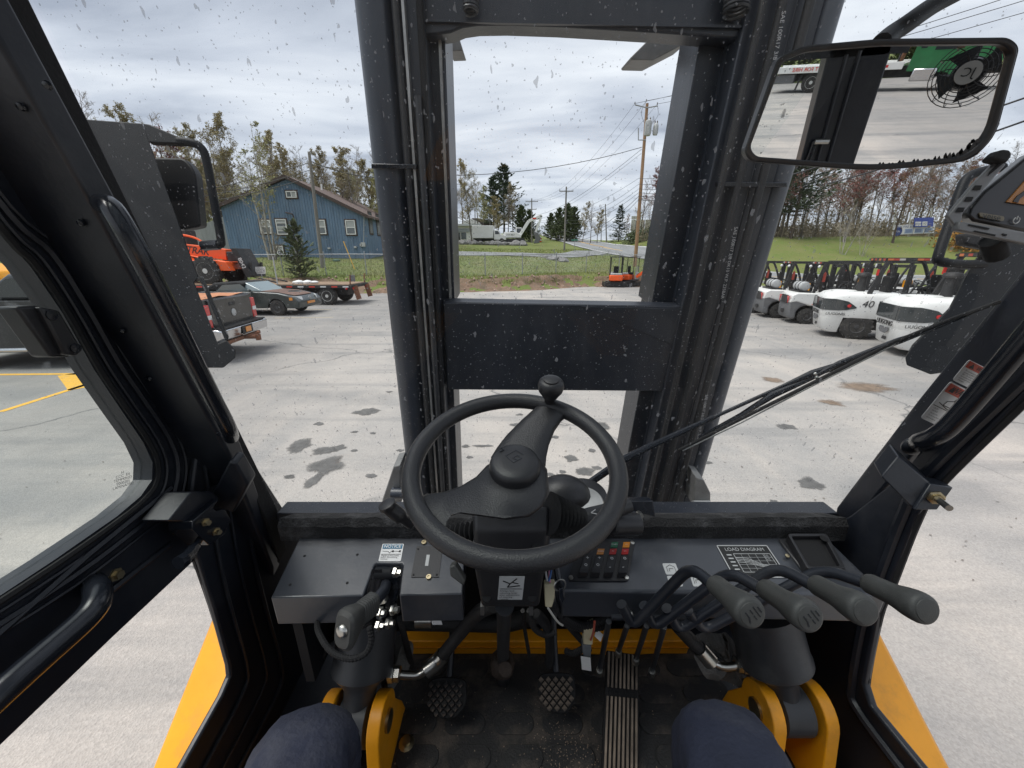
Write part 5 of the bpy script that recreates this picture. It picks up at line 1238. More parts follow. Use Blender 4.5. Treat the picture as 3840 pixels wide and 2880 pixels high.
# holder box with dark recess
hb = MB().prism([DB(x, y, 0.0) for x, y in [(2915, 2026), (3070, 2020), (3185, 2160), (3010, 2150)]], DN * 0.006).build('phone_tray', M_PLAS, dr, bevel=0.004)
rim_o = [DB(p.x, p.y, 0.024) for p in rnd([(2952, 2000), (3100, 2000), (3172, 2130), (3030, 2134)], 14, 4)]
rim_i = [DB(p.x, p.y, 0.024) for p in rnd([(2968, 2010), (3090, 2010), (3152, 2122), (3036, 2124)], 10, 4)]
MB().ring(rim_o, rim_i, -DN * 0.020).build('tray_rim', M_PLAS, hb, bevel=0.0012)
MB().prism(rim_i, DN * 0.001).add([], []).build('tray_pad', M_DARK, hb, smooth=None).location = -DN * 0.012
MB().lathe([(0.0, 0), (0.008, 0), (0.008, 0.001), (0, 0.001)], 16, DB(3090, 2020, 0.0245), DN).build('tray_hole', M_DARK, hb)
MB().lathe([(0, 0), (0.005, 0), (0.0045, 0.002), (0, 0.0025)], 10, DB(2952, 2085, 0.006), DN).build('screw', M_BRASS, hb)
# small lever stickers
for k, (tl, tr, bl) in enumerate((((2483, 2113), (2533, 2113), (2498, 2155)), ((2500, 2160), (2548, 2160), (2513, 2200)), ((2585, 2152), (2628, 2152), (2600, 2200)))):
    dc = Decal('lever_sticker', DB(*tl), DB(*tr), DB(*bl), M_SILV, dr, r=0.003, t=0.0007)
    dc.line([(0.2, 0.8), (0.2, 0.35), (0.5, 0.15), (0.8, 0.35), (0.8, 0.8)], 0.0008, M_INK); dc.line([(0.35, 0.75), (0.35, 0.5), (0.65, 0.5)], 0.0008, M_INK)
# ------------------------------------------------------------------ steering wheel, column, levers, pedals
wc_ = at(1930, 1740, d=0.567); phi = rad(17.5); WX = V((0, -math.sin(phi), math.cos(phi))); WU = V((0, math.cos(phi), math.sin(phi)))
RW = 0.151
sw_ = MB().torus(wc_, WX, RW, 0.0135, 72, 14).build('steering_wheel', M_LEATH, fork, smooth=80)
lbl(sw_, 'black three spoke steering wheel with spinner knob')
def wpt(a, r, h=0.0): return wc_ + RT * (math.cos(a) * r) + WU * (math.sin(a) * r) + WX * h
# spokes: one towards the upper right, a broad pair towards the lower left and right front
def spoke(a0, w0, a1, w1, r1=RW, sink=0.0):
    secs = []
    for t in [0, 0.15, 0.35, 0.6, 0.8, 0.92, 1.0]:
        r = 0.025 + (r1 - 0.025) * t; a = a0 + (a1 - a0) * t
        wd = (w0 + (w1 - w0) * t) + 0.030 * max(0, t - 0.75) ** 1 * 1.6
        h_ = -0.022 + 0.020 * t; th_ = 0.010
        c = wpt(a, r, h_); n = (RT * -math.sin(a) + WU * math.cos(a))
        secs.append([c + n * wd / 2 * k1 + WX * th_ * k2 for k1, k2 in ((-1, 0), (-0.85, 0.75), (-0.4, 1), (0.4, 1), (0.85, 0.75), (1, 0), (0.8, -0.8), (-0.8, -0.8))])
    return MB().loft(secs).build('spoke', M_LEATH, sw_, smooth=70)
spoke(rad(78), 0.088, rad(61), 0.046)
wpl = lambda x, y, h: on(x, y, wc_ + WX * h, WX)
sp_o = [(1545, 1905), (1562, 1868), (1600, 1852), (1660, 1846), (1725, 1824), (1785, 1788), (1825, 1745), (1900, 1700), (2000, 1690), (2052, 1760), (2060, 1850), (2035, 1900), (1985, 1938), (1900, 1950), (1800, 1936), (1720, 1926), (1682, 1938), (1662, 1965), (1655, 2005), (1600, 1985)]
secs = [[wpl(x + (1800 - x) * k, y + (1870 - y) * k, h) for x, y in sp_o] for h, k in ((-.030, .05), (-.026, .0), (-.014, .0), (-.006, .03), (-.003, .09))]
MB().loft(secs).build('spoke', M_LEATH, sw_, smooth=60)
hub = MB().lathe([(0.046, -0.034), (0.0415, -0.020), (0.0385, -0.014), (0.0375, 0.004), (0.0355, 0.011), (0.031, 0.0145), (0.016, 0.0155), (0.0, 0.0155)], 40, wc_ + WU * -0.006, WX)
hub = hub.build('hub_cap', M_PLAS, sw_, smooth=50)
o_ = wc_ + WU * 0.0 + WX * 0.0156
def hline(P, wd=0.0014):
    m_ = MB()
    for a, b in zip(P[:-1], P[1:]):
        m_.bar(o_ + RT * a[0] + WU * a[1], o_ + RT * b[0] + WU * b[1], wd, 0.0012, WX)
    return m_.build('hub_emblem', M_CABG, hub, smooth=None)
hline([(0.013, 0.004), (0.002, 0.013), (-0.013, 0.002), (-0.002, -0.011), (0.010, -0.003), (0.004, 0.003), (-0.003, -0.002), (0.003, -0.006)])
hline([(-0.022, 0.010), (-0.016, 0.014), (-0.020, 0.018)], 0.0008)
kb = wpt(rad(65), RW - 0.004, 0.012)
kn = MB().lathe([(0.009, 0), (0.009, 0.008), (0.013, 0.012), (0.016, 0.018), (0.021, 0.026), (0.0225, 0.034), (0.021, 0.042), (0.017, 0.046), (0.013, 0.0465), (0.013, 0.0485), (0.008, 0.0500), (0.0, 0.0503)], 28, kb, WX)
kn.build('spinner_knob', M_PLAS, sw_, smooth=50)
# column shrouds
SHN = V((0, -0.72, 0.69)).normalized()
up_sh = MB().loft([[at(x, y, d=dd) for x, y, dd in ((1770, 1900, .66), (2065, 1900, .66), (2065, 1900, .80), (1770, 1900, .80))],
                   [at(x, y, d=dd) for x, y, dd in ((1776, 1990, .645), (2062, 1990, .645), (2070, 1975, .80), (1770, 1975, .80))],
                   [at(x, y, d=dd) for x, y, dd in ((1782, 2135, .665), (2040, 2135, .665), (2045, 2120, .80), (1780, 2120, .80))],
                   [at(x, y, d=dd) for x, y, dd in ((1806, 2276, .70), (2022, 2276, .70), (2020, 2250, .80), (1810, 2250, .80))]]).build('column_shroud', M_PLAS, fork, bevel=0.008, bseg=3)
lbl(up_sh, 'black plastic steering column shroud')
for x, y, dd in ((1822, 2052, .650), (2013, 2052, .650), (1825, 2240, .690), (1995, 2240, .690)):
    MB().lathe([(0.0, 0.001), (0.007, 0.001), (0.008, 0.0), (0.009, -0.002)], 14, at(x, y, d=dd), SHN).build('screw_recess', M_DARK, up_sh)
q = lambda x, y: at(x, y, d=0.665 + (y - 2135) * 0.00025)
dc = Decal('column_sticker', q(1873, 2160), q(1968, 2160), q(1866, 2247), M_SILV, up_sh, t=0.001)
dc.line([(0.05, 0.52), (0.95, 0.52)], 0.001, M_INK); dc.line([(0.15, 0.18), (0.45, 0.30), (0.35, 0.45), (0.85, 0.38)], 0.0022, M_INK); dc.line([(0.45, 0.30), (0.7, 0.08)], 0.0022, M_INK); dc.line([(0.55, 0.25), (0.78, 0.30)], 0.002, M_INK)
for j, t_ in enumerate(('Always lock', 'adjusting lever', 'after adjustment', 'of steering', 'console.')): dc.text(t_, 0.06, 0.59 + 0.09 * j, 0.095, M_INK, align='LEFT')
# rear hump of the column and silver cap beside it
MB().ball(at(2110, 1870, d=0.79), (0.06, 0.05, 0.05), 20, 12).build('column_hump', M_PLAS, fork)
MB().lathe([(0.038, 0), (0.038, 0.02), (0.033, 0.026), (0, 0.027)], 24, at(2190, 1905, d=0.78), (0.1, -0.3, 1)).build('wiper_motor', M_STEEL, fork)
MB().lathe([(0.046, -0.01), (0.048, 0.0), (0.044, 0.03), (0.03, 0.036), (0, 0.037)], 24, at(2190, 1885, d=0.83), (0.1, -0.2, 1)).build('motor_cover', M_PLAS, fork)
# bellows and turn stalk
def bellows(a, b, r0, r1, n, nm):
    a, b = V(a), V(b); ax = (b - a); l = ax.length; prof = []
    for i in range(n * 2 + 1):
        t = i / (n * 2); r = r0 + (r1 - r0) * t
        prof.append((r * (1.0 if i % 2 == 0 else 0.66), l * t))
    return MB().lathe(prof, 22, a, ax).build(nm, M_RUB, fork, smooth=25)
bellows(at(2058, 1925, d=.66), at(2180, 1942, d=.69), 0.037, 0.018, 7, 'stalk_bellows')
bellows(at(1790, 1990, d=.68), at(1680, 1992, d=.69), 0.018, 0.012, 6, 'stalk_bellows')
stk = MB().tube([at(2175, 1942, d=.69), at(2200, 1940, d=.695), at(2240, 1932, d=.70), at(2360, 1895, d=.72)], [0.010, 0.016, 0.017, 0.013], 14).build('turn_stalk', M_PLAS, fork)
text('<  >', 0.02, M_SYM, stk, at(2250, 1918, d=.68), (1, 0, 0.25), (0, .5, 1), name='turn_arrows')
MB().tube([at(2290, 1965, d=.73), at(2390, 1965, d=.75)], 0.022, 16).build('stalk_switch', M_PLAS, fork, bevel=0.003)
MB().tube([at(2385, 1955, d=.75), at(2400, 1955, d=.75)], 0.014, 12).build('switch_collar', M_PLAS, fork)
MB().prism([at(x, y, d=.82) for x, y in ((2345, 1880), (2450, 1878), (2458, 1940), (2370, 1915))], (0, 0.03, -0.01)).build('wiper_bracket', M_CABG, fork, bevel=0.002)
MB().tube([at(2395, 1925, d=.80), at(2402, 1935, d=.785)], 0.006, 8).build('bolt', M_STEEL, fork)
MB().tube(bez([at(1540, 1965, d=.68), at(1500, 1935, d=.66), at(1462, 1905, d=.65), at(1448, 1885, d=.645)], 4), [0.009] * 4 + [0.013] * 5 + [0.015] * 3 + [0.010], 12).build('gear_lever', M_PLAS, fork)
# tilt lock lever, ignition keys
MB().prism([at(x, y, d=.66) for x, y in ((1684, 2125), (1706, 2118), (1745, 2180), (1738, 2200), (1688, 2162))], (0.0, 0.02, -0.008)).build('tilt_lock_lever', M_GRIP, fork, bevel=0.003)
ky = thing('key_bunch', 'small bunch of dark keys hanging on a ring beside the steering column', 'keys', at(2100, 2190, d=.70), world=True)
MB().torus(at(2100, 2195, d=.695), (0.3, -1, 0.2), 0.011, 0.0013, 24, 6).build('key_ring', M_STEEL, ky)
MB().tube([at(2085, 2120, d=.71), at(2095, 2175, d=.70)], 0.006, 8).build('key', M_CABG, ky)
MB().prism([at(x, y, d=.69) for x, y in ((2096, 2208), (2112, 2206), (2118, 2250), (2108, 2262), (2098, 2245))], (0, 0.006, 0)).build('key', M_CABG, ky, bevel=0.001)
# --- four work levers with grey grips
def lever(pts, gr, nm, mark):
    P = [at(x, y, d=dd) for x, y, dd in pts]
    core = []
    for i, p in enumerate(P):
        if 0 < i < len(P) - 1:
            a_, b_ = P[i - 1], P[i + 1]
            l0, l1 = min(0.03, (a_ - p).length * .45), min(0.03, (b_ - p).length * .45)
            A, B = p + (a_ - p).normalized() * l0, p + (b_ - p).normalized() * l1
            for t in (0, .2, .4, .6, .8, 1): core.append(A * (1 - t) ** 2 + p * 2 * t * (1 - t) + B * t * t)
        else: core.append(p)
    o = MB().tube(core, 0.0098, 12).build('work_lever', M_CAB, fork, smooth=60)
    lbl(o, nm)
    g0, g1 = at(*gr[0][:2], d=gr[0][2]), at(*gr[1][:2], d=gr[1][2])
    ax = g1 - g0; prof = []
    for t, r in ((-0.02, 0.014), (0.0, 0.0185), (0.05, 0.0205), (0.30, 0.0208), (0.42, 0.0212), (0.54, 0.0228), (0.68, 0.0262), (0.80, 0.0280), (0.90, 0.0280), (0.955, 0.0262), (0.975, 0.0230), (0.98, 0.0212), (0.995, 0.0205), (1.0, 0.0175), (1.005, 0.0)):
        k = 1 - 0.12 * max(0, t - 0.5)
        prof.append((r * .78, ax.length * t))
    gb = MB().lathe(prof, 26, g0, ax).build('grip', M_GRIP, o, smooth=45)
    if mark:
        n = ax.normalized(); rgt = V((0.55, -0.5, -0.6)); rgt = (rgt - n * rgt.dot(n)).normalized(); u = n.cross(rgt); c0 = g1 + n * 0.0006
        m_ = MB()
        for (x0, y0, x1, y1) in ((-.008, .007, .008, .007), (-.007, .001, -.001, .001), (.002, .001, .008, .001), (-.008, -.006, .0, -.006), (.0, -.006, .006, -.009), (-.004, .012, .004, .012)):
            m_.bar(c0 + rgt * x0 + u * y0, c0 + rgt * x1 + u * y1, 0.0016, 0.0012, n)
        m_.build('grip_mark', M_CABG, gb, smooth=None)
lever([(2330, 2265, .74), (2372, 2350, .76), (2590, 2122, .665), (2700, 2215, .60)], [(2682, 2192, .605), (2822, 2306, .515)], 'first work lever, nearest the steering column', True)
lever([(2415, 2270, .74), (2452, 2355, .76), (2738, 2140, .675), (2880, 2225, .61)], [(2868, 2207, .615), (3040, 2320, .52)], 'second work lever counted from the steering column', True)
lever([(2500, 2280, .74), (2545, 2365, .77), (2912, 2122, .68), (3075, 2210, .61)], [(3060, 2192, .615), (3250, 2296, .525)], 'third work lever counted from the steering column', False)
lever([(2580, 2290, .74), (2640, 2365, .78), (3085, 2132, .69), (3270, 2195, .62)], [(3255, 2186, .625), (3482, 2292, .535)], 'fourth work lever, furthest to the right', False)
# pivot shaft and pushrods below
MB().tube([at(2290, 2310, d=.80), at(2620, 2310, d=.80)], 0.008, 10).build('lever_shaft', M_CAB, fork)
for x in (2352, 2425, 2500):
    MB().lathe([(0.010, 0), (0.013, 0.002), (0.013, 0.008), (0.010, 0.010)], 14, at(x, 2308, d=.795), (1, 0, 0)).build('lever_bush', M_STEEL, fork)
for a, b in (((2283, 2330), (2248, 2512)), ((2352, 2345), (2320, 2440)), ((2425, 2345), (2385, 2470)), ((2490, 2350), (2445, 2515))):
    r_ = MB().tube([at(*a, d=.80), at(*b, d=1.02)], 0.0062, 8).build('pushrod', M_CAB, fork)
    MB().tube([at(*b, d=1.015), at(b[0] - 2, b[1] + 14, d=1.04)], 0.009, 8).build('rod_end', M_STEEL, r_)
# --- parking brake: grey grip, chrome button, steel links
pb = MB().tube([at(1300, 2345, d=.62), at(1345, 2310, d=.635), at(1395, 2270, d=.66), at(1440, 2215, d=.70), at(1455, 2170, d=.74)], [0.009, 0.009, 0.010, 0.010, 0.010], 10).build('parking_brake', M_CAB, fork)
lbl(pb, 'parking brake lever with ribbed grey grip')
g0, g1 = at(1400, 2262, d=.655), at(1285, 2352, d=.59); ax = g1 - g0; secs = []
u = ax.cross(V((0, 0, 1))).normalized(); v = u.cross(ax).normalized()
for i in range(31):
    t = i / 30; a_ = 0.0135 + 0.005 * sstep(0.5, 0.9, t); b_ = 0.019 + 0.013 * sstep(0.45, 0.85, t)
    if 0.05 < t < 0.55 and i % 2: a_ *= 0.93; b_ *= 0.95
    if t > 0.93: a_ *= 1 - (t - 0.93) * 3; b_ *= 1 - (t - 0.93) * 3
    secs.append([g0 + ax * t + u * a_ * math.copysign(abs(math.cos(q)) ** 0.6, math.cos(q)) + v * b_ * math.copysign(abs(math.sin(q)) ** 0.6, math.sin(q)) - v * 0.008 * sstep(0.4, 0.9, t) for q in [2 * PI * j / 20 for j in range(20)]])
gb = MB().loft(secs).build('brake_grip', M_GRIP, pb, smooth=35)
cb = g1 - v * 0.006
bt = MB().lathe([(0.0105, -0.004), (0.0105, 0.001), (0.009, 0.0035), (0.006, 0.005), (0, 0.0056)], 18, cb, ax).build('brake_button', M_STEEL, gb, smooth=60)
MB().bar(cb + u * 0.0085 + ax.normalized() * 0.0052, cb - u * 0.0085 + ax.normalized() * 0.0052, 0.002, 0.0015, ax).build('button_slot', M_STAINB, gb, smooth=None)
for dx_ in (-0.018, 0.018):
    MB().prism([at(x, y, d=.72) + V((dx_, 0, 0)) for x, y in ((1428, 2135), (1462, 2135), (1455, 2210), (1440, 2290), (1405, 2290), (1412, 2210))], (0.004, 0, 0)).build('brake_plate', M_CABG, pb, bevel=0.001)
MB().tube([at(1410, 2150, d=.73), at(1480, 2150, d=.73)], 0.012, 12).build('brake_pivot', M_BRKT, pb)
for x, y, dd in ((1420, 2298, .69), (1452, 2335, .70), (1415, 2345, .70), (1470, 2285, .71), (1480, 2145, .71)):
    MB().lathe([(0, 0), (0.010, 0), (0.010, 0.006), (0.006, 0.007), (0.006, 0.014), (0, 0.014)], 6, at(x, y, d=dd), (1, -0.2, 0.1)).build('brake_nut', M_STEEL, pb)
MB().prism([at(x, y, d=.70) for x, y in ((1403, 2262), (1445, 2252), (1448, 2262), (1406, 2274))], (0, 0.012, 0)).build('brake_clip', M_STEEL, pb)
# corrugated cable loop below the grip
def conduit(pts, r, nm, n=10, pitch=0.006, par=None):
    p = bez([at(x, y, d=dd) for x, y, dd in pts], n); L_ = sum((b - a).length for a, b in zip(p[:-1], p[1:]))
    k = max(12, int(L_ / pitch) * 2); out = []; acc = [0]
    for a, b in zip(p[:-1], p[1:]): acc.append(acc[-1] + (b - a).length)
    j = 0
    for i in range(k + 1):
        s_ = L_ * i / k
        while j < len(acc) - 2 and acc[j + 1] < s_: j += 1
        t = (s_ - acc[j]) / max(1e-6, acc[j + 1] - acc[j]); out.append(p[j].lerp(p[j + 1], t))
    return MB().tube(out, [r if i % 2 else r * 0.8 for i in range(k + 1)], 8).build(nm, M_RUB, par or fork, smooth=25)
conduit([(1190, 2320, .80), (1195, 2370, .76), (1240, 2440, .72), (1310, 2470, .70), (1370, 2450, .70), (1393, 2400, .70), (1385, 2350, .70)], 0.0062, 'cable_conduit')
conduit([(1395, 1990 + 340, .86), (1240, 2420, .88), (1205, 2480, .9)], 0.006, 'cable_conduit')
conduit([(2080, 2270, .80), (2120, 2330, .84), (2180, 2400, .92), (2210, 2440, .95)], 0.008, 'cable_conduit')
conduit([(2010, 2300, .86), (2050, 2350, .9), (2062, 2420, .98), (2058, 2490, 1.05)], 0.012, 'cable_conduit')
conduit([(2110, 2310, .82), (2180, 2345, .85), (2250, 2330, .84), (2300, 2300, .82)], 0.009, 'cable_conduit')
conduit([(2100, 2330, .84), (2190, 2360, .86), (2280, 2345, .85)], 0.008, 'cable_conduit')
conduit([(2120, 2440, .92), (2150, 2450, .92), (2190, 2430, .9)], 0.008, 'cable_conduit')
for k, (c_, pts) in enumerate((((0.5, 0.5, 0.5), [(2050, 2080, .72), (2045, 2130, .72), (2052, 2180, .715)]), ((0.05, 0.15, 0.4), [(2062, 2085, .72), (2068, 2130, .72), (2058, 2180, .715)]), ((0.5, 0.2, 0.3), [(2072, 2090, .72), (2060, 2140, .72), (2062, 2185, .715)]), ((0.4, 0.08, 0.05), [(2230, 2330, .8), (2225, 2370, .82), (2215, 2400, .85)]), ((0.55, 0.55, 0.5), [(2055, 2280, .74), (2090, 2330, .78), (2110, 2345, .80)]))):
    MB().tube(bez([at(x, y, d=dd) for x, y, dd in pts], 5), 0.0022, 6).build('wire', mat('wire_%d' % k, c_, 0.5), fork)
MB().prism([at(x, y, d=.71) for x, y in ((2040, 2195), (2082, 2192), (2080, 2245), (2070, 2280), (2045, 2278), (2042, 2240))], (0, 0.014, 0)).build('connector', M_WIREY, fork, bevel=0.002)
cn = MB().prism([at(x, y, d=.85) for x, y in ((2190, 2365), (2230, 2345), (2222, 2420), (2188, 2418))], (0, 0.02, 0)).build('connector', M_WIREY, fork, bevel=0.002)
MB().prism([at(x, y, d=.85) for x, y in ((2184, 2420), (2218, 2422), (2216, 2466), (2188, 2464))], (0, 0.018, 0)).build('connector', mat('grey_plug', (0.12, 0.13, 0.14), 0.5), fork, bevel=0.002)
Decal('wire_tag', at(2178, 2460, d=.84), at(2214, 2466, d=.84), at(2182, 2510, d=.85), M_WHITE, fork, t=0.0006)
Decal('wire_tag', at(2238, 2358, d=.86), at(2262, 2380, d=.86), at(2228, 2384, d=.86), M_WHITE, fork, t=0.0006)
Decal('wire_tag', at(1615, 2318, d=.86), at(1652, 2318, d=.86), at(1622, 2342, d=.86), M_WHITE, fork, t=0.0006)
# --- column shaft, joint, hoses
MB().tube([at(1892, 2270, d=.78), at(1890, 2300, d=.83), at(1886, 2470, d=1.04)], [0.020, 0.016, 0.016], 12).build('steering_shaft', M_TILT, fork)
for x in (1808, 1992):
    MB().prism([at(a_, b_, d=.76) for a_, b_ in ((x - 7, 2276), (x + 7, 2276), (x + 7, 2308), (x - 7, 2308))], (0, 0.02, 0)).build('shroud_bolt', M_STEEL, fork)
M_RUST = mat('rusty_joint', (0.05, 0.036, 0.028), 0.75, var=0.4, scale=30, bump=0.3, bscale=50)
jt = MB().ball(at(1884, 2490, d=1.06), (0.034, 0.034, 0.034), 12, 8, 0.8).build('universal_joint', M_RUST, fork, smooth=30)
MB().tube([at(1900, 2500, d=1.02), at(1895, 2510, d=1.0)], 0.018, 10).build('joint_cap', M_RUST, jt)
MB().tube([at(1886, 2510, d=1.08), at(1884, 2550, d=1.15)], 0.022, 10).build('joint_stub', M_TILT, jt)
def hose(pts, r, name='hose', mt=None, n=6): return MB().tube(bez([at(x, y, d=dd) for x, y, dd in pts], n), r, 10).build(name, mt or M_HOSE, fork)
hose([(1850, 2270, .84), (1790, 2300, .88), (1730, 2370, .94), (1660, 2455, .97)], 0.016)
hose([(1420, 2330, .98), (1560, 2330, 1.0), (1780, 2335, 1.02), (1900, 2335, 1.02), (2000, 2310, .98)], 0.022)
hose([(1560, 2325, .98), (1620, 2325, .98)], 0.018, 'hose_fitting', M_STEEL)
hose([(1960, 2290, .88), (1968, 2360, .95), (1985, 2460, 1.04)], 0.005)
hose([(1500, 2320, .92), (1520, 2400, .98), (1545, 2500, 1.06)], 0.008)
hose([(1985, 2290, .86), (2000, 2350, .88), (2040, 2380, .9), (2080, 2370, .9)], 0.007)
hose([(1660, 2455, .97), (1640, 2480, .97), (1595, 2520 - 5, .96)], 0.019, 'hose_fitting', M_STEEL)
hose([(1605, 2508, .96), (1570, 2530, .955), (1530, 2540 - 8, .95), (1490, 2528, .945)], 0.0095, 'hose_pipe', M_STEEL)
for x, r_ in ((1490, 0.017), (1468, 0.019)):
    MB().lathe([(r_ * .8, -0.008), (r_, -0.006), (r_, 0.006), (r_ * .8, 0.008)], 6, at(x, 2527, d=.94), (1, 0.0, 0.0)).build('hose_nut', M_STEEL, fork)
hose([(2540, 2345, .92), (2580, 2390, .95), (2640, 2450, .96)], 0.017)
hose([(2622, 2432, .955), (2665, 2482, .955)], 0.0195, 'hose_fitting', M_STEEL)
hose([(2660, 2475, .955), (2695, 2495, .95), (2730, 2500, .945), (2780, 2492, .94)], 0.0095, 'hose_pipe', M_STEEL)
for x, r_ in ((2770, 0.017), (2792, 0.019)):
    MB().lathe([(r_ * .8, -0.008), (r_, -0.006), (r_, 0.006), (r_ * .8, 0.008)], 6, at(x, 2492, d=.94), (1, 0, 0)).build('hose_nut', M_STEEL, fork)
# --- floor, mat with raised pads, amber crossbeam
ZF = H - 1.2
fl = lambda x, y, z=0.0: at(x, y, Z=ZF + z)
MB().span((-0.72, 0.0, ZF - 0.06), (0.95, 1.12, ZF - 0.012)).build('cab_floor', M_CAB, fork)
fm = MB().prism([fl(x, y) for x, y in ((1545, 2450), (1930, 2448), (2380, 2455), (2620, 2430), (2720, 2570), (2770, 2680), (2900, 2990), (1340, 2990), (1440, 2830), (1490, 2610))], (0, 0, -0.010))
fm = lbl(fm.build('floor_mat', M_MAT, fork, bevel=0.003), 'black rubber floor mat with raised oval pads and dried mud')
pad = None
spots = []
for j in range(6):
    for i in range(8):
        c = V((-.26 + .132 * i + .02 * (j % 2), .84 - .074 * j, ZF)); d_ = c - EYE; z_ = d_.dot(FW); px, py = 1920 + F * d_.dot(RT) / z_, 1440 - F * d_.dot(UP) / z_
        if 1500 + (2830 - py) * .2 < px < 2640 + (py - 2450) * .45 and not (1780 < px < 2000 and py < 2640): spots.append(c)
for k, c in enumerate(spots):
    if pad is None:
        L_, R_ = 0.055, 0.026
        pts = [V((math.copysign(L_ - R_, math.cos(a)) + R_ * math.cos(a), R_ * math.sin(a), 0)) for a in [2 * PI * (j + .5) / 20 for j in range(20)]]
        mbp = MB().prism([q - V((0, 0, .003)) for q in pts], (0, 0, 0.007))
        pad = mbp.build('mat_pad', M_MAT, fm, bevel=0.0015); pad.location = c
    else:
        o = pad.copy(); COL.objects.link(o); o.location = c
cb_ = MB().span((-0.36, 0.885, ZF - 0.02), (0.56, 0.93, ZF + 0.052)).build('crossbeam', M_AMBER, fork, bevel=0.004)
lbl(cb_, 'amber painted steel crossbeam ahead of the pedals')
MB().span((-0.36, 0.881, ZF + 0.024), (0.56, 0.886, ZF + 0.029)).build('beam_seam', M_AMBERD, cb_)
# mud crumbs
random.seed(8); cr = MB()
for k in range(420):
    if random.random() < 0.6: x, y = random.gauss(2130, 70), random.gauss(2820, 75)
    else: x, y = random.uniform(1480, 2800), random.uniform(2560, 2900)
    c = fl(x, y, 0.004); s_ = random.uniform(0.0006, 0.0019)
    cr.add([c + V((-s_, -s_, 0)), c + V((s_, -s_, 0)), c + V((0, s_, 0)), c + V((0, 0, s_ * 1.3))], [(0, 1, 3), (1, 2, 3), (2, 0, 3)])
o = cr.build('mud_crumbs', M_MUD, fm, smooth=None); o['kind'] = 'stuff'
m_ = MB().lathe([(0, 0), (0.02, 0), (0.02, 0.004), (0.011, 0.006), (0.011, 0.016), (0, 0.016)], 12, fl(1525, 2790, 0.0), (0, 0, 1)).build('floor_bolt', M_BRASS, fm)
# pedals
def pedal(pix, nm, z=0.10, mudf=0.0):
    c = sum((V(p).to_3d() for p in pix), V((0, 0, 0))) / len(pix)
    p0 = at(c.x, c.y, Z=ZF + z); n = V((0, -0.62, 0.78)).normalized()
    pp = lambda x, y, off=0.0: on(x, y, p0 + n * off, n)
    o = MB().prism([pp(p.x, p.y) for p in rnd(pix, 22, 4)], -n * 0.014).build('pedal', M_RUB, fork, bevel=0.003)
    lbl(o, nm)
    P = [pp(*p) for p in pix]; uu = V((1, 0, 0)); vv = n.cross(uu).normalized(); blk = None
    xs = [(q - p0).dot(uu) for q in P]; ys = [(q - p0).dot(vv) for q in P]
    s_ = 0.0098; xa, xb, ya, yb = min(xs) + .01, max(xs) - .01, min(ys) + .012, max(ys) - .012
    j = 0; y = ya
    while y < yb:
        x = xa + (s_ if j % 2 else 0)
        while x < xb:
            wid = 1.0 if (y - min(ys)) / (max(ys) - min(ys)) > 0.4 else 0.55 + 0.45 * (y - min(ys)) / (max(ys) - min(ys)) / 0.4
            if abs(x - (xa + xb) / 2) < (xb - xa) / 2 * wid + 0.003:
                if blk is None:
                    q = [uu * 0.0072, vv * 0.0072, -uu * 0.0072, -vv * 0.0072]
                    blk = MB().prism(q, n * 0.006).build('tread_block', M_RUBM if mudf else M_RUBD, o, smooth=None); blk.location = p0 + uu * x + vv * y
                else:
                    b2 = blk.copy(); COL.objects.link(b2); b2.location = p0 + uu * x + vv * y
            x += 2 * s_
        y += s_; j += 1
    MB().tube([p0 - n * 0.012, p0 + V((0, 0.10, 0.05)), p0 + V((0, 0.16, 0.16))], 0.009, 8).build('pedal_arm', M_CAB, o)
M_ACC = mat('mud_caked_rubber', (0.024, 0.022, 0.021), 0.85, col2=(0.36, 0.285, 0.22), scale=16, detail=10, bump=0.3, bscale=60, stretch=(1, .35, 1))
M_RUBD = mat('pedal_rubber_dark', (0.018, 0.017, 0.017), 0.8, dust=(0.24, 0.17, 0.13), dscale=26, damt=.8, bump=.2, bscale=90)
M_RUBM = mat('muddy_rubber', (0.020, 0.019, 0.018), 0.8, col2=(0.20, 0.155, 0.12), scale=30, detail=8, bump=0.2, bscale=90)
pedal([(1605, 2552), (1640, 2540), (1712, 2540), (1749, 2550), (1750, 2640), (1708, 2697), (1645, 2697), (1605, 2640)], 'left black pedal with diamond tread')
pedal([(2017, 2532), (2050, 2522), (2120, 2522), (2154, 2530), (2161, 2617), (2132, 2677), (2070, 2677), (2017, 2608)], 'middle pedal with muddy diamond tread', mudf=1)
n = V((0, -0.42, 0.91)).normalized(); p0 = at(2330, 2640, Z=ZF + 0.07)
pp = lambda x, y, off=0.0: on(x, y, p0 + n * off, n)
ac = MB().prism([pp(x, y) for x, y in ((2275, 2438), (2396, 2456), (2396, 2720), (2394, 2960), (2255, 2960), (2262, 2720), (2268, 2620))], -n * 0.016).build('accelerator_pedal', M_RUB, fork, bevel=0.002)
lbl(ac, 'long ribbed accelerator pedal caked with mud')
for k in range(8):
    t = (k + 0.5) / 8
    A, B = pp(2277 + 117 * t, 2442 + 16 * t, 0.003), pp(2258 + 136 * t, 2955, 0.003)
    M1 = A.lerp(B, 0.30); M2 = A.lerp(B, 0.37)
    MB().bar(A, M1, 0.0055, 0.006, n).build('pedal_rib', M_ACC, ac, bevel=0.001)
    MB().bar(M2, B, 0.0055, 0.006, n).build('pedal_rib', M_ACC, ac, bevel=0.001)
text('WILLIAMS', 0.017, M_RUB, ac, pp(2345, 2572, 0.001), (1, 0, 0), (0, .9, .4), name='pedal_lettering', ext=0.001, bold=0.006)
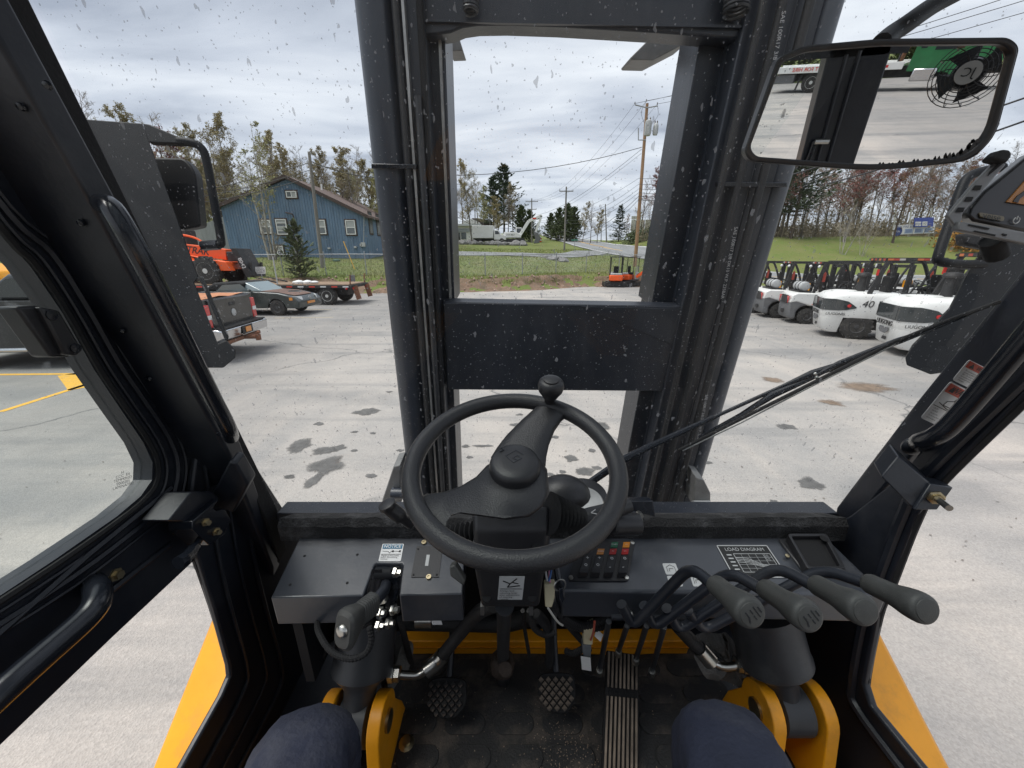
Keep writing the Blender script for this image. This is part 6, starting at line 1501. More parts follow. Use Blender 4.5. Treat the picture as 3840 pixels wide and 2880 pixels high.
text('CONTROLS', 0.017, M_RUB, ac, pp(2345, 2592, 0.001), (1, 0, 0), (0, .9, .4), name='pedal_lettering', ext=0.001, bold=0.006)
# --- tilt cylinders and amber clevises
def clevis(xc, px, side):
    """amber two-plate bracket, pin and grey cylinder; px = pin pixel"""
    pin = at(px[0], px[1], d=0.92); y0, z0 = pin.y, pin.z; gap = 0.045
    root = None
    for k, dx_ in enumerate((-gap - 0.03, gap)):
        pts = []
        for j in range(13):
            a = PI * j / 12 - 0.25; pts.append((y0 + 0.062 * math.cos(a), z0 + 0.062 * math.sin(a)))
        pts += [(y0 - 0.085, z0 - 0.12), (y0 - 0.10, ZF - 0.02), (y0 + 0.12, ZF - 0.02), (y0 + 0.10, z0 - 0.09)]
        o = MB().prism([V((xc + dx_, a, b)) for a, b in pts], (0.030, 0, 0)).build('clevis_plate', M_AMBER, fork, bevel=0.003, bseg=3)
        if root is None: root = o
        MB().lathe([(0, 0), (0.024, 0), (0.024, 0.006), (0.018, 0.007), (0, 0.007)], 20, V((xc + dx_ + (0.03 if side < 0 else 0), y0, z0)), (1 if side < 0 else -1, 0, 0)).build('clevis_pin', M_BRASS, o)
    MB().lathe([(0.045, -0.036), (0.052, -0.032), (0.052, 0.032), (0.045, 0.036)], 24, V((xc, y0, z0)), (1, 0, 0)).build('cylinder_eye', M_TILT, fork)
    return V((xc, y0, z0))
def cyl(eye, top, r):
    ax = (top - eye); l = ax.length; o = MB().lathe([(0.034, 0.03), (0.038, 0.075), (0.050, 0.095), (r * .9, 0.108), (r * 1.03, 0.118), (r * 1.03, 0.132), (r, 0.140), (r, l)], 32, eye, ax).build('tilt_cylinder', M_TILT, fork, smooth=35)
    return o
eL = clevis(-0.375, (1300, 2702), -1)
lbl(cyl(eL, at(1385, 2300, d=.95), 0.070), 'left dark tilt cylinder')
eR = clevis(0.665, (2960, 2659), 1)
lbl(cyl(eR, at(2850, 2280, d=.93), 0.078), 'right dark tilt cylinder')
MB().span((-0.72, 0.62, ZF - 0.03), (-0.47, 0.87, ZF - .013)).build('floor_plate', M_AMBERD, fork)
MB().span((0.52, 0.35, ZF - 0.03), (0.80, 0.87, ZF - .013)).build('floor_plate', M_AMBERD, fork)
for nm_, pix in (('left', [(1455, 2420, 1.0), (1530, 2380, 1.02), (1545, 2470, 1.04), (1500, 2560, 1.04), (1440, 2620, 1.02), (1430, 2560, 1.0)]), ('right', [(2590, 2420, 1.0), (2680, 2360, 1.02), (2760, 2420, 1.03), (2830, 2560, 1.03), (2820, 2600, 1.02), (2660, 2540, 1.02), (2610, 2480, 1.0)])):
    m_ = MB(); c = sum((at(x, y, d=dd) for x, y, dd in pix), V((0, 0, 0))) / len(pix) + V((0, -0.03, 0.03))
    P = bez([at(x, y, d=dd) for x, y, dd in pix + [pix[0]]], 5); k = len(P); random.seed(2)
    for i, p in enumerate(P):
        for t in (1.0, 0.66, 0.33): m_.v.append(c.lerp(p, t) + V((0, random.uniform(-1, 1), random.uniform(-1, 1))) * 0.010 * (t < 1) + V((0, 0.012 * math.sin(i * 0.9), 0)))
    m_.v.append(c); ci = len(m_.v) - 1
    for i in range(k - 1):
        for t in range(2): m_.f.append((i * 3 + t, i * 3 + t + 1, i * 3 + t + 4, i * 3 + t + 3))
        m_.f.append((i * 3 + 2, ci, i * 3 + 5))
    m_.build('canvas_boot', M_CANVAS, fork, smooth=60)
# --- front fenders rising towards the wheels
def fender(pix, X0, X1, nm):
    a, b, c = [at(x, y, X=X0) for x, y in pix]
    pts = [a, b, c]; dx_ = V((X1 - X0, 0, 0))
    m_ = MB()
    P = [a + (a - b) * 0.6, a, b, b + (b - a) * 0.02 + V((0, 0.05, 0.0)), b + V((0, 0.10, -0.01))]
    for p in P: m_.v += [p + V((0, 0, -0.28)), p + V((0, 0, -0.02)), p + V((0.02 * math.copysign(1, dx_.x), 0, 0)), p + dx_]
    m_.f = [(i * 4 + j, i * 4 + j + 1, i * 4 + j + 5, i * 4 + j + 4) for i in range(len(P) - 1) for j in range(3)]
    o = m_.build('fender', M_AMBER, fork, smooth=50)
    return lbl(o, nm)
fender([(560, 2880), (790, 2305), (800, 2290)], -0.86, -0.66, 'left amber front fender')
fender([(3580, 2880), (3300, 2345), (3290, 2330)], 1.06, 0.83, 'right amber front fender')
MB().span((-0.84, 0.2, 0.35), (-0.70, 0.9, H - 1.3)).build('chassis_side', M_AMBERD, fork)
MB().span((0.86, 0.2, 0.35), (1.03, 0.9, H - 1.3)).build('chassis_side', M_AMBERD, fork)
# ------------------------------------------------------------------ mast, wiper, mirrors, rear of the cab
mast = MB()
def mslab(pix, off, dep, nm, mt, par=None, bevel=0.004, lab=None):
    o = MB().prism([MA(x, y, off) for x, y in pix], MN * dep).build(nm, mt, par or fork, bevel=bevel)
    if lab: lbl(o, lab)
    return o
# lines of the mast run to one far point, so each rail is given by its place at y = 1000
VX, VY = 1829.0, 4486.0
def mx(x, y): return x + (VX - x) * (y - 1000) / (VY - 1000)
def rail(x0, x1, off, dep, nm, mt, ya=-260, yb=2000, bevel=0.004, lab=None, par=None):
    return mslab([(mx(x0, ya), ya), (mx(x1, ya), ya), (mx(x1, yb), yb), (mx(x0, yb), yb)], off, dep, nm, mt, par, bevel, lab)
mL = rail(1545, 1640, 0.02, 0.20, 'mast_rail', M_MAST, lab='left outer mast rail of black steel')
rail(1640, 1700, 0.10, 0.18, 'inner_rail', M_MAST, yb=1140)
rail(1640, 1682, 0.10, 0.18, 'inner_rail', M_MAST, ya=1130)
rail(1576, 1584, -0.004, 0.03, 'rail_edge', M_EDGE, par=mL, bevel=None)
rail(1680, 1688, 0.085, 0.02, 'rail_edge', M_EDGE, ya=130, yb=1130, bevel=None)
mR = rail(2590, 2735, 0.02, 0.22, 'mast_rail', M_MAST, lab='right outer mast rail of black steel')
rail(2470, 2600, 0.11, 0.18, 'inner_rail', M_MAST, yb=1150)
rail(2486, 2600, 0.11, 0.18, 'inner_rail', M_MAST, ya=1140)
rail(2452, 2462, 0.26, 0.04, 'rail_edge', M_EDGE, ya=130, bevel=None)
rail(2556, 2574, 0.09, 0.03, 'rail_edge', M_MASTG, bevel=None)
rail(2733, 2812, 0.03, 0.14, 'mast_flange', M_MAST)
# lift cylinders outside the rails
def mtube(x, r, off, ya, yb, nm, mt, n=20): return MB().tube([MA(mx(x, ya), ya, off), MA(mx(x, (ya + yb) / 2), (ya + yb) / 2, off), MA(mx(x, yb), yb, off)], r, n).build(nm, mt, fork, smooth=60)
lc = mtube(1500, 0.055, 0.05, -260, 1960, 'lift_cylinder', M_MASTG); lbl(lc, 'left grey lift cylinder outside the mast rail')
lc2 = mtube(2826, 0.036, 0.06, -260, 1960, 'lift_cylinder', M_MASTG2); lbl(lc2, 'right grey lift cylinder outside the mast rail')
rail(1452, 1560, 0.09, 0.05, 'cylinder_shield', M_MAST, yb=625)
for a, b, y in ((1392, 1560, 622), (2700, 2952, 690)):
    mslab([(a, y - 9), (b, y - 6), (b, y + 12), (a, y + 10)], -0.012, 0.10, 'cylinder_clamp', M_CABG, bevel=0.002)
# hoses and chain down the rails
mtube(1608, 0.011, 0.0, 360, 1960, 'hose', M_TILT, 10)
mtube(1560, 0.010, 0.0, -260, 1960, 'hose', M_HOSE, 10)
mtube(1630, 0.010, 0.01, -260, 1960, 'lift_chain', M_RUB, 6)
hR = []
for k, (x, r_) in enumerate(((2770, 0.013), (2690, 0.012), (2634, 0.010))):
    hR.append(mtube(x, r_, -0.005, -260, 1960, 'hose', M_HOSE, 10))
M_PRINT = mat('hose_print', (0.42, 0.42, 0.42), 0.7)
for (x, y) in ((2940, 40), (2760, 850), (2650, 1480)):
    a, b = MA(x, y, -0.022), MA(mx(2700 if x > 2800 else 2690, y + 200) + (x - 2700) * .9, y + 200, -0.022)
    text('SAE 100R17 3/8 DK10 W.P. 225BAR', 0.016, M_PRINT, fork, a, (mx(x, 1001) and (MA(x - 44, y + 230, -0.022) - a)), (1, 0, 0.2), name='hose_lettering', align='LEFT')
# cross members
mslab([(1560, -260), (3300, -260), (2800, 150), (2585, 131), (2465, 122), (2100, 100), (1900, 93), (1790, 95), (1735, 103), (1690, 122), (1590, 135)], 0.04, 0.09, 'mast_crosshead', M_MAST, bevel=0.006, lab='black crosshead joining the mast rails at the top')
mslab([(1590, 70), (2780, 92), (2790, 104), (1590, 80)], 0.028, 0.015, 'crosshead_seam', M_MAST, bevel=None)
cbm = mslab([(1662, 1133), (2602, 1150), (2536, 1468), (1676, 1462)], 0.03, 0.07, 'mast_crossbar', M_MAST, bevel=0.005, lab='broad black mast crossbar behind the steering wheel')
mslab([(2180, 1150), (2600, 1160), (2535, 1460), (2540, 1300)], 0.026, 0.006, 'crossbar_gusset', M_MAST, bevel=0.001)
# chain anchors (coil springs) under the crosshead
for x, y, s_ in ((1765, -10, 0.018), (2762, -5, 0.030)):
    P = []
    for k in range(90):
        a = k * 2 * PI / 12; P.append(MA(x, y - 60 + k * 1.3, 0.0) + V((math.cos(a), math.sin(a), 0)) * s_)
    MB().tube(P, 0.005, 6).build('anchor_spring', M_TILT, fork)
# fork guards beyond the mast
M_GREYP = mat('weathered_grey_plate', (0.20, 0.20, 0.195), 0.6, var=0.3, scale=6)
mslab([(1684, 112), (1712, 112), (1736, 190), (1684, 192)], 0.40, 0.12, 'backrest_hook', M_GREYP, bevel=0.003)
mslab([(2470, 110), (2600, 110), (2580, 158), (2450, 226), (2368, 224), (2364, 216)], 0.40, 0.14, 'backrest_hook', M_GREYP, bevel=0.003)
# fork carriage pins low down, both sides
for pts in (((1432, 1880), (1475, 1750), (1500, 1745), (1500, 1900)), ((2610, 1790), (2640, 1800), (2665, 1850), (2665, 1885), (2600, 1900))):
    mslab([(x, y) for x, y in pts], -0.06, 0.10, 'axle_bracket', M_GREYP, bevel=0.004)
MB().tube([MA(2600, 1895, -0.08), MA(2660, 1895, -0.08)], 0.022, 14).build('mast_pin', M_SILV, fork)
MB().tube([MA(1470, 1850, -0.08), MA(1520, 1850, -0.08)], 0.026, 14).build('mast_pin', M_MASTG, fork)
# --- wiper
def wtube(pts, r, nm, mt=None, off=0.03, par=None, flat=None): return MB().tube([WS(x, y, off) for x, y in pts], r, 8, flat=flat).build(nm, mt or M_CABG, par or fork)
wip = lbl(wtube([(2150, 1850), (2215, 1808), (2340, 1722), (2440, 1672), (2550, 1622), (2680, 1563)], [0.0094, 0.0094, 0.0094, 0.0072, 0.0065, 0.0050], 'wiper_arm'), 'long black wiper arm reaching across the windscreen')
wtube(bez([(2680, 1563, 0), (2946, 1443, 0), (3060, 1395, 0), (3136, 1373, 0), (3250, 1330, 0), (3370, 1278, 0)], 4) and [(2680, 1563), (2946, 1443), (3050, 1400), (3136, 1373), (3250, 1330), (3370, 1278)], [0.0040, 0.0040, 0.0079, 0.0072, 0.0043, 0.0043], 'arm_link', par=wip)
wtube([(2620, 1640), (2780, 1555), (2900, 1480), (3040, 1420)], [0.0029, 0.0050, 0.0072, 0.0043], 'blade_frame', par=wip, off=0.024)
wtube([(3040, 1420), (3150, 1360), (3370, 1278), (3480, 1240), (3600, 1190), (3735, 1135)], [0.0043, 0.0050, 0.0065, 0.0036, 0.0036, 0.0022], 'blade_frame', par=wip, off=0.024)
wtube([(2546, 1688), (2760, 1580), (3030, 1445), (3351, 1284), (3560, 1200), (3745, 1132)], 0.0037, 'wiper_blade', M_RUB, off=0.012, par=wip)
wtube([(2560, 1690), (2780, 1585), (3040, 1450), (3360, 1290)], 0.0016, 'blade_spine', M_EDGE, off=0.014, par=wip)
for x, y in ((3057, 1402), (3062, 1415)): MB().ball(WS(x, y, 0.018), 0.0035, 8, 6).build('arm_rivet', M_STEEL, wip)
# --- inside mirror
MC = at(3300, 400, d=0.47); na, nb = rad(9.5), rad(10.9)
NM = V((-math.sin(na) * math.cos(nb), -math.cos(na) * math.cos(nb), -math.sin(nb)))
def MI(x, y, off=0.0): return on(x, y, MC + NM * off, NM)
mo = rnd([(2791, 570), (2918, 215), (3010, 172), (3300, 145), (3784, 140), (3824, 175), (3735, 510), (3640, 605), (3288, 642), (2815, 606)], [30, 30, 30, 60, 30, 25, 60, 60, 120, 30], 5)
cx, cy = 3300, 395
mi = [(cx + (p.x - cx) * 0.955, cy + (p.y - cy) * 0.91) for p in mo]
mir = MB().ring([MI(p.x, p.y, 0.004) for p in mo], [MI(x, y, 0.004) for x, y in mi], -NM * 0.018).build('mirror_housing', M_PLAS, fork, bevel=0.002)
lbl(mir, 'inside rear view mirror in a black rim')
MB().prism([MI(p.x, p.y, -0.004) for p in mo], -NM * 0.012).build('mirror_back', M_PLAS, mir)
MB().prism([MI(cx + (p.x - cx) * 0.975, cy + (p.y - cy) * 0.95, -0.0015) for p in mo], -NM * 0.002).build('mirror_glass', M_MIRROR, mir, smooth=None)
MB().tube(bez([MI(3300, 165, -0.012), at(3340, 130, d=.47), at(3400, 90, d=.475), at(3500, 20, d=.49), at(3640, -60, d=.50), at(3800, -200, d=.5)], 5), 0.0105, 12).build('mirror_arm', M_BRKT, mir)
# peeled foil along the lower edge of the mirror
random.seed(21)
for k, (x, y) in enumerate([(3270, 622), (3310, 620), (3345, 617), (3385, 614), (3440, 606), (3480, 600), (3520, 596), (3560, 586), (3590, 578), (3620, 572), (3650, 548), (3665, 525)]):
    h_ = random.uniform(5, 17); w_ = random.uniform(8, 18)
    MB().prism([MI(x - w_, y + 14, 0.0012), MI(x + w_, y + 8, 0.0012), MI(x + w_ * .4, y - h_ * .5, 0.0012), MI(x + 2, y - h_, 0.0012), MI(x - w_ * .6, y - h_ * 0.2, 0.0012)], NM * 0.001).build('torn_foil', M_PLAS, mir, smooth=None)
# --- rear frame of the cab (what the mirror looks back at)
XB0, XB1, YB = -0.62, 0.80, -0.75
def refl(x, y):
    p = MI(x, y); r = ray(x, y).normalized(); return p, r - NM * 2 * r.dot(NM)
def rearpt(x, y, Yp):
    p, r = refl(x, y); return p + r * ((Yp - p.y) / r.y)
pa = [rearpt(x, y, YB) for x, y in ((3101, 225), (3360, 150), (3197, 640), (2998, 625))]
dn_ = (pa[2] - pa[1]); up_ = -dn_
col = MB().prism([pa[0] + (pa[0] - pa[3]) * .5, pa[1] + (pa[1] - pa[2]) * .5, pa[2] + (pa[2] - pa[1]) * 3, pa[3] + (pa[3] - pa[0]) * 3], (0, -0.08, 0)).build('rear_pillar', M_CAB, fork, bevel=0.006)
for t in (0.3, 0.5):
    MB().tube([pa[0].lerp(pa[1], t) + V((0, .004, 0)), pa[3].lerp(pa[2], t) + V((0, .004, 0))], 0.006, 6).build('pillar_rib', M_CAB, fork)
q0, r0 = refl(3060, 530); pz = q0 + r0 * ((YB + 0.01 - q0.y) / r0.y)
MB().tube([pz, pz + V((0, 0.01, -0.14))], 0.010, 10).build('gas_strut', M_CABG, fork)
MB().tube([pz + V((-0.005, 0.01, 0.0)), pz + V((0.04, 0.01, 0.0))], 0.009, 8).build('strut_joint', M_STEEL, fork)
ztop = pa[0].z + 0.005
MB().span((XB0, YB - 0.08, ztop), (pa[1].x + 0.05, YB, H + 0.45)).build('rear_header', M_CAB, fork)
MB().span((XB0, YB - 0.08, H - 1.2), (pa[0].x, YB, H - 0.45)).build('rear_panel', M_CAB, fork)
MB().span((XB0 - 0.06, YB - 0.08, H - 1.2), (XB0 + 0.06, YB, H + 0.45)).build('rear_pillar', M_CAB, fork)
zr = H + 0.40
MB().span((-0.70, YB, zr), (-0.58, 0.62, zr + 0.06)).build('roof_rail', M_CAB, fork)
MB().span((0.76, YB, zr), (0.92, 0.62, zr + 0.06)).build('roof_rail', M_CAB, fork)
MB().span((-0.70, 0.50, zr), (0.92, 0.62, zr + 0.06)).build('roof_rail', M_CAB, fork)
for k in range(6):
    x = -0.5 + 0.24 * k
    MB().span((x, YB, zr + 0.01), (x + 0.03, 0.55, zr + 0.05)).build('roof_bar', M_CAB, fork)
G_ROOF = glass('roof_glass', tint=(0.8, 0.83, 0.83), refl=0.04)
MB().span((-0.6, YB, zr + 0.065), (0.85, 0.6, zr + 0.07)).build('roof_glass', G_ROOF, fork, smooth=None)
# engine hood and counterweight behind the cab
MB().loft([[V((x, y, z)) for x, z in ((-.62, .5), (.86, .5), (.86, H - .75), (.70, H - .60), (-.46, H - .60), (-.62, H - .75))] for y in (-.90, -2.3)] + [[V((x * .9 + .01, -2.75, z)) for x, z in ((-.6, .5), (.84, .5), (.84, H - .95), (.68, H - .8), (-.44, H - .8), (-.6, H - .95))]]).build('engine_hood', M_AMBER, fork, bevel=.03)
# seat under the driver
seat = MB().box((0.02, -0.28, H - 0.93), (0.48, 0.5, 0.14)).build('seat_cushion', M_RUB, fork, bevel=0.04, bseg=4)
MB().box((0.02, -0.56, H - 0.60), (0.46, 0.12, 0.6)).build('seat_back', M_RUB, fork, bevel=0.05, bseg=4)
MB().span((-0.2, -0.55, ZF - 0.02), (0.24, 0.0, H - 1.0)).build('seat_base', M_CAB, fork)
# clip fan behind the driver, seen in the mirror
p, r = refl(3635, 275); fc = p + r * 0.95
fan = thing('clip_fan', 'small black cage fan clipped to the rear of the cab, seen in mirror', 'fan', fc, world=True)
fa = V((-0.42, 0.85, 0.1)).normalized(); fu = fa.cross(V((0, 0, 1))).normalized(); fv = fu.cross(fa)
RF = 0.072
m_ = MB()
for k in range(9): m_.torus(fc + fa * (0.030 * (1 - (k / 9) ** 2)), fa, RF * (k + 1) / 9, 0.0011, 28, 5)
for k in range(14):
    a = 2 * PI * k / 14; m_.tube(bez([fc + fa * 0.031 + (fu * math.cos(a) + fv * math.sin(a)) * 0.012, fc + fa * 0.022 + (fu * math.cos(a + .25) + fv * math.sin(a + .25)) * RF * .6, fc + (fu * math.cos(a + .5) + fv * math.sin(a + .5)) * RF, fc - fa * 0.03 + (fu * math.cos(a + .5) + fv * math.sin(a + .5)) * RF * .9], 3), 0.0011, 5)
m_.build('fan_cage', M_PLAS, fan)
for k in range(4):
    a = PI / 2 * k; P = []
    for r_, tw in ((0.012, 0.5), (0.062, 0.5)):
        for s_ in (0, 1): b_ = a + s_ * 1.05; P.append(fc + (fu * math.cos(b_) + fv * math.sin(b_)) * r_ + fa * (0.008 if s_ else -0.008))
    MB().prism([P[0], P[2], P[3], P[1]], fa * 0.0015).build('fan_blade', M_PLAS, fan)
M_LOGO = mat('fan_logo_grey', (0.32, 0.31, 0.29), 0.5)
MB().lathe([(0.024, 0), (0.024, 0.003), (0, 0.0035)], 24, fc + fa * 0.031, fa).build('fan_badge', M_LOGO, fan)
text('JC', 0.026, M_INK, fan, fc + fa * 0.036, fa.cross(V((0, 0, 1))) * -1, (0, 0, 1), name='fan_lettering')
MB().lathe([(0.02, -0.06), (0.034, -0.05), (0.036, -0.02), (0.03, 0.0), (0, 0.001)], 20, fc, fa).build('fan_motor', M_PLAS, fan)
MB().tube(bez([fc - fa * 0.05, fc - fa * 0.09 + V((0.03, 0, 0.02)), fc + V((0.10, -0.12, 0.12)), fc + V((0.10, -0.10, 0.30))], 5), 0.011, 8).build('fan_neck', M_PLAS, fan)
# --- outside mirror brackets left and right
def vslab(pix, dd, vec, nm, mt, par=None, bevel=0.003): return MB().prism([at(x, y, d=dd) for x, y in pix], vec).build(nm, mt, par or fork, bevel=bevel)
sm = vslab([(300, 445), (535, 462), (560, 532), (650, 780), (745, 1040), (728, 1058), (735, 1075), (818, 1290), (850, 1275), (885, 1315), (883, 1342), (838, 1380), (740, 1380), (500, 900)], 1.22, (-0.03, 0.03, 0), 'mirror_bracket', M_BRKT)
lbl(sm, 'black sheet metal bracket of the left outside mirror')
vslab([(745, 1040), (758, 1036), (858, 1270), (846, 1282)], 1.22, (-0.02, 0.03, 0), 'bracket_strut', M_BRKT, sm)
vslab([(535, 462), (560, 462 + 4), (692, 522), (690, 538), (556, 533)], 1.22, (-0.02, 0.04, 0), 'bracket_wing', M_BRKT, sm)
MB().tube(bez([at(670, 530, d=1.23), at(715, 535, d=1.23), at(755, 555, d=1.24), at(775, 605, d=1.25), at(800, 740, d=1.27), at(828, 895, d=1.29), at(822, 918, d=1.29), at(785, 916, d=1.29)], 5), 0.0125, 10).build('mirror_tube', M_BRKT, sm)
mh = vslab([(p.x, p.y) for p in rnd([(575, 590), (690, 592), (732, 640), (752, 850), (690, 862), (600, 850)], [10, 20, 30, 14, 10, 10], 4)], 1.30, (-0.02, 0.06, 0), 'mirror_head', M_BRKT, sm, bevel=0.012)
MB().tube([at(760, 922, d=1.29), at(820, 918, d=1.29)], 0.016, 8).build('tube_clamp', M_MAST, sm)
sr = MB().tube(bez([at(3760, 628, d=1.2), at(3690, 640, d=1.2), at(3630, 665, d=1.2), at(3600, 720, d=1.2), at(3570, 810, d=1.2), at(3520, 955, d=1.2), at(3525, 980, d=1.2), at(3590, 990, d=1.2), at(3690, 990, d=1.2)], 5), 0.0135, 10).build('mirror_tube', M_BRKT, fork)
lbl(sr, 'bent black tube of the right outside mirror')
vslab([(3615, 875), (3740, 880), (3760, 925), (3700, 935), (3620, 920)], 1.25, (0.02, 0.05, 0), 'mirror_head', M_RUB, sr, bevel=0.01)
vslab([(3650, 985), (3700, 930), (3850, 880), (3850, 1010), (3700, 1250), (3560, 1395), (3490, 1405), (3400, 1370), (3395, 1345), (3420, 1300), (3560, 1160)], 1.22, (0.03, 0.03, 0), 'mirror_bracket', M_BRKT, sr)
MB().lathe([(0.02, 0), (0.02, 0.03), (0.01, 0.035), (0, 0.035)], 12, at(3690, 950, d=1.21), (0, -1, 0)).build('mirror_joint', M_RUB, sr)
# --- monitor bolted to the right pillar
mon = thing('monitor', 'black camera monitor on a slotted grey bracket at the right pillar', 'monitor', at(3700, 900, d=0.48), world=True)
M_BRK = mat('bracket_grey', (0.15, 0.15, 0.153), 0.5, metal=0.2, var=0.15, scale=20)
M_MON = mat('monitor_black', (0.012, 0.011, 0.012), 0.35)
M_ORG = mat('monitor_orange', (0.36, 0.15, 0.035), 0.4)
def dslab(pix, dd, vec, nm, mt, par, bevel=0.002): return MB().prism([at(x, y, d=dd) for x, y in pix], vec).build(nm, mt, par, bevel=bevel)
bo = dslab([(3733, 606), (3776, 614), (3612, 798), (3600, 866), (3572, 838), (3553, 808), (3651, 690)], 0.47, (0.008, 0.012, 0), 'bracket', M_BRK, mon)
for x, y in ((3666, 703), (3634, 746), (3602, 786)):
    dslab([(x - 18, y + 9), (x - 8, y - 8), (x + 17, y - 8), (x + 10, y + 9)], 0.4690, (0.001, 0.002, 0), 'bracket_slot', M_DARK, bo, None)
dslab([(3705, 660), (3712, 645), (3780, 575), (3790, 590)], 0.4690, (0.001, 0.002, 0), 'bracket_slot', M_DARK, bo, None)
dslab([(3597, 829), (3860, 872), (3860, 918), (3592, 864)], 0.465, (0.004, 0.012, 0), 'bracket_flange', M_BRK, mon)
for a, b in (((3634, 840), (3712, 855)), ((3655, 864), (3735, 880)), ((3760, 875), (3778, 879))):
    dslab([(a[0], a[1]), (b[0], b[1]), (b[0] - 4, b[1] + 6), (a[0] - 2, a[1] + 5)], 0.4640, (0.001, 0.002, 0), 'bracket_slot', M_DARK, mon, None)
mb_ = dslab([(3628, 808), (3640, 775), (3690, 715), (3880, 560), (3880, 875), (3650, 830)], 0.485, (0.02, 0.03, 0), 'monitor_case', M_MON, mon, 0.004)
dslab([(3776, 757), (3880, 640), (3880, 772)], 0.4835, (0.0, 0.002, 0), 'monitor_screen', M_ORG, mb_, None)
dslab([(3800, 755), (3815, 735), (3880, 690), (3880, 705), (3825, 745), (3818, 760)], 0.4825, (0.0, 0.001, 0), 'screen_mark', M_MON, mb_, None)
ov = dslab([(p.x, p.y) for p in rnd([(3672, 796), (3768, 812), (3764, 830), (3676, 814)], 8, 3)], 0.4835, (0, 0.002, 0), 'maker_badge', mat('badge_tan', (0.13, 0.105, 0.06), 0.4), mb_, None)
rr_ = at(3768, 828, d=.48) - at(3672, 812, d=.48)
text('veise', 0.0115, M_INK, mb_, at(3720, 813, d=.4820), rr_, (0, 0.3, 1), name='badge_lettering', bold=0.004)
pw_c = at(3812, 826, d=.4825); m_ = MB()
Pw = [pw_c + V((math.sin(a) * 0.0038, 0, math.cos(a) * 0.0038)) for a in [0.7 + 4.9 * k / 14 for k in range(15)]]
m_.tube(Pw, 0.0006, 6); m_.tube([pw_c + V((0, 0, 0.001)), pw_c + V((0, 0, 0.005))], 0.0006, 6); m_.build('power_symbol', M_SYM, mb_)
kn_ = dslab([(3735, 600), (3725, 590), (3760, 558), (3790, 560), (3800, 580), (3780, 612)], 0.46, (0.006, 0.02, 0), 'clamp_knob', M_RUB, mon, 0.006)
MB().tube([at(3720, 900, d=.49), at(3740, 960, d=.50)], 0.012, 10).build('ball_mount', M_RUB, mon)
# --- the driver's legs
person = thing('person', 'seated person in dark navy work trousers, only the knees in view', 'person', (0, -0.25, H - 0.95), world=True)
M_NAVY = mat('navy_twill', (0.017, 0.021, 0.042), 0.85, var=0.12, scale=18, bump=0.22, bscale=150, dust=(0.16, 0.16, 0.17), dscale=8, damt=0.25)
kL, kR = at(1105, 2815, d=0.60), at(2765, 2792, d=0.60)
J = [V((0, -0.30, H - 0.86)), V((0, -0.32, H - 0.66)), V((0, -0.36, H - 0.46))]
sk_v = [(J[0], .155), (J[1], .150), (J[2], .155)]; sk_e = [(0, 1), (1, 2)]
for k, kn_ in ((-1, kL), (1, kR)):
    hip = V((0.11 * k, -0.26, H - 0.83)); o0 = len(sk_v)
    foot = V((kn_.x - 0.02 * k, kn_.y - 0.06, ZF + 0.09)); toe = foot + V((0.02 * k, 0.17, -0.05))
    chain = [(hip, .115), (hip.lerp(kn_, .35), .108), (hip.lerp(kn_, .70), .094), (hip.lerp(kn_, .93) + V((0, 0, .004)), .088), (kn_ + V((0, .035, -.035)), .083), (kn_.lerp(foot, .35) + V((0, .03, 0)), .078), (kn_.lerp(foot, .75) + V((0, .01, 0)), .066), (foot, .058), (toe, .045)]
    sk_v += chain; sk_e.append((0, o0)); sk_e += [(o0 + i, o0 + i + 1) for i in range(len(chain) - 1)]
me = bpy.data.meshes.new('trousers'); me.from_pydata([tuple(p) for p, _ in sk_v], sk_e, []); me.materials.append(M_NAVY)
po = link('trousers', me, person)
sm_ = po.modifiers.new('skin', 'SKIN'); me.skin_vertices
for i, (p, r_) in enumerate(sk_v): me.skin_vertices[0].data[i].radius = (r_, r_); me.skin_vertices[0].data[i].use_root = (i == 0)
s2 = po.modifiers.new('sub', 'SUBSURF'); s2.levels = 3; s2.render_levels = 3
tx = bpy.data.textures.new('fold', 'CLOUDS'); tx.noise_scale = 0.055; tx.noise_depth = 3
dsp = po.modifiers.new('folds', 'DISPLACE'); dsp.texture = tx; dsp.strength = 0.024; dsp.mid_level = 0.5; dsp.texture_coords = 'LOCAL'
for p_ in me.polygons: p_.use_smooth = True
sm_.use_smooth_shade = True
# ------------------------------------------------------------------ vehicles; built with +x forward, +y left, z up
M_TYRE = mat('tyre_dusty', (.030, .029, .028), .9, dust=(.19, .175, .155), dscale=7, damt=.55, bump=.3, bscale=40)
M_RIMW = mat('rim_white', (.55, .55, .53), .5, dust=(.3, .27, .23), dscale=9, damt=.5)
M_RIMS = mat('rim_alloy', (.40, .40, .41), .35, metal=.8)
M_RIMD = mat('rim_dark', (.045, .045, .048), .5)
M_VWHITE = mat('vehicle_white', (.74, .74, .72), .35, var=.03, scale=2, dust=(.45, .42, .38), dscale=3, damt=.35, coat=.2)
M_VORANGE = mat('vehicle_orange', (.80, .105, .015), .4, var=.06, scale=3, dust=(.4, .2, .12), dscale=4, damt=.25)
M_VBLACK = mat('vehicle_black', (.016, .016, .017), .3, var=.2, scale=3, dust=(.14, .13, .12), dscale=3, damt=.4, coat=.4)
M_VDARK = mat('chassis_black', (.022, .022, .023), .6, var=.2, scale=6, dust=(.15, .14, .13), dscale=4, damt=.4)
M_VGREY = mat('vehicle_grey', (.13, .132, .138), .55, var=.1, scale=5, dust=(.25, .24, .22), dscale=4, damt=.4)
M_CHROME = mat('chrome', (.62, .62, .63), .16, metal=1.0)
M_AGLASS = mat('auto_glass', (.025, .032, .035), .05, spec=1.0)
M_RLENS = mat('red_lens', (.55, .02, .02), .2, coat=.6)
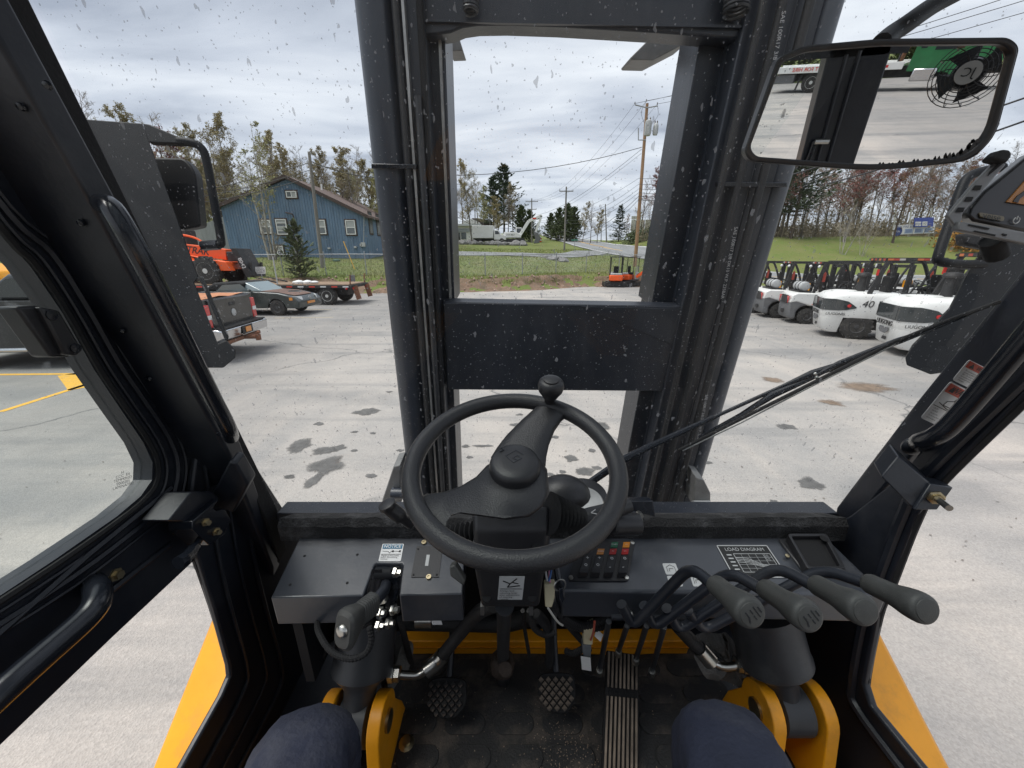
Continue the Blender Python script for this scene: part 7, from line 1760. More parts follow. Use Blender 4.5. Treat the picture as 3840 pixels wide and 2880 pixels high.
M_WLENS = mat('clear_lens', (.65, .66, .66), .15, coat=.6)
M_OLENS = mat('amber_lens', (.7, .25, .03), .2, coat=.6)
M_RUSTY = mat('rust_metal', (.21, .095, .055), .85, var=.3, scale=12)
M_WOOD = mat('deck_planks', (.30, .20, .125), .85, col2=(.20, .14, .10), scale=3, stretch=(.2, 3, 1))
M_TAPE = mat('tape_red', (.62, .05, .03), .5); M_TAPEW = mat('tape_white', (.7, .7, .68), .5)
M_TAPED = mat('tape_dull_red', (.36, .055, .035), .6); M_TAPEO = mat('tape_dull_orange', (.50, .15, .05), .6); M_TAPEX = mat('tape_dull_white', (.42, .40, .37), .6)
def wheel(par, x, y, r, wd, rim=None, side=1, lugs=0, rimr=.58):
    o = MB().lathe([(r * rimr, -wd / 2), (r * .86, -wd / 2), (r * .96, -wd * .44), (r, -wd * .3), (r, wd * .3), (r * .96, wd * .44), (r * .86, wd / 2), (r * rimr, wd / 2)], 28, (x, y, r), (0, 1, 0))
    if lugs:
        for k in range(lugs):
            a = 2 * PI * k / lugs
            for s_ in (-1, 1):
                aa = a + (.5 * PI * 2 / lugs if s_ > 0 else 0); c = V((x + math.cos(aa) * r * .985, y + s_ * wd * .24, r + math.sin(aa) * r * .985))
                R_ = Matrix.Rotation(-aa, 3, 'Y') @ Matrix.Rotation(.35 * s_, 3, 'X'); o.box(c, (r * .10, wd * .50, r * .13), R_)
    o = o.build('wheel', M_TYRE, par, smooth=40)
    yy = y + side * wd * .42; R_ = r * rimr
    rm = MB().lathe([(R_ * 1.02, -.02 * side), (R_, .03 * side), (R_ * .82, .01 * side), (R_ * .74, -.05 * side), (R_ * .36, -.03 * side), (R_ * .30, .03 * side), (0.001, .035 * side)], 24, (x, yy, r), (0, 1, 0)).build('rim', rim or M_RIMS, o, smooth=40)
    for k in range(8):
        a = 2 * PI * k / 8; MB().lathe([(R_ * .07, 0), (R_ * .07, .02), (0, .022)], 6, (x + math.cos(a) * R_ * .55, yy - .03 * side, r + math.sin(a) * R_ * .55), (0, side, 0)).build('wheel_bolt', M_RIMD if rim is not M_RIMD else M_RIMS, rm)
    return o
def body(profile, wid, name, mt, par, inset=None, bevel=.04, bseg=3, y0=0.0):
    """side outline (x, z) extruded across the width with softened edges"""
    return MB().prism([V((x, y0 - wid / 2, z)) for x, z in profile], (0, wid, 0)).build(name, mt, par, bevel=bevel, bseg=bseg)
def arcpts(cx, cz, r, a0, a1, n=8): return [(cx + r * math.cos(a0 + (a1 - a0) * i / n), cz + r * math.sin(a0 + (a1 - a0) * i / n)) for i in range(n + 1)]
def span(par, a, b, nm, mt, bevel=None): return MB().span(a, b).build(nm, mt, par, bevel=bevel, smooth=None if not bevel else 40)

# --- counterbalance forklifts (diesel, white, numbered)
def big_fork(label, num, loc, rz, sc=1.0):
    t = thing('parked_forklift', label, 'forklift', loc, rz, 'white forklifts parked in a row'); t.scale = (sc,) * 3
    W = .70
    # counterweight: rounded shell lofted in plan
    def sec(z, xr, wf, xf=.15, rr=.42):
        pts = [(xf, -W * wf), (xr + rr, -W * wf)] + [(xr + rr - rr * math.sin(a), -W * wf + rr * .55 * (1 - math.cos(a))) for a in [PI / 2 * i / 6 for i in range(1, 7)]]
        pts += [(x, -y) for x, y in reversed(pts)]
        return [V((x, y, z)) for x, y in pts]
    cw = MB().loft([sec(.60, -1.46, .97), sec(.72, -1.50, 1.0), sec(1.0, -1.50, 1.0), sec(1.18, -1.44, .98), sec(1.27, -1.34, .93, rr=.40), sec(1.31, -1.2, .82, rr=.36)]).build('counterweight', M_VWHITE, t, smooth=50)
    MB().loft([sec(.16, -1.30, .80, -1.02, .2), sec(.24, -1.40, .86, -1.02, .25), sec(.60, -1.47, .97, -.98, .42)]).build('lower_counterweight', M_VWHITE, cw, smooth=50)
    # dark side grille wrapping the rear corner
    for s_ in (-1, 1):
        P = [(-1.08 - .434 * math.sin(a), .712 - .231 * (1 - math.cos(a))) for a in (1.57, 1.35, 1.1, .85, .6, .35, .1)] + [(-.95, .712), (-.74, .712)]; m_ = MB()
        lo = [.80] * 7 + [.82, .88]; hi = [1.12] * 6 + [1.10, 1.06, .91]
        Q = [V((x - .006, s_ * y * W / .7, z)) for (x, y), z in zip(P, lo)] + [V((x - .006, s_ * y * W / .7, z)) for (x, y), z in reversed(list(zip(P, hi)))]
        n = len(P)
        m_.add(Q, [(i, i + 1, 2 * n - 2 - i, 2 * n - 1 - i) for i in range(n - 1)]); m_.add([q + V((.03, -.03 * s_, 0)) for q in Q], []); m_.build('side_grille', M_AGLASS, cw, smooth=None)
        MB().lathe([(.045, 0), (.045, .015), (0, .02)], 14, (-.92, s_ * .716, .94), (0, s_, 0)).build('reflector', M_RLENS, cw)
        text(num, .26, M_VDARK, cw, (-.52, s_ * .708, 1.0), (1 if s_ < 0 else -1, 0, 0), (0, 0, 1), name='number', shear=.15, ext=.002)
    span(cw, (-1.515, -.45, .80), (-1.49, .45, 1.12), 'rear_grille', M_AGLASS)
    text('LIUGONG', .155, M_VDARK, cw, (-1.512, 0, .70), (0, -1, 0), (0, 0, 1), name='maker_lettering', ext=.004, bold=.006, xs=1.1)
    text('LIUGONG', .10, M_VDARK, cw, (-1.19, -.712 * W / .7, .70), (1, 0, 0), (0, 0, 1), name='maker_lettering', ext=.002, bold=.004)
    sl = MB().prism([(-1.485, y, z) for y, z in ((-.22, .52), (-.20, .60), (-.08, .60), (-.04, .56), (.04, .56), (.08, .60), (.20, .60), (.22, .52), (.12, .46), (-.12, .46))], (-.012, 0, 0)).build('tow_recess', M_VGREY, cw, smooth=None)
    MB().prism([(-1.43, y, z) for y, z in ((-.10, .30), (.10, .30), (.08, .37), (-.08, .37))], (-.012, 0, 0)).build('tow_slot', M_VDARK, cw, smooth=None)
    MB().lathe([(.30, 0), (.30, .02), (.26, .035), (0, .035)], 24, (-.95, 0, 1.305), (0, 0, 1)).build('radiator_cap', M_VWHITE, cw)
    MB().tube([(-.55, .1, 1.3), (-.55, .1, 1.72)], [.11, .09], 14).build('air_intake', M_VDARK, cw); MB().lathe([(.15, 0), (.17, .04), (.15, .1), (0, .12)], 16, (-.55, .1, 1.72), (0, 0, 1)).build('intake_cap', M_VDARK, cw)
    for s_ in (-1, 1):
        wheel(t, -.62, s_ * .56, .37, .24, M_RIMD, s_, 16, .5); wheel(t, .95, s_ * .60, .43, .28, M_RIMD, s_, 16, .5)
    span(t, (-.95, -.42, .25), (1.2, .42, .62), 'chassis', M_VDARK, .02); span(t, (.10, -.66, .55), (.75, .66, 1.0), 'step_body', M_VDARK, .03)
    span(t, (.0, -.30, 1.15), (.55, .30, 1.30), 'seat', M_RUB, .05); span(t, (-.08, -.28, 1.25), (.06, .28, 1.75), 'seat_back', M_RUB, .05)
    MB().tube([(.95, .0, 1.0), (.72, 0, 1.45)], .03, 8).build('steering_column', M_VDARK, t); MB().torus((.71, 0, 1.47), (-.45, 0, .9), .17, .016, 24, 8).build('steering_wheel', M_VDARK, t)
    g = MB()
    for s_ in (-1, 1):
        g.bar((-.55, s_ * .60, 1.2), (-.30, s_ * .56, 2.18), .10, .07, (0, 1, 0)); g.tube(bez([(1.15, s_ * .56, 1.0), (1.08, s_ * .56, 1.5), (.85, s_ * .55, 2.05), (.70, s_ * .54, 2.18)], 4), .045, 6); g.bar((-.34, s_ * .56, 2.2), (.85, s_ * .54, 2.2), .07, .09)
    for k in range(7): g.bar((-.34 + 1.15 * k / 6, -.56, 2.21), (-.34 + 1.15 * k / 6, .56, 2.21), .05, .06)
    g = g.build('overhead_guard', M_VDARK, t, smooth=None)
    for k in range(8): span(g, (-.395, -.60 + .15 * k, 2.17), (-.385, -.60 + .15 * k + .148, 2.225), 'reflective_tape', (M_TAPED, M_VDARK, M_TAPEO, M_VDARK)[k % 4])
    for k in range(10): span(g, (-.34 + .12 * k, -.606, 2.175), (-.34 + .12 * k + .118, -.597, 2.225), 'reflective_tape', (M_TAPEO, M_TAPED, M_TAPEX, M_VDARK, M_VDARK)[k % 5])
    for s_ in (-1, 1): l_ = span(g, (-.52, s_ * .5 - .06, 1.98), (-.42, s_ * .5 + .06, 2.10), 'work_lamp', M_VDARK, .015); MB().lathe([(.05, 0), (.05, .012), (0, .015)], 12, (-.52, s_ * .5, 2.04), (-1, 0, 0)).build('lens', M_WLENS, l_); span(g, (-.50, s_ * .62 - .03, 1.78), (-.46, s_ * .62 + .03, 1.94), 'tail_lamp', M_RLENS)
    m_ = MB()
    for s_ in (-1, 1): m_.span((1.45, s_ * .40 - .06, .1), (1.62, s_ * .40 + .06, 2.05))
    for z in (.5, 1.2, 2.0): m_.span((1.5, -.4, z - .06), (1.58, .4, z + .06))
    m_.build('mast', M_VDARK, t, smooth=None)
    for s_ in (-1, 1): MB().prism([(1.66, s_ * .3, .10), (1.72, s_ * .3, .60), (1.66, s_ * .3, .60), (1.62, s_ * .3, .06), (2.7, s_ * .3, .06), (2.7, s_ * .3, .08)], (0, .11, 0)).build('fork', M_VDARK, t, smooth=None)
    return t
big_fork('white diesel forklift numbered 50 parked nearest the windscreen pillar', '50', (10.7, 8.85, 0), rad(-23), 1.05)
big_fork('white diesel forklift numbered 40 beside the one numbered 50', '40', (10.75, 11.25, 0), rad(-26), 1.0)
# --- smaller gas forklifts with a tank across the back
def gas_fork(label, loc, rz):
    t = thing('gas_forklift', label, 'forklift', loc, rz, 'small white and grey gas forklifts')
    W = .54
    cw = body([(-1.12, .16), (-.93, .16), (-.94, .42), (-.84, .58), (-.66, .64), (-.1, .62), (-.1, .98), (-1.0, 1.02), (-1.16, .95), (-1.20, .6), (-1.18, .3)], 2 * W, 'counterweight', M_VGREY, t, bevel=.06)
    body([(-1.205, .72), (-1.17, 1.0), (-1.02, 1.085), (-.05, 1.07), (-.05, .60), (-.62, .64), (-.80, .70), (-1.0, .76)], 2 * W + .03, 'hood', M_VWHITE, t, bevel=.05)
    span(cw, (-1.222, -.30, .70), (-1.20, .30, .98), 'rear_grille', M_VDARK, .01)
    for s_ in (-1, 1):
        MB().prism([(-1.225, s_ * .50, .96), (-1.225, s_ * .26, .96), (-1.225, s_ * .36, .84), (-1.225, s_ * .42, .70)], (-.012, 0, 0)).build('tail_lamp', M_RLENS, cw, smooth=None)
        MB().prism([(-.55, s_ * (W + .018), .68), (-.05, s_ * (W + .018), .68), (-.05, s_ * (W + .018), .80), (-.35, s_ * (W + .018), .76)], (0, s_ * .01, 0)).build('orange_flash', M_VORANGE, cw, smooth=None)
        wheel(t, -.60, s_ * .46, .27, .18, M_RIMD, s_, 14, .5); wheel(t, .78, s_ * .46, .33, .2, M_RIMD, s_, 14, .5)
    text('LIUGONG', .07, M_VDARK, cw, (-1.21, .18, 1.01), (0, -1, 0), (-.3, 0, 1), name='maker_lettering')
    MB().prism([(-1.21, y, z) for y, z in ((-.16, .40), (-.12, .48), (.12, .48), (.16, .40), (.08, .34), (-.08, .34))], (-.012, 0, 0)).build('tow_recess', M_VDARK, cw, smooth=None)
    tk = MB().lathe([(.05, -.45), (.12, -.44), (.155, -.38), (.16, -.34), (.16, .26), (.15, .32), (.10, .38), (.05, .39)], 24, (-.80, 0, 1.29), (0, 1, 0)).build('gas_tank', M_VWHITE if False else M_SILV, t, smooth=50)
    MB().torus((-.80, -.42, 1.29), (0, 1, 0), .135, .014, 24, 6).build('tank_collar', M_SILV, tk)
    for y in (-.25, .02, .26): MB().torus((-.80, y, 1.29), (0, 1, 0), .165, .014, 24, 6).build('tank_strap', M_VDARK, tk)
    MB().prism([(-.98, -.5, 1.08), (-.60, -.5, 1.08), (-.60, .5, 1.08), (-.98, .5, 1.08)], (0, 0, .06)).build('tank_cradle', M_VDARK, t)
    span(t, (-.62, .26, 1.08), (-.40, .46, 1.36), 'tank_bracket', M_AMBER, .02)
    MB().lathe([(.042, 0), (.042, .26), (.02, .31), (0, .34)], 12, (-.3, -.40, 1.45), (0, 0, 1)).build('fire_extinguisher', M_TAPED, t)
    span(t, (-.5, -.34, .25), (.9, .34, .6), 'chassis', M_VDARK, .02); span(t, (-.05, -.50, .5), (.6, .50, .95), 'step_body', M_VDARK, .03); span(t, (-.15, -.25, 1.05), (.3, .25, 1.2), 'seat', M_RUB, .05); span(t, (-.22, -.24, 1.15), (-.1, .24, 1.65), 'seat_back', M_RUB, .04)
    MB().torus((.52, 0, 1.38), (-.5, 0, .87), .15, .014, 24, 8).build('steering_wheel', M_VDARK, t); MB().tube([(.75, 0, .95), (.53, 0, 1.37)], .03, 8).build('steering_column', M_VDARK, t)
    g = MB()
    for s_ in (-1, 1):
        g.bar((-.55, s_ * .48, 1.0), (-.38, s_ * .46, 2.06), .08, .06, (0, 1, 0)); g.tube(bez([(.92, s_ * .46, .9), (.86, s_ * .46, 1.4), (.62, s_ * .45, 1.95), (.5, s_ * .44, 2.05)], 4), .04, 6); g.bar((-.42, s_ * .46, 2.07), (.6, s_ * .44, 2.07), .06, .08)
    for k in range(6): g.bar((-.42 + 1.0 * k / 5, -.46, 2.08), (-.42 + 1.0 * k / 5, .46, 2.08), .045, .05)
    g = g.build('overhead_guard', M_VDARK, t, smooth=None)
    for k in range(7): span(g, (-.465, -.49 + .14 * k, 2.05), (-.455, -.49 + .14 * k + .138, 2.10), 'reflective_tape', (M_VDARK, M_TAPED, M_TAPEX)[k % 3])
    for s_ in (-1, 1): MB().ball((-.50, s_ * .36, 1.95), .05, 10, 8).build('work_lamp', M_WLENS, g)
    ds = Decal('logo_plate', V((-.49, .40, 1.80)), V((-.49, .28, 1.80)), V((-.49, .40, 1.68)), M_VDARK, g, t=.006); text('LG', .08, M_WHITE, ds.obj, (-.50, .34, 1.74), (0, -1, 0), (0, 0, 1), name='maker_lettering')
    m_ = MB()
    for s_ in (-1, 1): m_.span((1.2, s_ * .32 - .05, .1), (1.34, s_ * .32 + .05, 2.0))
    for z in (.45, 1.1, 1.95): m_.span((1.24, -.32, z - .05), (1.31, .32, z + .05))
    m_.build('mast', M_VDARK, t, smooth=None)
    for s_ in (-1, 1): MB().prism([(1.42, s_ * .24, .08), (1.46, s_ * .24, .5), (1.41, s_ * .24, .5), (1.38, s_ * .24, .05), (2.4, s_ * .24, .05), (2.4, s_ * .24, .07)], (0, .09, 0)).build('fork', M_VDARK, t, smooth=None)
    return t
GF = gas_fork('gas forklift with a silver tank standing next to the white forklift 40', (11.15, 13.9, 0), rad(-17))
gas_fork('second gas forklift counted from the white forklift 40', (11.05, 15.3, 0), rad(-15))
gas_fork('third gas forklift from the white forklift 40, half hidden by the mast', (11.0, 16.7, 0), rad(-18))
gas_fork('farthest gas forklift in the row, behind the mast edge', (11.1, 18.2, 0), rad(-14))
for k, (x, y, r_) in enumerate(((15.6, 10.6, 178), (15.7, 12.6, 176), (15.6, 14.6, 181), (15.8, 16.6, 179), (15.5, 18.4, 182))):
    o = copy_tree(GF); o.location = (x, y, 0); o.rotation_euler = (0, 0, rad(r_)); o['label'] = '%s forklift from the right in the back row, facing the front row' % ORD[k]; o['group'] = 'forklifts in the back row'
# small loader behind the right pillar
sl = thing('compact_loader', 'white and blue compact machine with orange stripes half hidden by the right pillar', 'loader', (12.6, 8.1, 0), rad(8))
body([(-1.2, .45), (1.0, .45), (1.1, .9), (.6, 1.25), (-1.0, 1.35), (-1.3, 1.0)], 1.5, 'hood', M_VWHITE, sl, bevel=.08); span(sl, (-1.0, -.62, 1.34), (.2, .62, 1.52), 'engine_cover', mat('cover_blue', (.03, .10, .35), .4), .06)
for s_ in (-1, 1):
    wheel(sl, -.7, s_ * .7, .42, .28, M_RIMW, s_, 14); wheel(sl, .7, s_ * .7, .42, .28, M_RIMW, s_, 14); MB().bar((-1.35, s_ * .8, 1.55), (-1.1, s_ * .8, .6), .12, .06, (0, 1, 0)).build('orange_stripe', M_VORANGE, sl)
g = MB()
for x in (-.9, .5):
    for s_ in (-1, 1): g.bar((x, s_ * .6, 1.3), (x * .8, s_ * .55, 2.15), .07, .07, (0, 1, 0))
g.span((-.8, -.6, 2.12), (.5, .6, 2.2)); g.build('overhead_guard', M_VDARK, sl, smooth=None)

# --- orange mini excavators with canopies
def mini_exc(label, loc, rz, swing, reach):
    t = thing('mini_excavator', label, 'excavator', loc, rz, 'orange mini excavators by the bank')
    for s_ in (-1, 1):
        tr = MB().prism([(x, s_ * .42 - .13, z) for x, z in arcpts(.62, .22, .22, PI / 2, -PI / 2) + arcpts(-.62, .22, .22, -PI / 2, -1.5 * PI)], (0, .26, 0)).build('track', M_TYRE, t, bevel=.02)
        for k in range(5): MB().lathe([(.09, 0), (.09, .02), (.05, .03), (0, .03)], 14, (-.5 + .25 * k, s_ * .555, .18), (0, s_, 0)).build('track_roller', M_VDARK, tr)
    span(t, (-.5, -.3, .25), (.5, .3, .45), 'undercarriage', M_VDARK, .02)
    MB().span((.85, -.55, .1), (.92, .55, .42)).build('dozer_blade', M_VDARK, t)
    R_ = Matrix.Rotation(swing, 3, 'Z'); r = lambda x, y, z: R_ @ V((x, y, z))
    def bx(x0, y0, z0, x1, y1, z1, nm, mt, bv=.04): return MB().box(r((x0 + x1) / 2, (y0 + y1) / 2, (z0 + z1) / 2), (x1 - x0, y1 - y0, z1 - z0), R_).build(nm, mt, t, bevel=bv, bseg=3)
    bx(-.75, -.5, .5, .1, .5, .95, 'body', M_VORANGE, .08); bx(-.3, -.48, .46, .55, .48, .56, 'floor_deck', M_VDARK, .02); bx(-.72, -.45, .95, -.1, .45, 1.08, 'rear_cover', M_SILV, .05)
    bx(-.2, -.2, .95, .15, .22, 1.12, 'seat', M_RUB, .05); bx(-.24, -.18, 1.1, -.12, .2, 1.6, 'seat_back', M_RUB, .05); bx(.3, .1, .56, .5, .4, 1.15, 'console', M_SILV, .04)
    text('KX', .18, M_WHITE, t, r(-.4, -.502, .72), r(1, 0, 0), (0, 0, 1), name='maker_lettering')
    c = MB()
    for x, y in ((-.6, -.45), (-.6, .45), (.42, -.45), (.42, .45)): c.tube([r(x, y, .95 if x < 0 else .56), r(x * .95, y, 2.25)], .03, 6)
    c = c.build('canopy_posts', M_VDARK, t); MB().box(r(-.1, 0, 2.29), (1.25, 1.05, .07), R_).build('canopy_roof', M_VDARK, t, bevel=.02)
    P = [r(.5, 0, .75), r(.5 + reach * .45, 0, 1.25), r(.5 + reach * .8, 0, .95), r(.5 + reach, 0, .45)]
    bm_ = MB()
    for a, b, w_ in zip(P[:-1], P[1:], (.17, .15, .12)): bm_.bar(a, b, .13, w_ + .05, (0, 0, 1))
    bm_.build('boom', M_VORANGE, t, bevel=.02)
    MB().tube([r(.55, 0, .95), r(.5 + reach * .55, 0, 1.38)], .035, 8).build('boom_cylinder', M_VDARK, t)
    MB().prism([P[3] + r(-.15, -.2, .1), P[3] + r(.12, -.2, .05), P[3] + r(.15, -.2, -.25), P[3] + r(-.1, -.2, -.42), P[3] + r(-.3, -.2, -.3)], r(0, .4, 0)).build('bucket', M_VDARK, t, bevel=.01)
    return t
a_ = at(2305, 1076, Z=0); mini_exc('orange mini excavator with its arm folded away, left of the pair', (a_.x, a_.y, 0), rad(180), rad(-100), 1.2)
a_ = at(2380, 1075, Z=0); mini_exc('orange mini excavator with its arm reaching right to the ground', (a_.x - .35, a_.y + .2, 0), rad(0), rad(-42), 1.5)

# --- black pickup truck
pk = thing('pickup_truck', 'black pickup truck with orange dirt in its bed and chrome rear bumper', 'pickup', (-9.55, 8.85, 0), math.atan2(-.10, -.99))
bodyP = [(-2.9, .55), (-2.9, 1.38), (-.95, 1.40), (-.95, 1.42), (1.55, 1.42), (1.75, 1.28), (2.75, 1.22), (2.95, 1.05), (2.95, .5)] + arcpts(1.95, .42, .50, 0, PI) + [(-1.45, .42)] + arcpts(-1.95, .42, .50, 0, PI) + [(-2.6, .45)]
body(bodyP, 1.98, 'body', M_VBLACK, pk, bevel=.05)
body([(-.95, 1.40), (-.85, 1.92), (.70, 1.94), (1.55, 1.42)], 1.66, 'cabin', M_VBLACK, pk, bevel=.09)
for s_ in (-1, 1):
    for x0, x1, x2, x3 in ((-.72, .02, .02, -.66), (.12, 1.28, .72, .12)):
        MB().prism([(x0, s_ * .832, 1.48), (x1, s_ * .832, 1.48), (x2, s_ * .832, 1.84), (x3, s_ * .832, 1.84)], (0, s_ * .012, 0)).build('side_window', M_AGLASS, pk, smooth=None)
    wheel(pk, 1.95, s_ * .86, .42, .27, M_RIMS, s_); wheel(pk, -1.95, s_ * .86, .42, .27, M_RIMS, s_)
    MB().tube([(-1.2, s_ * 1.0, .42), (1.3, s_ * 1.0, .42)], .05, 10).build('running_board', M_CHROME, pk)
    tl = span(pk, (-2.945, s_ * .90 - .09, .78), (-2.86, s_ * .90 + .09, 1.28), 'tail_lamp', M_RLENS, .02); span(tl, (-2.955, s_ * .90 - .08, .97), (-2.935, s_ * .90 + .08, 1.06), 'reverse_lens', M_WLENS)
    for x in (-.1, .95): span(pk, (x, s_ * .995 - .02, 1.15), (x + .2, s_ * .995 + .02, 1.2), 'door_handle', M_VBLACK, .01)
    MB().prism([(-2.62, s_ * .996, 1.12), (-2.30, s_ * .996, 1.12), (-2.32, s_ * .996, 1.26), (-2.60, s_ * .996, 1.26)], (0, s_ * .004, 0)).build('decal_plate', M_VBLACK, pk, smooth=None)
    text('FX4', .20, M_SILV, pk, (-2.45, s_ * 1.003, 1.10), (-s_, 0, 0), (0, 0, 1), name='side_lettering', shear=.3, ext=.001)
tg = span(pk, (-2.945, -.80, .70), (-2.90, .80, 1.37), 'tailgate', M_VBLACK, .02)
span(tg, (-2.955, -.12, 1.18), (-2.94, .12, 1.26), 'tailgate_handle', M_VDARK, .008); MB().lathe([(.085, 0), (.085, .012), (.06, .02), (0, .022)], 24, (-2.945, 0, 1.02), (-1, 0, 0)).build('oval_badge', M_SILV, tg)
for y in (-.55, .55): span(tg, (-2.95, y - .2, .80), (-2.943, y + .2, .83), 'tailgate_crease', M_VDARK)
bp2 = body([(-3.15, .50), (-3.17, .72), (-3.05, .76), (-2.9, .74), (-2.9, .50)], 1.96, 'rear_bumper', M_CHROME, pk, bevel=.03); span(bp2, (-3.185, -.22, .53), (-3.17, .22, .72), 'plate_recess', M_VDARK, .01); ds = span(bp2, (-3.20, -.12, .56), (-3.187, .10, .68), 'licence_plate', M_OLENS)
span(bp2, (-3.16, -.9, .745), (-2.95, .9, .772), 'step_pad', M_VDARK)
ht = MB().tube([(-2.9, 0, .42), (-3.35, 0, .42)], .05, 8).build('tow_hitch', M_RUSTY, pk); MB().span((-3.42, -.05, .34), (-3.34, .05, .48)).build('hitch_head', M_RUSTY, ht); MB().ball((-3.40, 0, .53), .04, 10, 8).build('hitch_ball', M_RUSTY, ht); MB().bar((-3.05, -.7, .42), (-3.05, .7, .42), .07, .08).build('hitch_bar', M_RUSTY, ht)
# orange load in the bed
ld_ = MB(); xs = frange(-2.8, -1.0, .2); ys = frange(-.85, .85, .17)
ld_.v = [(x, y, 1.40 + .05 * noise.noise(V((x * 2, y * 2, 0)))) for y in ys for x in xs]; nx = len(xs); ld_.f = [(j * nx + i, j * nx + i + 1, (j + 1) * nx + i + 1, (j + 1) * nx + i) for j in range(len(ys) - 1) for i in range(nx - 1)]
ld_.build('dirt_load', mat('orange_load', (.46, .20, .10), .9, var=.2, scale=4, bump=.5, bscale=10), pk)
# --- dark convertible
cr_ = thing('convertible_car', 'dark green convertible car with black soft top and rusty red bonnet', 'car', (-10.85, 16.5, 0), rad(-3))
M_CARG = mat('car_dark_green', (.022, .030, .028), .3, var=.2, scale=3, coat=.5, dust=(.13, .12, .11), dscale=3, damt=.35)
M_CARR = mat('car_faded_red', (.15, .085, .062), .5, var=.35, scale=2)
carP = [(-2.3, .45), (-2.38, .80), (-1.6, .95), (.75, .95), (1.55, .90), (2.2, .74), (2.38, .58), (2.36, .30)] + arcpts(1.42, .30, .37, 0, PI) + [(-.98, .26)] + arcpts(-1.38, .30, .37, 0, PI)
body(carP, 1.76, 'body', M_CARG, cr_, bevel=.07)
MB().prism([(.78, -.72, .952), (1.5, -.70, .91), (2.1, -.60, .78), (2.1, .60, .78), (1.5, .70, .91), (.78, .72, .952)], (0, 0, .02)).build('bonnet', M_CARR, cr_, bevel=.01)
body([(-1.75, .94), (-1.15, 1.28), (-.2, 1.34), (.18, 1.28), (.0, .94)], 1.46, 'soft_top', M_RUB, cr_, bevel=.10)
MB().prism([(.05, -.70, .95), (.85, -.70, .95), (.10, -.60, 1.30)], (0, 1.40, 0)).build('windscreen', mat('pale_screen', (.20, .25, .26), .06, spec=1.0), cr_, bevel=.03)
for s_ in (-1, 1):
    MB().prism([(-1.05, s_ * .742, .97), (.30, s_ * .742, .97), (-.02, s_ * .742, 1.24), (-.75, s_ * .742, 1.20)], (0, s_ * .01, 0)).build('side_window', mat('car_window', (.16, .20, .21), .06, spec=1.0), cr_, smooth=None)
    for x in (1.42, -1.38): wheel(cr_, x, s_ * .76, .32, .2, M_RIMD, s_)
    hl = MB().prism([(2.10, s_ * .80, .62), (2.34, s_ * .50, .60), (2.30, s_ * .50, .73), (2.02, s_ * .80, .76)], (.03, s_ * .03, .02)).build('headlight', M_WLENS, cr_, bevel=.01)
    span(cr_, (2.0, s_ * .87, .62), (2.14, s_ * .89, .73), 'indicator', M_OLENS)
    MB().lathe([(.07, 0), (.07, .02), (0, .025)], 12, (2.33, s_ * .6, .38), (1, 0, 0)).build('fog_lamp', M_WLENS, cr_); MB().ball((.45, s_ * .92, 1.0), (.07, .09, .06), 10, 6).build('door_mirror', M_CARG, cr_)
span(cr_, (2.37, -.28, .44), (2.39, .28, .54), 'licence_plate', M_OLENS); MB().lathe([(.09, 0), (.09, .01), (0, .015)], 16, (2.35, 0, .66), (1, 0, .2)).build('badge', M_CHROME, cr_)
# --- flatbed trailer and the orange telehandler on it
tr_ = thing('flatbed_trailer', 'tandem axle flatbed trailer with plank deck and red tail lamps', 'trailer', (-13.2, 20.4, 0), rad(180))
span(tr_, (-5.3, -1.2, .82), (6.5, 1.2, .96), 'deck_frame', M_VDARK, .01)
for k in range(9): span(tr_, (-5.2, -1.18 + .263 * k, .962), (6.4, -1.18 + .263 * k + .25, 1.0), 'deck_plank', M_WOOD)
for x in (-4.05, -2.75):
    for s_ in (-1, 1): wheel(tr_, x, s_ * 1.0, .44, .30, M_RIMW, s_)
for k in range(14): span(tr_, (-5.2 + .55 * k, 1.201, .86), (-5.2 + .55 * k + .28, 1.21, .92), 'reflective_tape', M_TAPE if k % 2 else M_TAPEW)
for s_ in (-1, 1):
    for k in range(2): MB().lathe([(.055, 0), (.055, .02), (0, .025)], 12, (-5.31, s_ * .95 - k * .16 * s_, .80), (-1, 0, 0)).build('tail_lamp', M_RLENS, tr_)
    MB().lathe([(.05, 0), (.05, .02), (0, .025)], 12, (-5.1, s_ * 1.215, .80), (0, s_, 0)).build('side_lamp', M_RLENS, tr_)
    MB().bar((-5.35, s_ * .8, .9), (-5.5, s_ * .8, .25), .25, .05, (0, 1, 0)).build('ramp_hinge', M_RUSTY, tr_); MB().bar((-5.2, s_ * .95, 1.0), (-5.25, s_ * .95, 1.45), .05, .05, (0, 1, 0)).build('stake', M_RUSTY, tr_)
span(tr_, (-5.3, .5, 1.12), (-5.2, .95, 1.42), 'tool_plate', M_VGREY)
span(tr_, (-4.9, -.6, .45), (3, .6, .82), 'chassis_beam', M_VDARK); MB().tube([(-1.7, 1.1, 1.0), (-1.72, 1.1, 2.3)], .03, 6).build('whip_stake', M_SILV, tr_)
random.seed(9)
for k in range(5): sx = -3.1 + k * .22; o = MB().ball((sx, .3 + .2 * (k % 2), 1.05), (.22, .25, .08 + .05 * (k % 2)), 8, 5).build('tarp_bundle', M_WHITE, tr_)
th = thing('telehandler', 'orange telescopic handler with black fork head standing on the trailer', 'telehandler', (-16.2, 20.6, .95), rad(0)); th.scale = (1.12,) * 3
for s_ in (-1, 1):
    for x in (1.05, -1.25): wheel(th, x, s_ * .85, .60, .36, M_RIMW, s_, 18, .6)
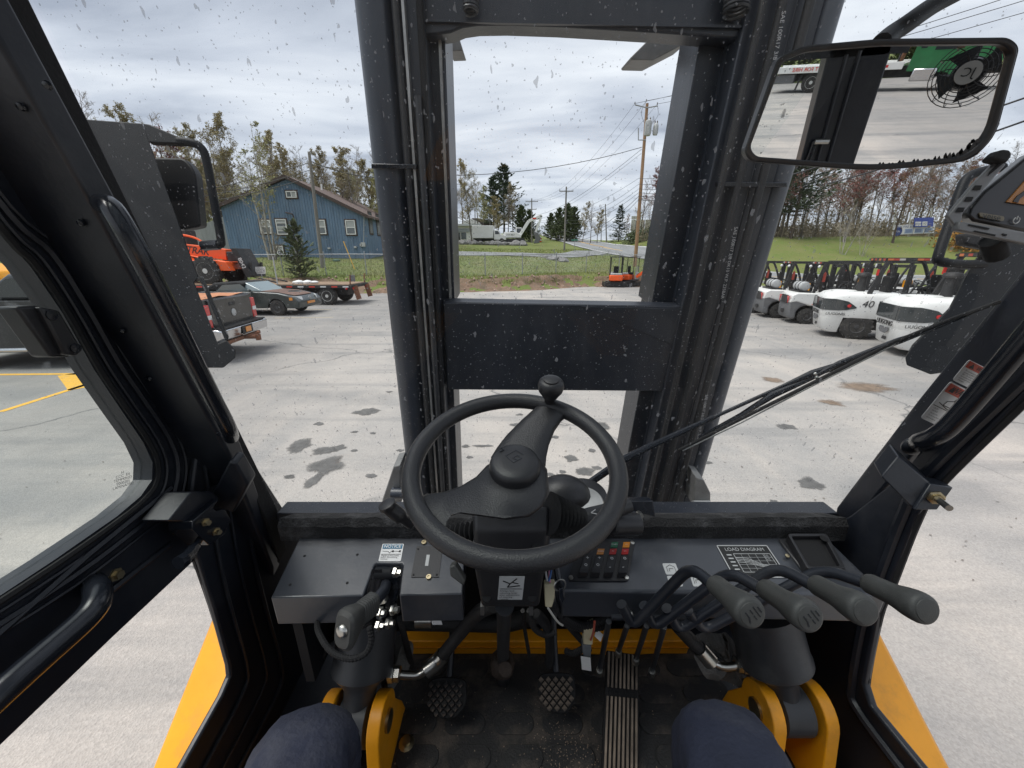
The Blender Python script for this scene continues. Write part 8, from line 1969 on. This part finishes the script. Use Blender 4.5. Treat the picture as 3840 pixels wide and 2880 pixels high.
body([(-2.2, .65), (1.9, .65), (1.8, .95), (.2, 1.05), (-.4, 1.3), (-2.0, 1.35), (-2.3, 1.1)], 1.3, 'chassis', M_VORANGE, th, bevel=.06); body([(.2, 1.28), (1.95, .98), (2.1, .60), (1.6, .60), (1.5, 1.0)], .35, 'front_guard', M_VORANGE, th, bevel=.03, y0=-.75)
bm_ = MB().bar((-2.1, .0, 1.75), (1.55, .0, 1.28), .42, .46).build('boom', M_VORANGE, th, bevel=.02)
dirb = V((3.65, 0, -.47)).normalized(); text('SKYTRAK', .40, M_VDARK, bm_, V((-.05, -.214, 1.49)), dirb, (.12, 0, 1), name='boom_lettering', shear=.35, ext=.002, bold=.008)
MB().tube(bez([(-1.2, -.2, 2.0), (-.4, -.2, 2.12), (.3, -.2, 2.0), (.7, -.2, 1.75)], 4), .045, 8).build('hose_loop', M_VORANGE, th)
hd = MB().box((1.85, 0, 1.2), (.5, .5, .42)).build('fork_head', M_VDARK, th, bevel=.03)
pl_ = MB().prism([(2.0, -.5, 1.55), (2.25, -.5, 1.55), (2.75, -.5, .35), (2.45, -.5, .30)], (0, 1.0, 0)).build('carriage', M_VDARK, hd, bevel=.01); text('8042', .24, M_WHITE, pl_, V((2.38, -.505, .92)), V((.38, 0, -1.2)), V((1, 0, .3)), name='model_lettering', bold=.006)
for s_ in (-.5, .5): MB().prism([(2.5, s_ * .8, .35), (2.6, s_ * .8, .95), (2.68, s_ * .8, .95), (2.62, s_ * .8, .33), (3.7, s_ * .8, .10), (3.7, s_ * .8, .05)], (0, .12, 0)).build('fork', M_VDARK, hd, smooth=None)
span(th, (-1.4, .0, 1.3), (-.2, .62, 2.35), 'cab', M_VDARK, .05)
# --- yellow machine behind the pickup, seen through the door window
ym = thing('yellow_machine', 'yellow machine with perforated engine grille behind the black pickup', 'machine', (-16.2, 11.2, 0), rad(20))
body([(-2.4, .7), (2.2, .7), (2.3, 1.3), (1.9, 1.9), (.6, 2.1), (-2.2, 2.3), (-2.5, 1.6)], 2.2, 'engine_hood', M_AMBER, ym, bevel=.08)
gp_ = span(ym, (-1.0, -1.12, 1.75), (1.7, -1.101, 2.7), 'grille_panel', mat('grille_brown', (.16, .11, .07), .7, var=.2, scale=4), .01)
hole = None
for i in range(22):
    for j in range(8):
        c = V((-.92 + i * .12, -1.1215, 1.82 + j * .11))
        if hole is None: hole = MB().box((0, 0, 0), (.06, .004, .06)).build('grille_hole', M_DARK, gp_, smooth=None); hole.location = c
        else: h2 = hole.copy(); COL.objects.link(h2); h2.location = c
for s_ in (-1, 1):
    for x in (-1.4, 1.4): wheel(ym, x, s_ * 1.05, .68, .45, M_AMBER, s_, 16)
# --- white box truck and excavator in the distance
def zl(x, y): return land(x, y)
a_ = at(1835, 900, Y=76); bt = thing('box_truck', 'white box truck with chip body parked above the boulders', 'truck', (a_.x, 76, zl(a_.x, 76) + .1), rad(-4))
bt.scale = (.92,) * 3
span(bt, (-3.3, -1.2, 1.0), (.95, 1.2, 3.35), 'box_body', M_VWHITE, .05)
for k in range(4): span(bt, (-3.1 + k, -1.215, 1.1), (-2.2 + k, -1.203, 1.7), 'locker_door', M_VWHITE, .005)
body([(1.05, .7), (1.05, 2.5), (1.9, 2.55), (2.35, 1.75), (3.3, 1.55), (3.45, 1.2), (3.45, .65)], 2.1, 'cab', M_VWHITE, bt, bevel=.08)
for s_ in (-1, 1):
    MB().prism([(1.3, s_ * 1.052, 1.75), (2.2, s_ * 1.052, 1.75), (1.85, s_ * 1.052, 2.35), (1.3, s_ * 1.052, 2.35)], (0, s_ * .01, 0)).build('side_window', M_AGLASS, bt, smooth=None)
    wheel(bt, 2.65, s_ * .95, .50, .28, M_RIMW, s_); wheel(bt, -1.9, s_ * .92, .50, .45, M_RIMW, s_); MB().lathe([(.11, 0), (.11, .03), (0, .04)], 12, (3.44, s_ * .75, 1.15), (1, 0, 0)).build('headlight', M_WLENS, bt); span(bt, (2.0, s_ * 1.25 - .04, 1.75), (2.08, s_ * 1.25 + .04, 2.2), 'door_mirror', M_VDARK)
MB().prism([(1.92, -.95, 2.5), (2.38, -.95, 1.78), (2.38, .95, 1.78), (1.92, .95, 2.5)], (.02, 0, .015)).build('windscreen', M_AGLASS, bt, smooth=None); span(bt, (-3.2, -.5, .55), (3.0, .5, 1.0), 'chassis', M_VDARK)
a_ = at(1930, 905, Y=77); ex = thing('white_excavator', 'white tracked excavator with its arm folded down beside the box truck', 'excavator', (a_.x, 77, zl(a_.x, 77) + .1), rad(0))
for s_ in (-1, 1): MB().prism([(x, s_ * 1.1 - .28, z) for x, z in arcpts(1.6, .42, .42, PI / 2, -PI / 2) + arcpts(-1.6, .42, .42, -PI / 2, -1.5 * PI)], (0, .56, 0)).build('track', M_VDARK, ex, bevel=.03)
body([(-2.0, 1.0), (1.2, 1.0), (1.2, 1.45), (.4, 1.95), (-2.0, 1.95), (-2.15, 1.5)], 2.3, 'house', M_VWHITE, ex, bevel=.06); text('LINK-BELT', .35, M_VDARK, ex, (-.8, -1.16, 1.5), (1, 0, 0), (0, 0, 1), name='maker_lettering')
cbx = span(ex, (.2, .2, 1.4), (1.3, 1.15, 2.85), 'cab', M_VWHITE, .05); span(cbx, (.35, .18, 1.9), (1.2, .195, 2.7), 'cab_window', M_AGLASS)
bmx = MB()
for a, b, w_ in (((1.0, -.1, 1.5), (2.6, -.1, 3.9), .55), ((2.6, -.1, 3.9), (5.0, -.1, 4.9), .5), ((5.0, -.1, 4.9), (3.9, -.1, 2.0), .4)): bmx.bar(a, b, .35, w_)
bmx.build('boom', M_VWHITE, ex, bevel=.04); span(ex, (3.3, -.3, 4.25), (4.0, -.285, 4.5), 'boom_badge', M_TAPE)
for a, b in (((1.1, -.1, 1.8), (2.4, -.1, 3.1)), ((2.8, -.1, 4.2), (4.6, -.1, 4.4)), ((4.6, -.1, 4.0), (3.7, -.1, 2.3))): MB().tube([a, b], .12, 8).build('ram', M_VDARK, ex)
MB().prism([(3.5, -.6, 2.1), (4.3, -.6, 1.9), (4.9, -.6, 1.0), (4.6, -.6, .1), (3.6, -.6, .0), (3.9, -.6, .9)], (0, 1.1, 0)).build('bucket', M_VGREY, ex, bevel=.03)
# two small parked things left of the box truck
a_ = at(1705, 905, Y=80); sc_ = thing('garden_tractor', 'small dark garden tractor before the white store', 'tractor', (a_.x, 80, zl(a_.x, 80) + .1)); sc_.scale = (1.3,) * 3
body([(-.8, .4), (.8, .4), (.8, .8), (.1, .9), (-.8, .85)], .7, 'bonnet', M_VDARK, sc_, bevel=.05); span(sc_, (-.5, -.25, .9), (-.1, .25, 1.3), 'seat', M_TAPE, .03)
for s_ in (-1, 1): wheel(sc_, -.5, s_ * .45, .38, .2, M_RIMW, s_); wheel(sc_, .6, s_ * .4, .28, .15, M_RIMW, s_)

# --- rollback tow truck behind us, met in the mirror
tow = thing('tow_truck', 'green cab rollback truck with white flatbed lettered NOT FOR HIRE, seen in mirror', 'truck', (10.9, -33.6, 0), math.atan2(.42, .9))
M_GREENC = mat('cab_green', (.018, .15, .05), .35, var=.15, scale=2, coat=.4)
span(tow, (-4.8, -1.25, 1.12), (1.9, 1.25, 1.24), 'bed', M_VWHITE, .02)
for s_ in (-1, 1):
    rl = span(tow, (-4.8, s_ * 1.27 - .04, 1.0), (1.9, s_ * 1.27 + .04, 1.34), 'bed_rail', M_VWHITE, .02)
    text('NOT FOR HIRE', .27, M_TAPE, rl, (-2.6, s_ * 1.318, 1.17), (-s_, 0, 0), (0, 0, 1), name='rail_lettering', ext=.002, bold=.008)
    span(rl, (.3, s_ * 1.312 - .004, 1.08), (.9, s_ * 1.312 + .004, 1.24), 'rail_plate', M_VDARK); span(rl, (1.0, s_ * 1.312 - .004, 1.1), (1.25, s_ * 1.312 + .004, 1.22), 'marker_lamp', M_RLENS)
    for x in (-2.3, 4.6): wheel(tow, x, s_ * 1.02, .52, .32, M_RIMW, s_)
    MB().prism([(-3.1, s_ * 1.15, .15), (-3.0, s_ * 1.15, .15), (-2.9, s_ * 1.15, .9), (-3.0, s_ * 1.15, .9)], (0, .03, 0)).build('mud_flap', M_VDARK, tow)
    span(tow, (2.4, s_ * 1.05 - .18, .45), (3.4, s_ * 1.05 + .18, 1.0), 'fuel_tank', M_CHROME, .06); span(tow, (-1.3, s_ * 1.0 - .18, .5), (.6, s_ * 1.0 + .18, .95), 'tool_box', M_VDARK, .02); span(tow, (-4.6, s_ * 1.0 - .18, .5), (-3.3, s_ * 1.0 + .18, .95), 'tool_box', M_VGREY, .02)
cb2 = body([(2.1, .9), (2.1, 2.75), (3.9, 2.8), (4.2, 2.0), (5.5, 1.75), (5.7, 1.2), (5.7, .7), (5.2, .7)] + arcpts(4.6, .6, .6, .1, PI - .1) + [(3.8, .8)], 2.2, 'cab', M_GREENC, tow, bevel=.08)
for s_ in (-1, 1):
    MB().prism([(2.9, s_ * 1.102, 1.75), (4.05, s_ * 1.102, 1.75), (3.8, s_ * 1.102, 2.5), (2.9, s_ * 1.102, 2.5)], (0, s_ * .012, 0)).build('side_window', M_AGLASS, cb2, smooth=None)
    MB().prism([(2.3, s_ * 1.102, 1.85), (2.55, s_ * 1.102, 1.85), (2.55, s_ * 1.102, 2.4), (2.3, s_ * 1.102, 2.4)], (0, s_ * .012, 0)).build('sleeper_window', M_AGLASS, cb2, smooth=None)
span(tow, (-4.5, -.45, .6), (5.0, .45, 1.1), 'chassis', M_VDARK)
for k in range(7): MB().tube([(1.55, -.9 + .3 * k, 1.3), (1.5 + .2 * (k % 2), -.9 + .3 * k, 2.2), (1.6, -.8 + .3 * k, 2.5)], .05, 5).build('chain_rack', M_RUSTY if k % 2 else M_VDARK, tow)
